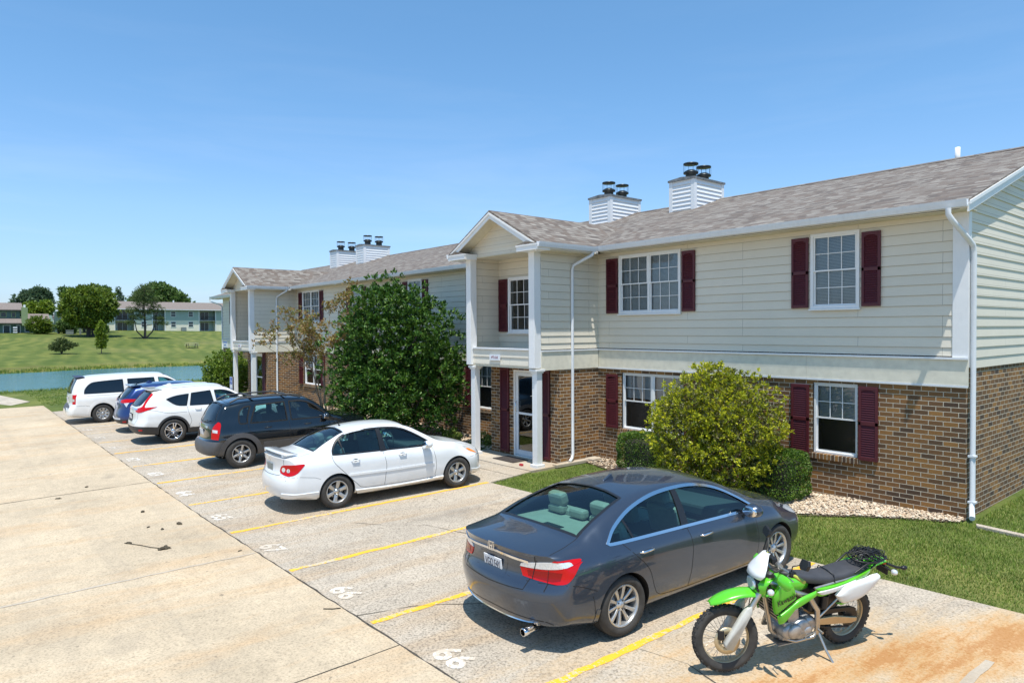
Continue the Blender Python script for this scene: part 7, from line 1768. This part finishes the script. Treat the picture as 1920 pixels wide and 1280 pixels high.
clump(-8.85, -9.85, .045, .025, .02, 4, 'small mud clump between the pointed one and the stalk'); clump(-9.15, -10.0, .04, .02, .016, 5, 'flat little mud clump left of its small neighbour')
clump(-10.3, -9.85, .035, .035, .03, 6, 'round mud clump farthest up the drive'); clump(-6.7, -9.28, .03, .018, .012, 7, 'tiny mud speck beside the yellow line end'); clump(-12.6, -10.9, .06, .03, .02, 8, 'low mud clump beside the cross joint'); clump(-13.4, -10.3, .045, .03, .02, 9, 'small mud clump beyond the cross joint')
tw_ = MB(); P_ = [(-7.65, -10.12), (-7.85, -10.24), (-8.1, -10.34), (-8.4, -10.5)]; tw_.tube([(a, b, GZ(a, b)+.008) for a, b in P_], .006, 5); tag(tw_.build('dry_stalk', M['debris']), 'thin dry stalk lying between two mud clumps', 'stalk')
tw_ = MB(); P_ = [(-3.62, -9.14), (-3.66, -9.22), (-3.74, -9.30)]; tw_.tube([(a, b, GZ(a, b)+.008) for a, b in P_], .006, 5); tag(tw_.build('twig', M['debris']), 'short curved twig lying on the slab joint', 'twig')
# accessible parking sign
x, y = -24.8, -3.62; t = plant('parking_sign', (x, y, GZ(x, y)), 'blue and white accessible parking sign on a brown post in front of the far porch', 'sign')
MB().box(-.05, .05, -.02, .07, -.05, 1.42).build('post', M['woodpost'], t, bevel=.006)
pn = MB().box(-.155, .155, -.028, -.022, .88, 1.42).build('panel', M['plate'], t)
MB().box(-.13, .13, -.031, -.0285, 1.12, 1.40).build('blue_field', M['blueink'], pn)
s_ = MB(); s_.lathe([(.055, -.033), (.068, -.034), (.055, -.035)], 20, 1, (.005, 0, 1.20)); s_.lathe([(0, -.034), (.018, -.034)], 12, 1, (-.01, 0, 1.355)); s_.box(-.022, -.002, -.035, -.032, 1.22, 1.335); s_.box(-.022, .05, -.035, -.032, 1.225, 1.24); s_.box(.045, .06, -.035, -.032, 1.16, 1.24); s_.build('symbol', M['plate'], pn)
MB().box(-.12, .12, -.031, -.0285, .93, .96).build('text_band', M['blueink'], pn)
# ---------------------------------------------------------------- across the pond
def ztop(x, y): return TZ(x, y)
def tree(name, x, y, blobs, label, mat, tips, per, ll, lw, seed, bark_=None, group='trees across the pond', trunk=None, inner=.6, nz=.16, flat=1, up=.25):
    t = plant(name, (x, y, ztop(x, y)-.05), label, 'tree', group); rnd = random.Random(seed)
    cr = crown('crown', blobs, tips, per, ll, lw, mat, t, seed, inner=inner, nz=nz, flat=flat, up=up, spread=1.0)
    H_ = max(b[2]+b[5]*.4 for b in blobs)
    paths = trunk or [(wig((0, 0, 0), (0, 0, H_*.75), 4, .12, rnd), .035*H_, .01*H_)]+[(wig((0, 0, H_*.2), (b[0]*.8, b[1]*.8, b[2]), 4, .15, rnd), .016*H_, .006*H_) for b in blobs]
    branches('trunk', paths, bark_ or M['barkdark'], t, 7); return t
tree('round_tree', -138.5, 8.0, [(0, 0, 5.6, 3.6, 3.9, 3.3), (0, -1.6, 4.8, 2.8, 2.8, 2.6), (0, 1.7, 5.0, 2.6, 2.6, 2.4), (0, 0, 7.2, 2.2, 2.4, 1.6), (0, -.5, 3.6, 3.0, 3.3, 1.8), (0, 2.2, 6.6, 1.8, 1.8, 1.6), (0, -2.2, 6.6, 1.8, 1.8, 1.6)],
     'large round olive green tree on the far lawn in front of the white walls', M['maple'], 2600, 8, .55, .30, 3, trunk=[([(0, -.3, 0), (0, -.35, 3.4)], .26, .2), ([(0, .45, 0), (0, .55, 3.6)], .24, .18), ([(0, 0, 0), (0, 0, 6)], .2, .1)])
tree('tall_tree', -152, 9.0, [(0, -2.2, 7.0, 1.4, 1.5, 1.4), (0, 2.4, 7.4, 1.4, 1.4, 1.3), (0, -3.2, 8.0, .7, .8, .5), (0, 3.6, 8.4, .7, .8, .5), (0, 0, 6, 2.0, 2.0, 2.6)], 'darker taller tree showing behind the round olive tree', M['fartree'], 900, 7, .6, .3, 5)
pb = [(b, z, r1, r2, h) for b, z, r1, r2, h in ((0, 8.6, 1.5, 1.5, .9), (-.9, 7.4, 1.5, 1.5, .8), (1.0, 7.0, 1.6, 1.5, .8), (-.2, 6.4, 1.7, 1.6, .7), (1.9, 5.6, 1.5, 1.2, .6), (-1.9, 5.2, 1.5, 1.2, .55), (.4, 5.0, 1.4, 1.6, .6), (-1.2, 4.0, 1.4, 1.2, .5), (2.4, 3.9, 1.3, 1.0, .45), (3.0, 2.9, 1.0, .8, .4), (-2.4, 3.0, 1.0, .9, .4), (.2, 9.2, 1.0, 1.0, .7))]
tree('pine_tree', -133.9, 15.9, [(0, b, z, r1, r2, h) for b, z, r1, r2, h in pb], 'open crowned pine with three leaning stems on the mown slope', M['pine'], 900, 8, .42, .10, 7, trunk=[([(0, 0, 0), (0, .05, 2.5), (0, -.1, 5.5), (0, 0, 9.3)], .24, .06), ([(0, -.2, .2), (0, -1.3, 1.4), (0, -1.7, 3.4)], .14, .06), ([(0, .2, .2), (0, 1.2, 1.3), (0, 1.8, 3.0), (0, 2.2, 5.2)], .15, .05)]+[([(0, 0, z-.5), (0, b*.9, z)], .07, .03) for b, z, *_ in pb], flat=.6, inner=.2)
tree('big_tree', -199, 33.0, [(0, 0, 7.5, 5, 5.6, 4.5), (0, -3.6, 6.5, 4, 4, 3.6), (0, 4.5, 6.0, 4, 4, 3.2), (0, 0, 10.3, 3.4, 3.6, 2.2), (0, 3.0, 8.6, 3, 3, 2.2)], 'broad green tree rising behind the far apartment roof', M['fartree'], 2000, 8, .8, .45, 9)
tree('conifer_tree', -206, 24.6, [(0, 0, 3, 2.4, 2.4, 2), (0, 0, 6, 1.8, 1.8, 2), (0, 0, 8.6, 1.1, 1.1, 1.6), (0, 0, 10.3, .5, .5, 1)], 'dark pointed conifer behind the far roof left of the broad tree', M['bluetree'], 600, 8, .6, .25, 11)
tree('grey_green_tree', -219, 7.5, [(0, 0, 7.4, 3, 3.0, 3.4), (0, .6, 9.8, 2.2, 2.4, 1.8), (0, -1.8, 8.6, 1.9, 2.0, 1.8), (0, 2.0, 7, 1.9, 1.9, 2.4), (0, .6, 4.6, 2.8, 3.0, 3)], 'tall grey green tree behind the green house', M['bluetree'], 1500, 8, .8, .4, 13)
tree('conifer_tree', -219, 2.6, [(0, 0, 3, 2.0, 2.0, 2.4), (0, 0, 6, 1.5, 1.5, 2), (0, 0, 8.0, .8, .8, 1.5)], 'narrow dark conifer behind the green house roof', M['bluetree'], 400, 8, .6, .25, 17)
tree('yellow_tree', -190, 5.2, [(0, 0, 4.5, 2.2, 2.6, 1.8), (0, 1.5, 5.6, 1.6, 1.6, 1.2), (0, -1.6, 5.4, 1.4, 1.4, 1.2)], 'yellow green tree just behind the green house chimney', M['lime'], 500, 8, .6, .35, 19)
tree('bare_tree', -190, 13.4, [(0, 0, 5.5, 1.6, 1.8, 1.6), (0, .5, 7, 1.2, 1.2, 1.2)], 'thin grey half bare tree behind the second chimney', M['pine'], 130, 6, .4, .12, 23, M['barkpale'])
tree('hazy_tree', -240, 20.5, [(0, 8, 5.0, 1.6, 1.8, 1.8), (0, 11, 4.4, 1.4, 1.6, 1.2)], 'low row of distant dark tree tops left of the far roof', M['bluetree'], 600, 7, .8, .4, 25)
for i, (x, y, r_, h, lab, m_) in enumerate(((-146, 1.2, 1.9, 2.9, 'rounded green shrub in front of the garage roof', 'maple'), (-147, 5.4, 1.5, 2.5, 'rounded dark shrub between the second chimney and the round tree', 'fartree'), (-148, 11.0, 1.3, 1.9, 'dark shrub right of the round tree trunk', 'fartree'))):
    t = plant('shrub', (x, y, ztop(x, y)), lab, 'shrub', 'shrubs across the pond'); crown('foliage', [(0, 0, h*.55, r_*.8, r_, h*.5), (0, r_*.4, h*.4, r_*.7, r_*.7, h*.4)], 420, 8, .4, .24, M[m_], t, 40+i)
x, y = -108.8, .3; t = plant('spreading_shrub', (x, y, ztop(x, y)), 'dark spreading shrub alone on the lawn by the far bank', 'shrub')
crown('foliage', [(0, 0, 1.15, .9, 1.15, .75), (0, .9, 1.2, .6, .7, .4), (0, -.8, 1.0, .6, .8, .45), (0, 1.6, 1.25, .3, .45, .18), (0, 0, 1.8, .5, .6, .4)], 620, 8, .20, .10, M['pine'], t, 51, inner=.4, nz=.22); branches('trunk', [([(0, 0, 0), (0, .2, .8)], .09, .05), ([(0, 0, 0), (0, -.3, .9)], .08, .04)], M['barkdark'], t)
x, y = -108.3, 5.0; t = plant('young_tree', (x, y, ztop(x, y)), 'slim bright lime green young tree near the water on the far lawn', 'tree')
crown('crown', [(0, 0, 1.3, .6, .62, .6), (0, .1, 2.1, .7, .78, .7), (0, -.1, 3.0, .65, .72, .65), (0, 0, 3.8, .5, .55, .55), (0, 0, 4.4, .28, .3, .35)], 520, 8, .22, .14, M['lime'], t, 53, inner=.3, nz=.2); branches('trunk', [([(0, 0, 0), (0, 0, 3.8)], .06, .02)], M['bark'], t)
# far apartment block
FX = -165.0; zb = 3.05; A = empty('far_apartments', (FX, 0, zb), 0, 'long two storey cream and grey green apartment block across the pond', 'apartment building')
secs = [(11.5, 16.6, 0), (16.6, 20.3, 1), (20.3, 24.0, 0), (24.0, 26.4, 1), (26.4, 33.8, 0), (33.8, 37.3, 1), (37.3, 47, 0), (47, 50, 1), (50, 62, 0)]
lo, up_, rec, tr = MB(), MB(), MB(), MB()
for a, b, k in secs:
    X = -1.6 if k else 0
    if not k:
        lo.box(-9, 0, a, b, -1, 2.45); up_.box(-9, 0, a, b, 2.451, 4.85)
        MB().box(0.001, .05, a, a+.18, -.5, 4.85).build('corner_trim', M['white'], A); MB().box(.001, .05, b-.18, b, -.5, 4.85).build('corner_trim', M['white'], A)
    else:
        rec.box(-9, -1.6, a, b, -1, 4.85)
lo.build('lower_wall', M['faryellow'], A); up_.build('upper_wall', M['fargrey'], A); rec.build('recess_wall', M['fargrey'], A)
for a, b, k in secs:
    if k:
        bc = MB(); bc.box(-1.6, .1, a+.02, b-.02, 2.30, 2.46)
        bo = bc.build('balcony', M['wood'], A); r_ = MB(); r_.box(.02, .08, a+.02, b-.02, 3.35, 3.42)
        for q in np.arange(a+.1, b, .16): r_.box(.03, .06, q, q+.03, 2.46, 3.35)
        r_.build('railing', M['barkdark'], bo)
        for z0 in (.05, 2.5):
            s_ = MB(); s_.box(-1.62, -1.56, a+.6, b-1.0, z0, z0+2.0); so2 = s_.build('patio_door', M['gutter'], A); p_ = MB(); m_ = (a+.6+b-1.0)/2
            p_.box(-1.555, -1.55, a+.68, m_-.03, z0+.08, z0+1.92); p_.box(-1.555, -1.55, m_+.03, b-1.08, z0+.08, z0+1.92); p_.build('pane', M['darkwin'], so2)
for yy in (13.0, 22.2, 28.2, 31.9, 39.2, 43, 53, 58):
    for z0 in (.95, 3.25):
        f = MB(); f.box(.001, .06, yy-.55, yy+.55, z0, z0+1.25); fo = f.build('window', M['white'], A); p_ = MB(); p_.box(.061, .066, yy-.46, yy+.46, z0+.08, z0+.58); p_.box(.061, .066, yy-.46, yy+.46, z0+.66, z0+1.17); p_.build('pane', M['darkwin'], fo)
rf2 = MB(); rf2.prism([(.7, 4.75), (.7, 4.9), (-4.6, 6.75), (-9.9, 4.9), (-9.9, 4.75)], 1, 10.9, 62.6); rfo = rf2.build('roof', M['farroof'], A, fixn=True)
g2 = MB(); g2.box(.701, .80, 10.9, 62.6, 4.78, 4.93); g2.build('gutter', M['gutter'], A)
for yy in (29.2, 33.2, 42): MB().box(-4.5, -4.2, yy, yy+.25, 6.6, 7.15).build('roof_vent', M['vinyl'], rfo)
# green house group
HX = -150; zh = 2.45; H = empty('green_house', (HX, 0, zh), 0, 'green boarded house with brown tiered roof and lime chimney at the left edge', 'house')
MB().box(-8, 0, -24, 1.2, -1, 2.2).build('lower_wall', M['farteal'], H); MB().box(-8, -2.2, -24, -1.1, 2.2, 4.65).build('upper_wall', M['farteal'], H)
rr2 = MB(); rr2.prism([(.9, 2.15), (.9, 2.28), (-2.25, 3.2), (-2.25, 3.05)], 1, -24.5, 1.9); rr2.build('porch_roof', M['farroof'], H, fixn=True)
rr2 = MB(); rr2.prism([(-1.5, 4.6), (-1.5, 4.75), (-5.5, 6.1), (-9.5, 4.75), (-9.5, 4.6)], 1, -24.5, -.6); rr2.build('roof', M['farroof'], H, fixn=True)
c2 = MB(); c2.box(-.2, .95, -1.05, -.15, 1.8, 5.1); co2 = c2.build('chimney', M['farlime'], H); MB().box(.2, .5, -.75, -.45, 5.1, 5.6).build('flue', M['vinyl'], co2)
for (y0, y1, z0, z1, m_) in ((-3.8, -2.7, 0.0, 1.9, 'gutter'), (-1.8, -1.2, .2, 1.9, 'darkwin'), (-.6, .4, .6, 1.8, 'darkwin')):
    f = MB(); f.box(.001, .05, y0, y1, z0, z1); fo = f.build('window', M['gutter'], H); MB().box(.051, .056, y0+.1, y1-.1, z0+.1, z1-.1).build('pane', M['darkwin'], fo)
for (y0, y1) in ((-4.0, -3.1), (-2.4, -1.7)):
    f = MB(); f.box(-2.199, -2.15, y0, y1, 3.3, 4.3); fo = f.build('window', M['farlime'], H); MB().box(-2.149, -2.145, y0+.1, y1-.1, 3.4, 4.2).build('pane', M['darkwin'], fo)
G_ = empty('garage_wing', (HX-3, 0, zh), 0, 'green garage wing with brown gable roof beside the green house', 'house')
MB().box(-7, 0, 1.3, 4.3, -1, 2.3).build('wall', M['farteal'], G_)
rr2 = MB(); rr2.prism([(.7, 2.2), (.7, 2.35), (-3.0, 4.1), (-7.5, 2.35), (-7.5, 2.2)], 1, .2, 3.7); rr2.build('roof', M['farroof'], G_, fixn=True)
gw = MB(); gw.prism([(.0, 2.3), (-3.0, 3.85), (-6.5, 2.3)], 1, 3.71, 4.2); gw.build('gable', M['farteal'], G_, fixn=True)
K_ = MB(); K_.box(-153.6, -152.4, 4.35, 5.35, 1.5, 7.0); tag(K_.build('tall_chimney', M['farteal'], bevel=.03), 'tall square teal boarded chimney standing between the house roofs', 'chimney')
Q_ = empty('small_house', (-158, 0, 2.8), 0, 'small light green house half hidden by the round olive tree', 'house')
MB().box(-8, 0, 5.6, 12, -1, 3.0).build('wall', M['farlime'], Q_); rr2 = MB(); rr2.prism([(5.2, 2.9), (12.6, 2.9), (12.6, 3.05), (7.0, 4.4), (5.2, 3.4)], 0, -8.4, .5); rr2.build('roof', M['farroof'], Q_, fixn=True)
MB().box(.001, .05, 5.9, 7.1, 1.0, 2.9).build('window', M['darkwin'], Q_)
# small things on the far lawn
def small(name, x, y, boxes, label, cat, group=None):
    mb = MB(); z = ztop(x, y)
    mats = []; 
    for (x0, x1, y0, y1, z0, z1, m_) in boxes:
        if m_ not in mats: mats.append(m_)
        mb.box(x+x0, x+x1, y+y0, y+y1, z+z0, z+z1, mats.index(m_))
    return tag(mb.build(name, [M[q] for q in mats], bevel=.02), label, cat, group)
small('utility_box', -144.5, 5.7, [(-.5, .5, -.55, .55, 0, .75, 'greybox'), (-.54, .54, -.6, .6, .75, .82, 'greybox')], 'low grey utility box on the lawn left of the round tree', 'utility box')
small('meter_post', -144.0, 7.3, [(-.1, .1, -.16, .16, 0, 1.25, 'greybox'), (-.14, .14, -.2, .2, 1.25, 1.35, 'greybox')], 'short grey meter post beside the low utility box', 'meter post')
small('condenser_unit', -163.6, 30.0, [(-.45, .45, -.5, .5, 0, .8, 'greybox'), (-.4, .4, -.45, .45, .8, .86, 'blacktrim')], 'grey air conditioning unit against the cream wall of the far block', 'air conditioner')
small('patio_table', -147.2, 3.4, [(-.6, .6, -1.0, 1.0, .68, .74, 'plate'), (-.05, .05, -.8, -.7, 0, .68, 'plate'), (-.05, .05, .7, .8, 0, .68, 'plate'), (-.4, .4, -.7, .6, .74, 1.0, 'bluefabric')], 'white patio table with blue covers beside the shrub', 'table')
small('garden_chair', -148.0, 1.6, [(-.25, .25, -.25, .25, .4, .46, 'redplastic'), (-.25, -.2, -.25, .25, .46, .95, 'redplastic'), (-.22, -.16, -.22, -.16, 0, .4, 'redplastic'), (.16, .22, .16, .22, 0, .4, 'redplastic')], 'small red garden chair left of the patio table', 'chair')
small('storage_rack', -148.6, -2.1, [(-.3, .3, -.3, .3, .1, .3, 'plate'), (-.3, .3, -.3, .3, .5, .7, 'plate'), (-.3, .3, -.3, .3, .9, 1.15, 'plate'), (-.25, .25, -.25, .25, 0, 1.1, 'blacktrim')], 'white slatted storage rack against the green house wall', 'rack')
u = empty('sun_umbrella', (-149, 8.4, ztop(-149, 8.4)), 0, 'blue and white sun umbrella left of the round tree', 'umbrella'); MB().lathe([(0, 2.35), (.9, 2.0), (.95, 1.95), (0, 2.25)], 10, 2, (0, 0, 0), smooth=False).build('canopy', M['bluefabric'], u); MB().lathe([(.03, 0), (.03, 2.3)], 8, 2).build('pole', M['plate'], u)
x, y = -116.9, 19.3; P_ = empty('picnic_table', (x, y, ztop(x, y)), R(8), 'weathered wooden picnic table alone on the far slope', 'picnic table')
MB().box(-.38, .38, -.95, .95, .72, .76).build('tabletop', M['wood'], P_)
for s in (1, -1): MB().box(s*.62-.13, s*.62+.13, -.95, .95, .42, .46).build('bench', M['wood'], P_)
for yy in (-.7, .7):
    f = MB(); f.prism([(-.62, 0), (-.52, 0), (-.12, .72), (-.22, .72)], 1, yy-.03, yy+.03); f.prism([(.62, 0), (.52, 0), (.12, .72), (.22, .72)], 1, yy+.031, yy+.08); f.box(-.72, .72, yy-.07, yy-.031, .36, .42); f.build('trestle', M['barkdark'], P_, fixn=True)
x, y = -66, 11.5; x, y = -45.5, 2.2
t = plant('hanging_planter', (x, y, ztop(x, y)), 'tall thin shrub in a planter beyond the far end of the building', 'planter'); MB().lathe([(0, 0), (.2, 0), (.26, .45), (0, .45)], 14, 2).build('pot', M['potbrown'], t); crown('leaves', [(0, 0, 1.0, .24, .24, .6)], 200, 6, .12, .06, M['fartree'], t, 61)
# near bank grass tufts at the water line and rough grass by the pond
g = np.random.default_rng(77)
def tufts(name, pts, h, w_, per, seed, mat):
    g = np.random.default_rng(seed); P = np.repeat(np.array(pts), per, 0); n = len(P); P[:, :2] += g.normal(size=(n, 2))*h*.5
    d = g.normal(size=(n, 3))*np.array([.5, .5, .15])+np.array([0, 0, 1]); d /= np.linalg.norm(d, axis=1)[:, None]; s = g.normal(size=(n, 3)); s[:, 2] = 0; s /= np.linalg.norm(s, axis=1)[:, None]; L_ = (h*(.5+.8*g.random(n)))[:, None]
    V_ = np.stack([P-s*w_, P+s*w_, P+d*L_], 1).reshape(-1, 3); return tag(raw(name, V_, np.arange(n*3).reshape(-1, 3), mat), kind='stuff')
pts = []
for _ in range(2600):
    y = g.uniform(-40, 45); x = -90.2-shore(y)+g.normal()*.5; pts.append((x, y, TZ(x+shore(y), y)-.05))
for _ in range(900):
    y = g.uniform(-30, 12); x = -59.6-shore(y)+g.normal()*.35; pts.append((x, y, TZ(x+shore(y), y)-.03))
tufts('bank_grass', pts, .32, .035, 7, 5, M['grass'])
pts = []
for _ in range(9000):
    x, y = -33.8-abs(g.normal())*9, g.uniform(-26, 8)
    if x < -57 or (x > -45 and -12.8 < y < -9) : continue
    pts.append((x, y, TZ(x, y)-.01))
tufts('rough_grass', pts, .09, .012, 8, 6, M['grass'])
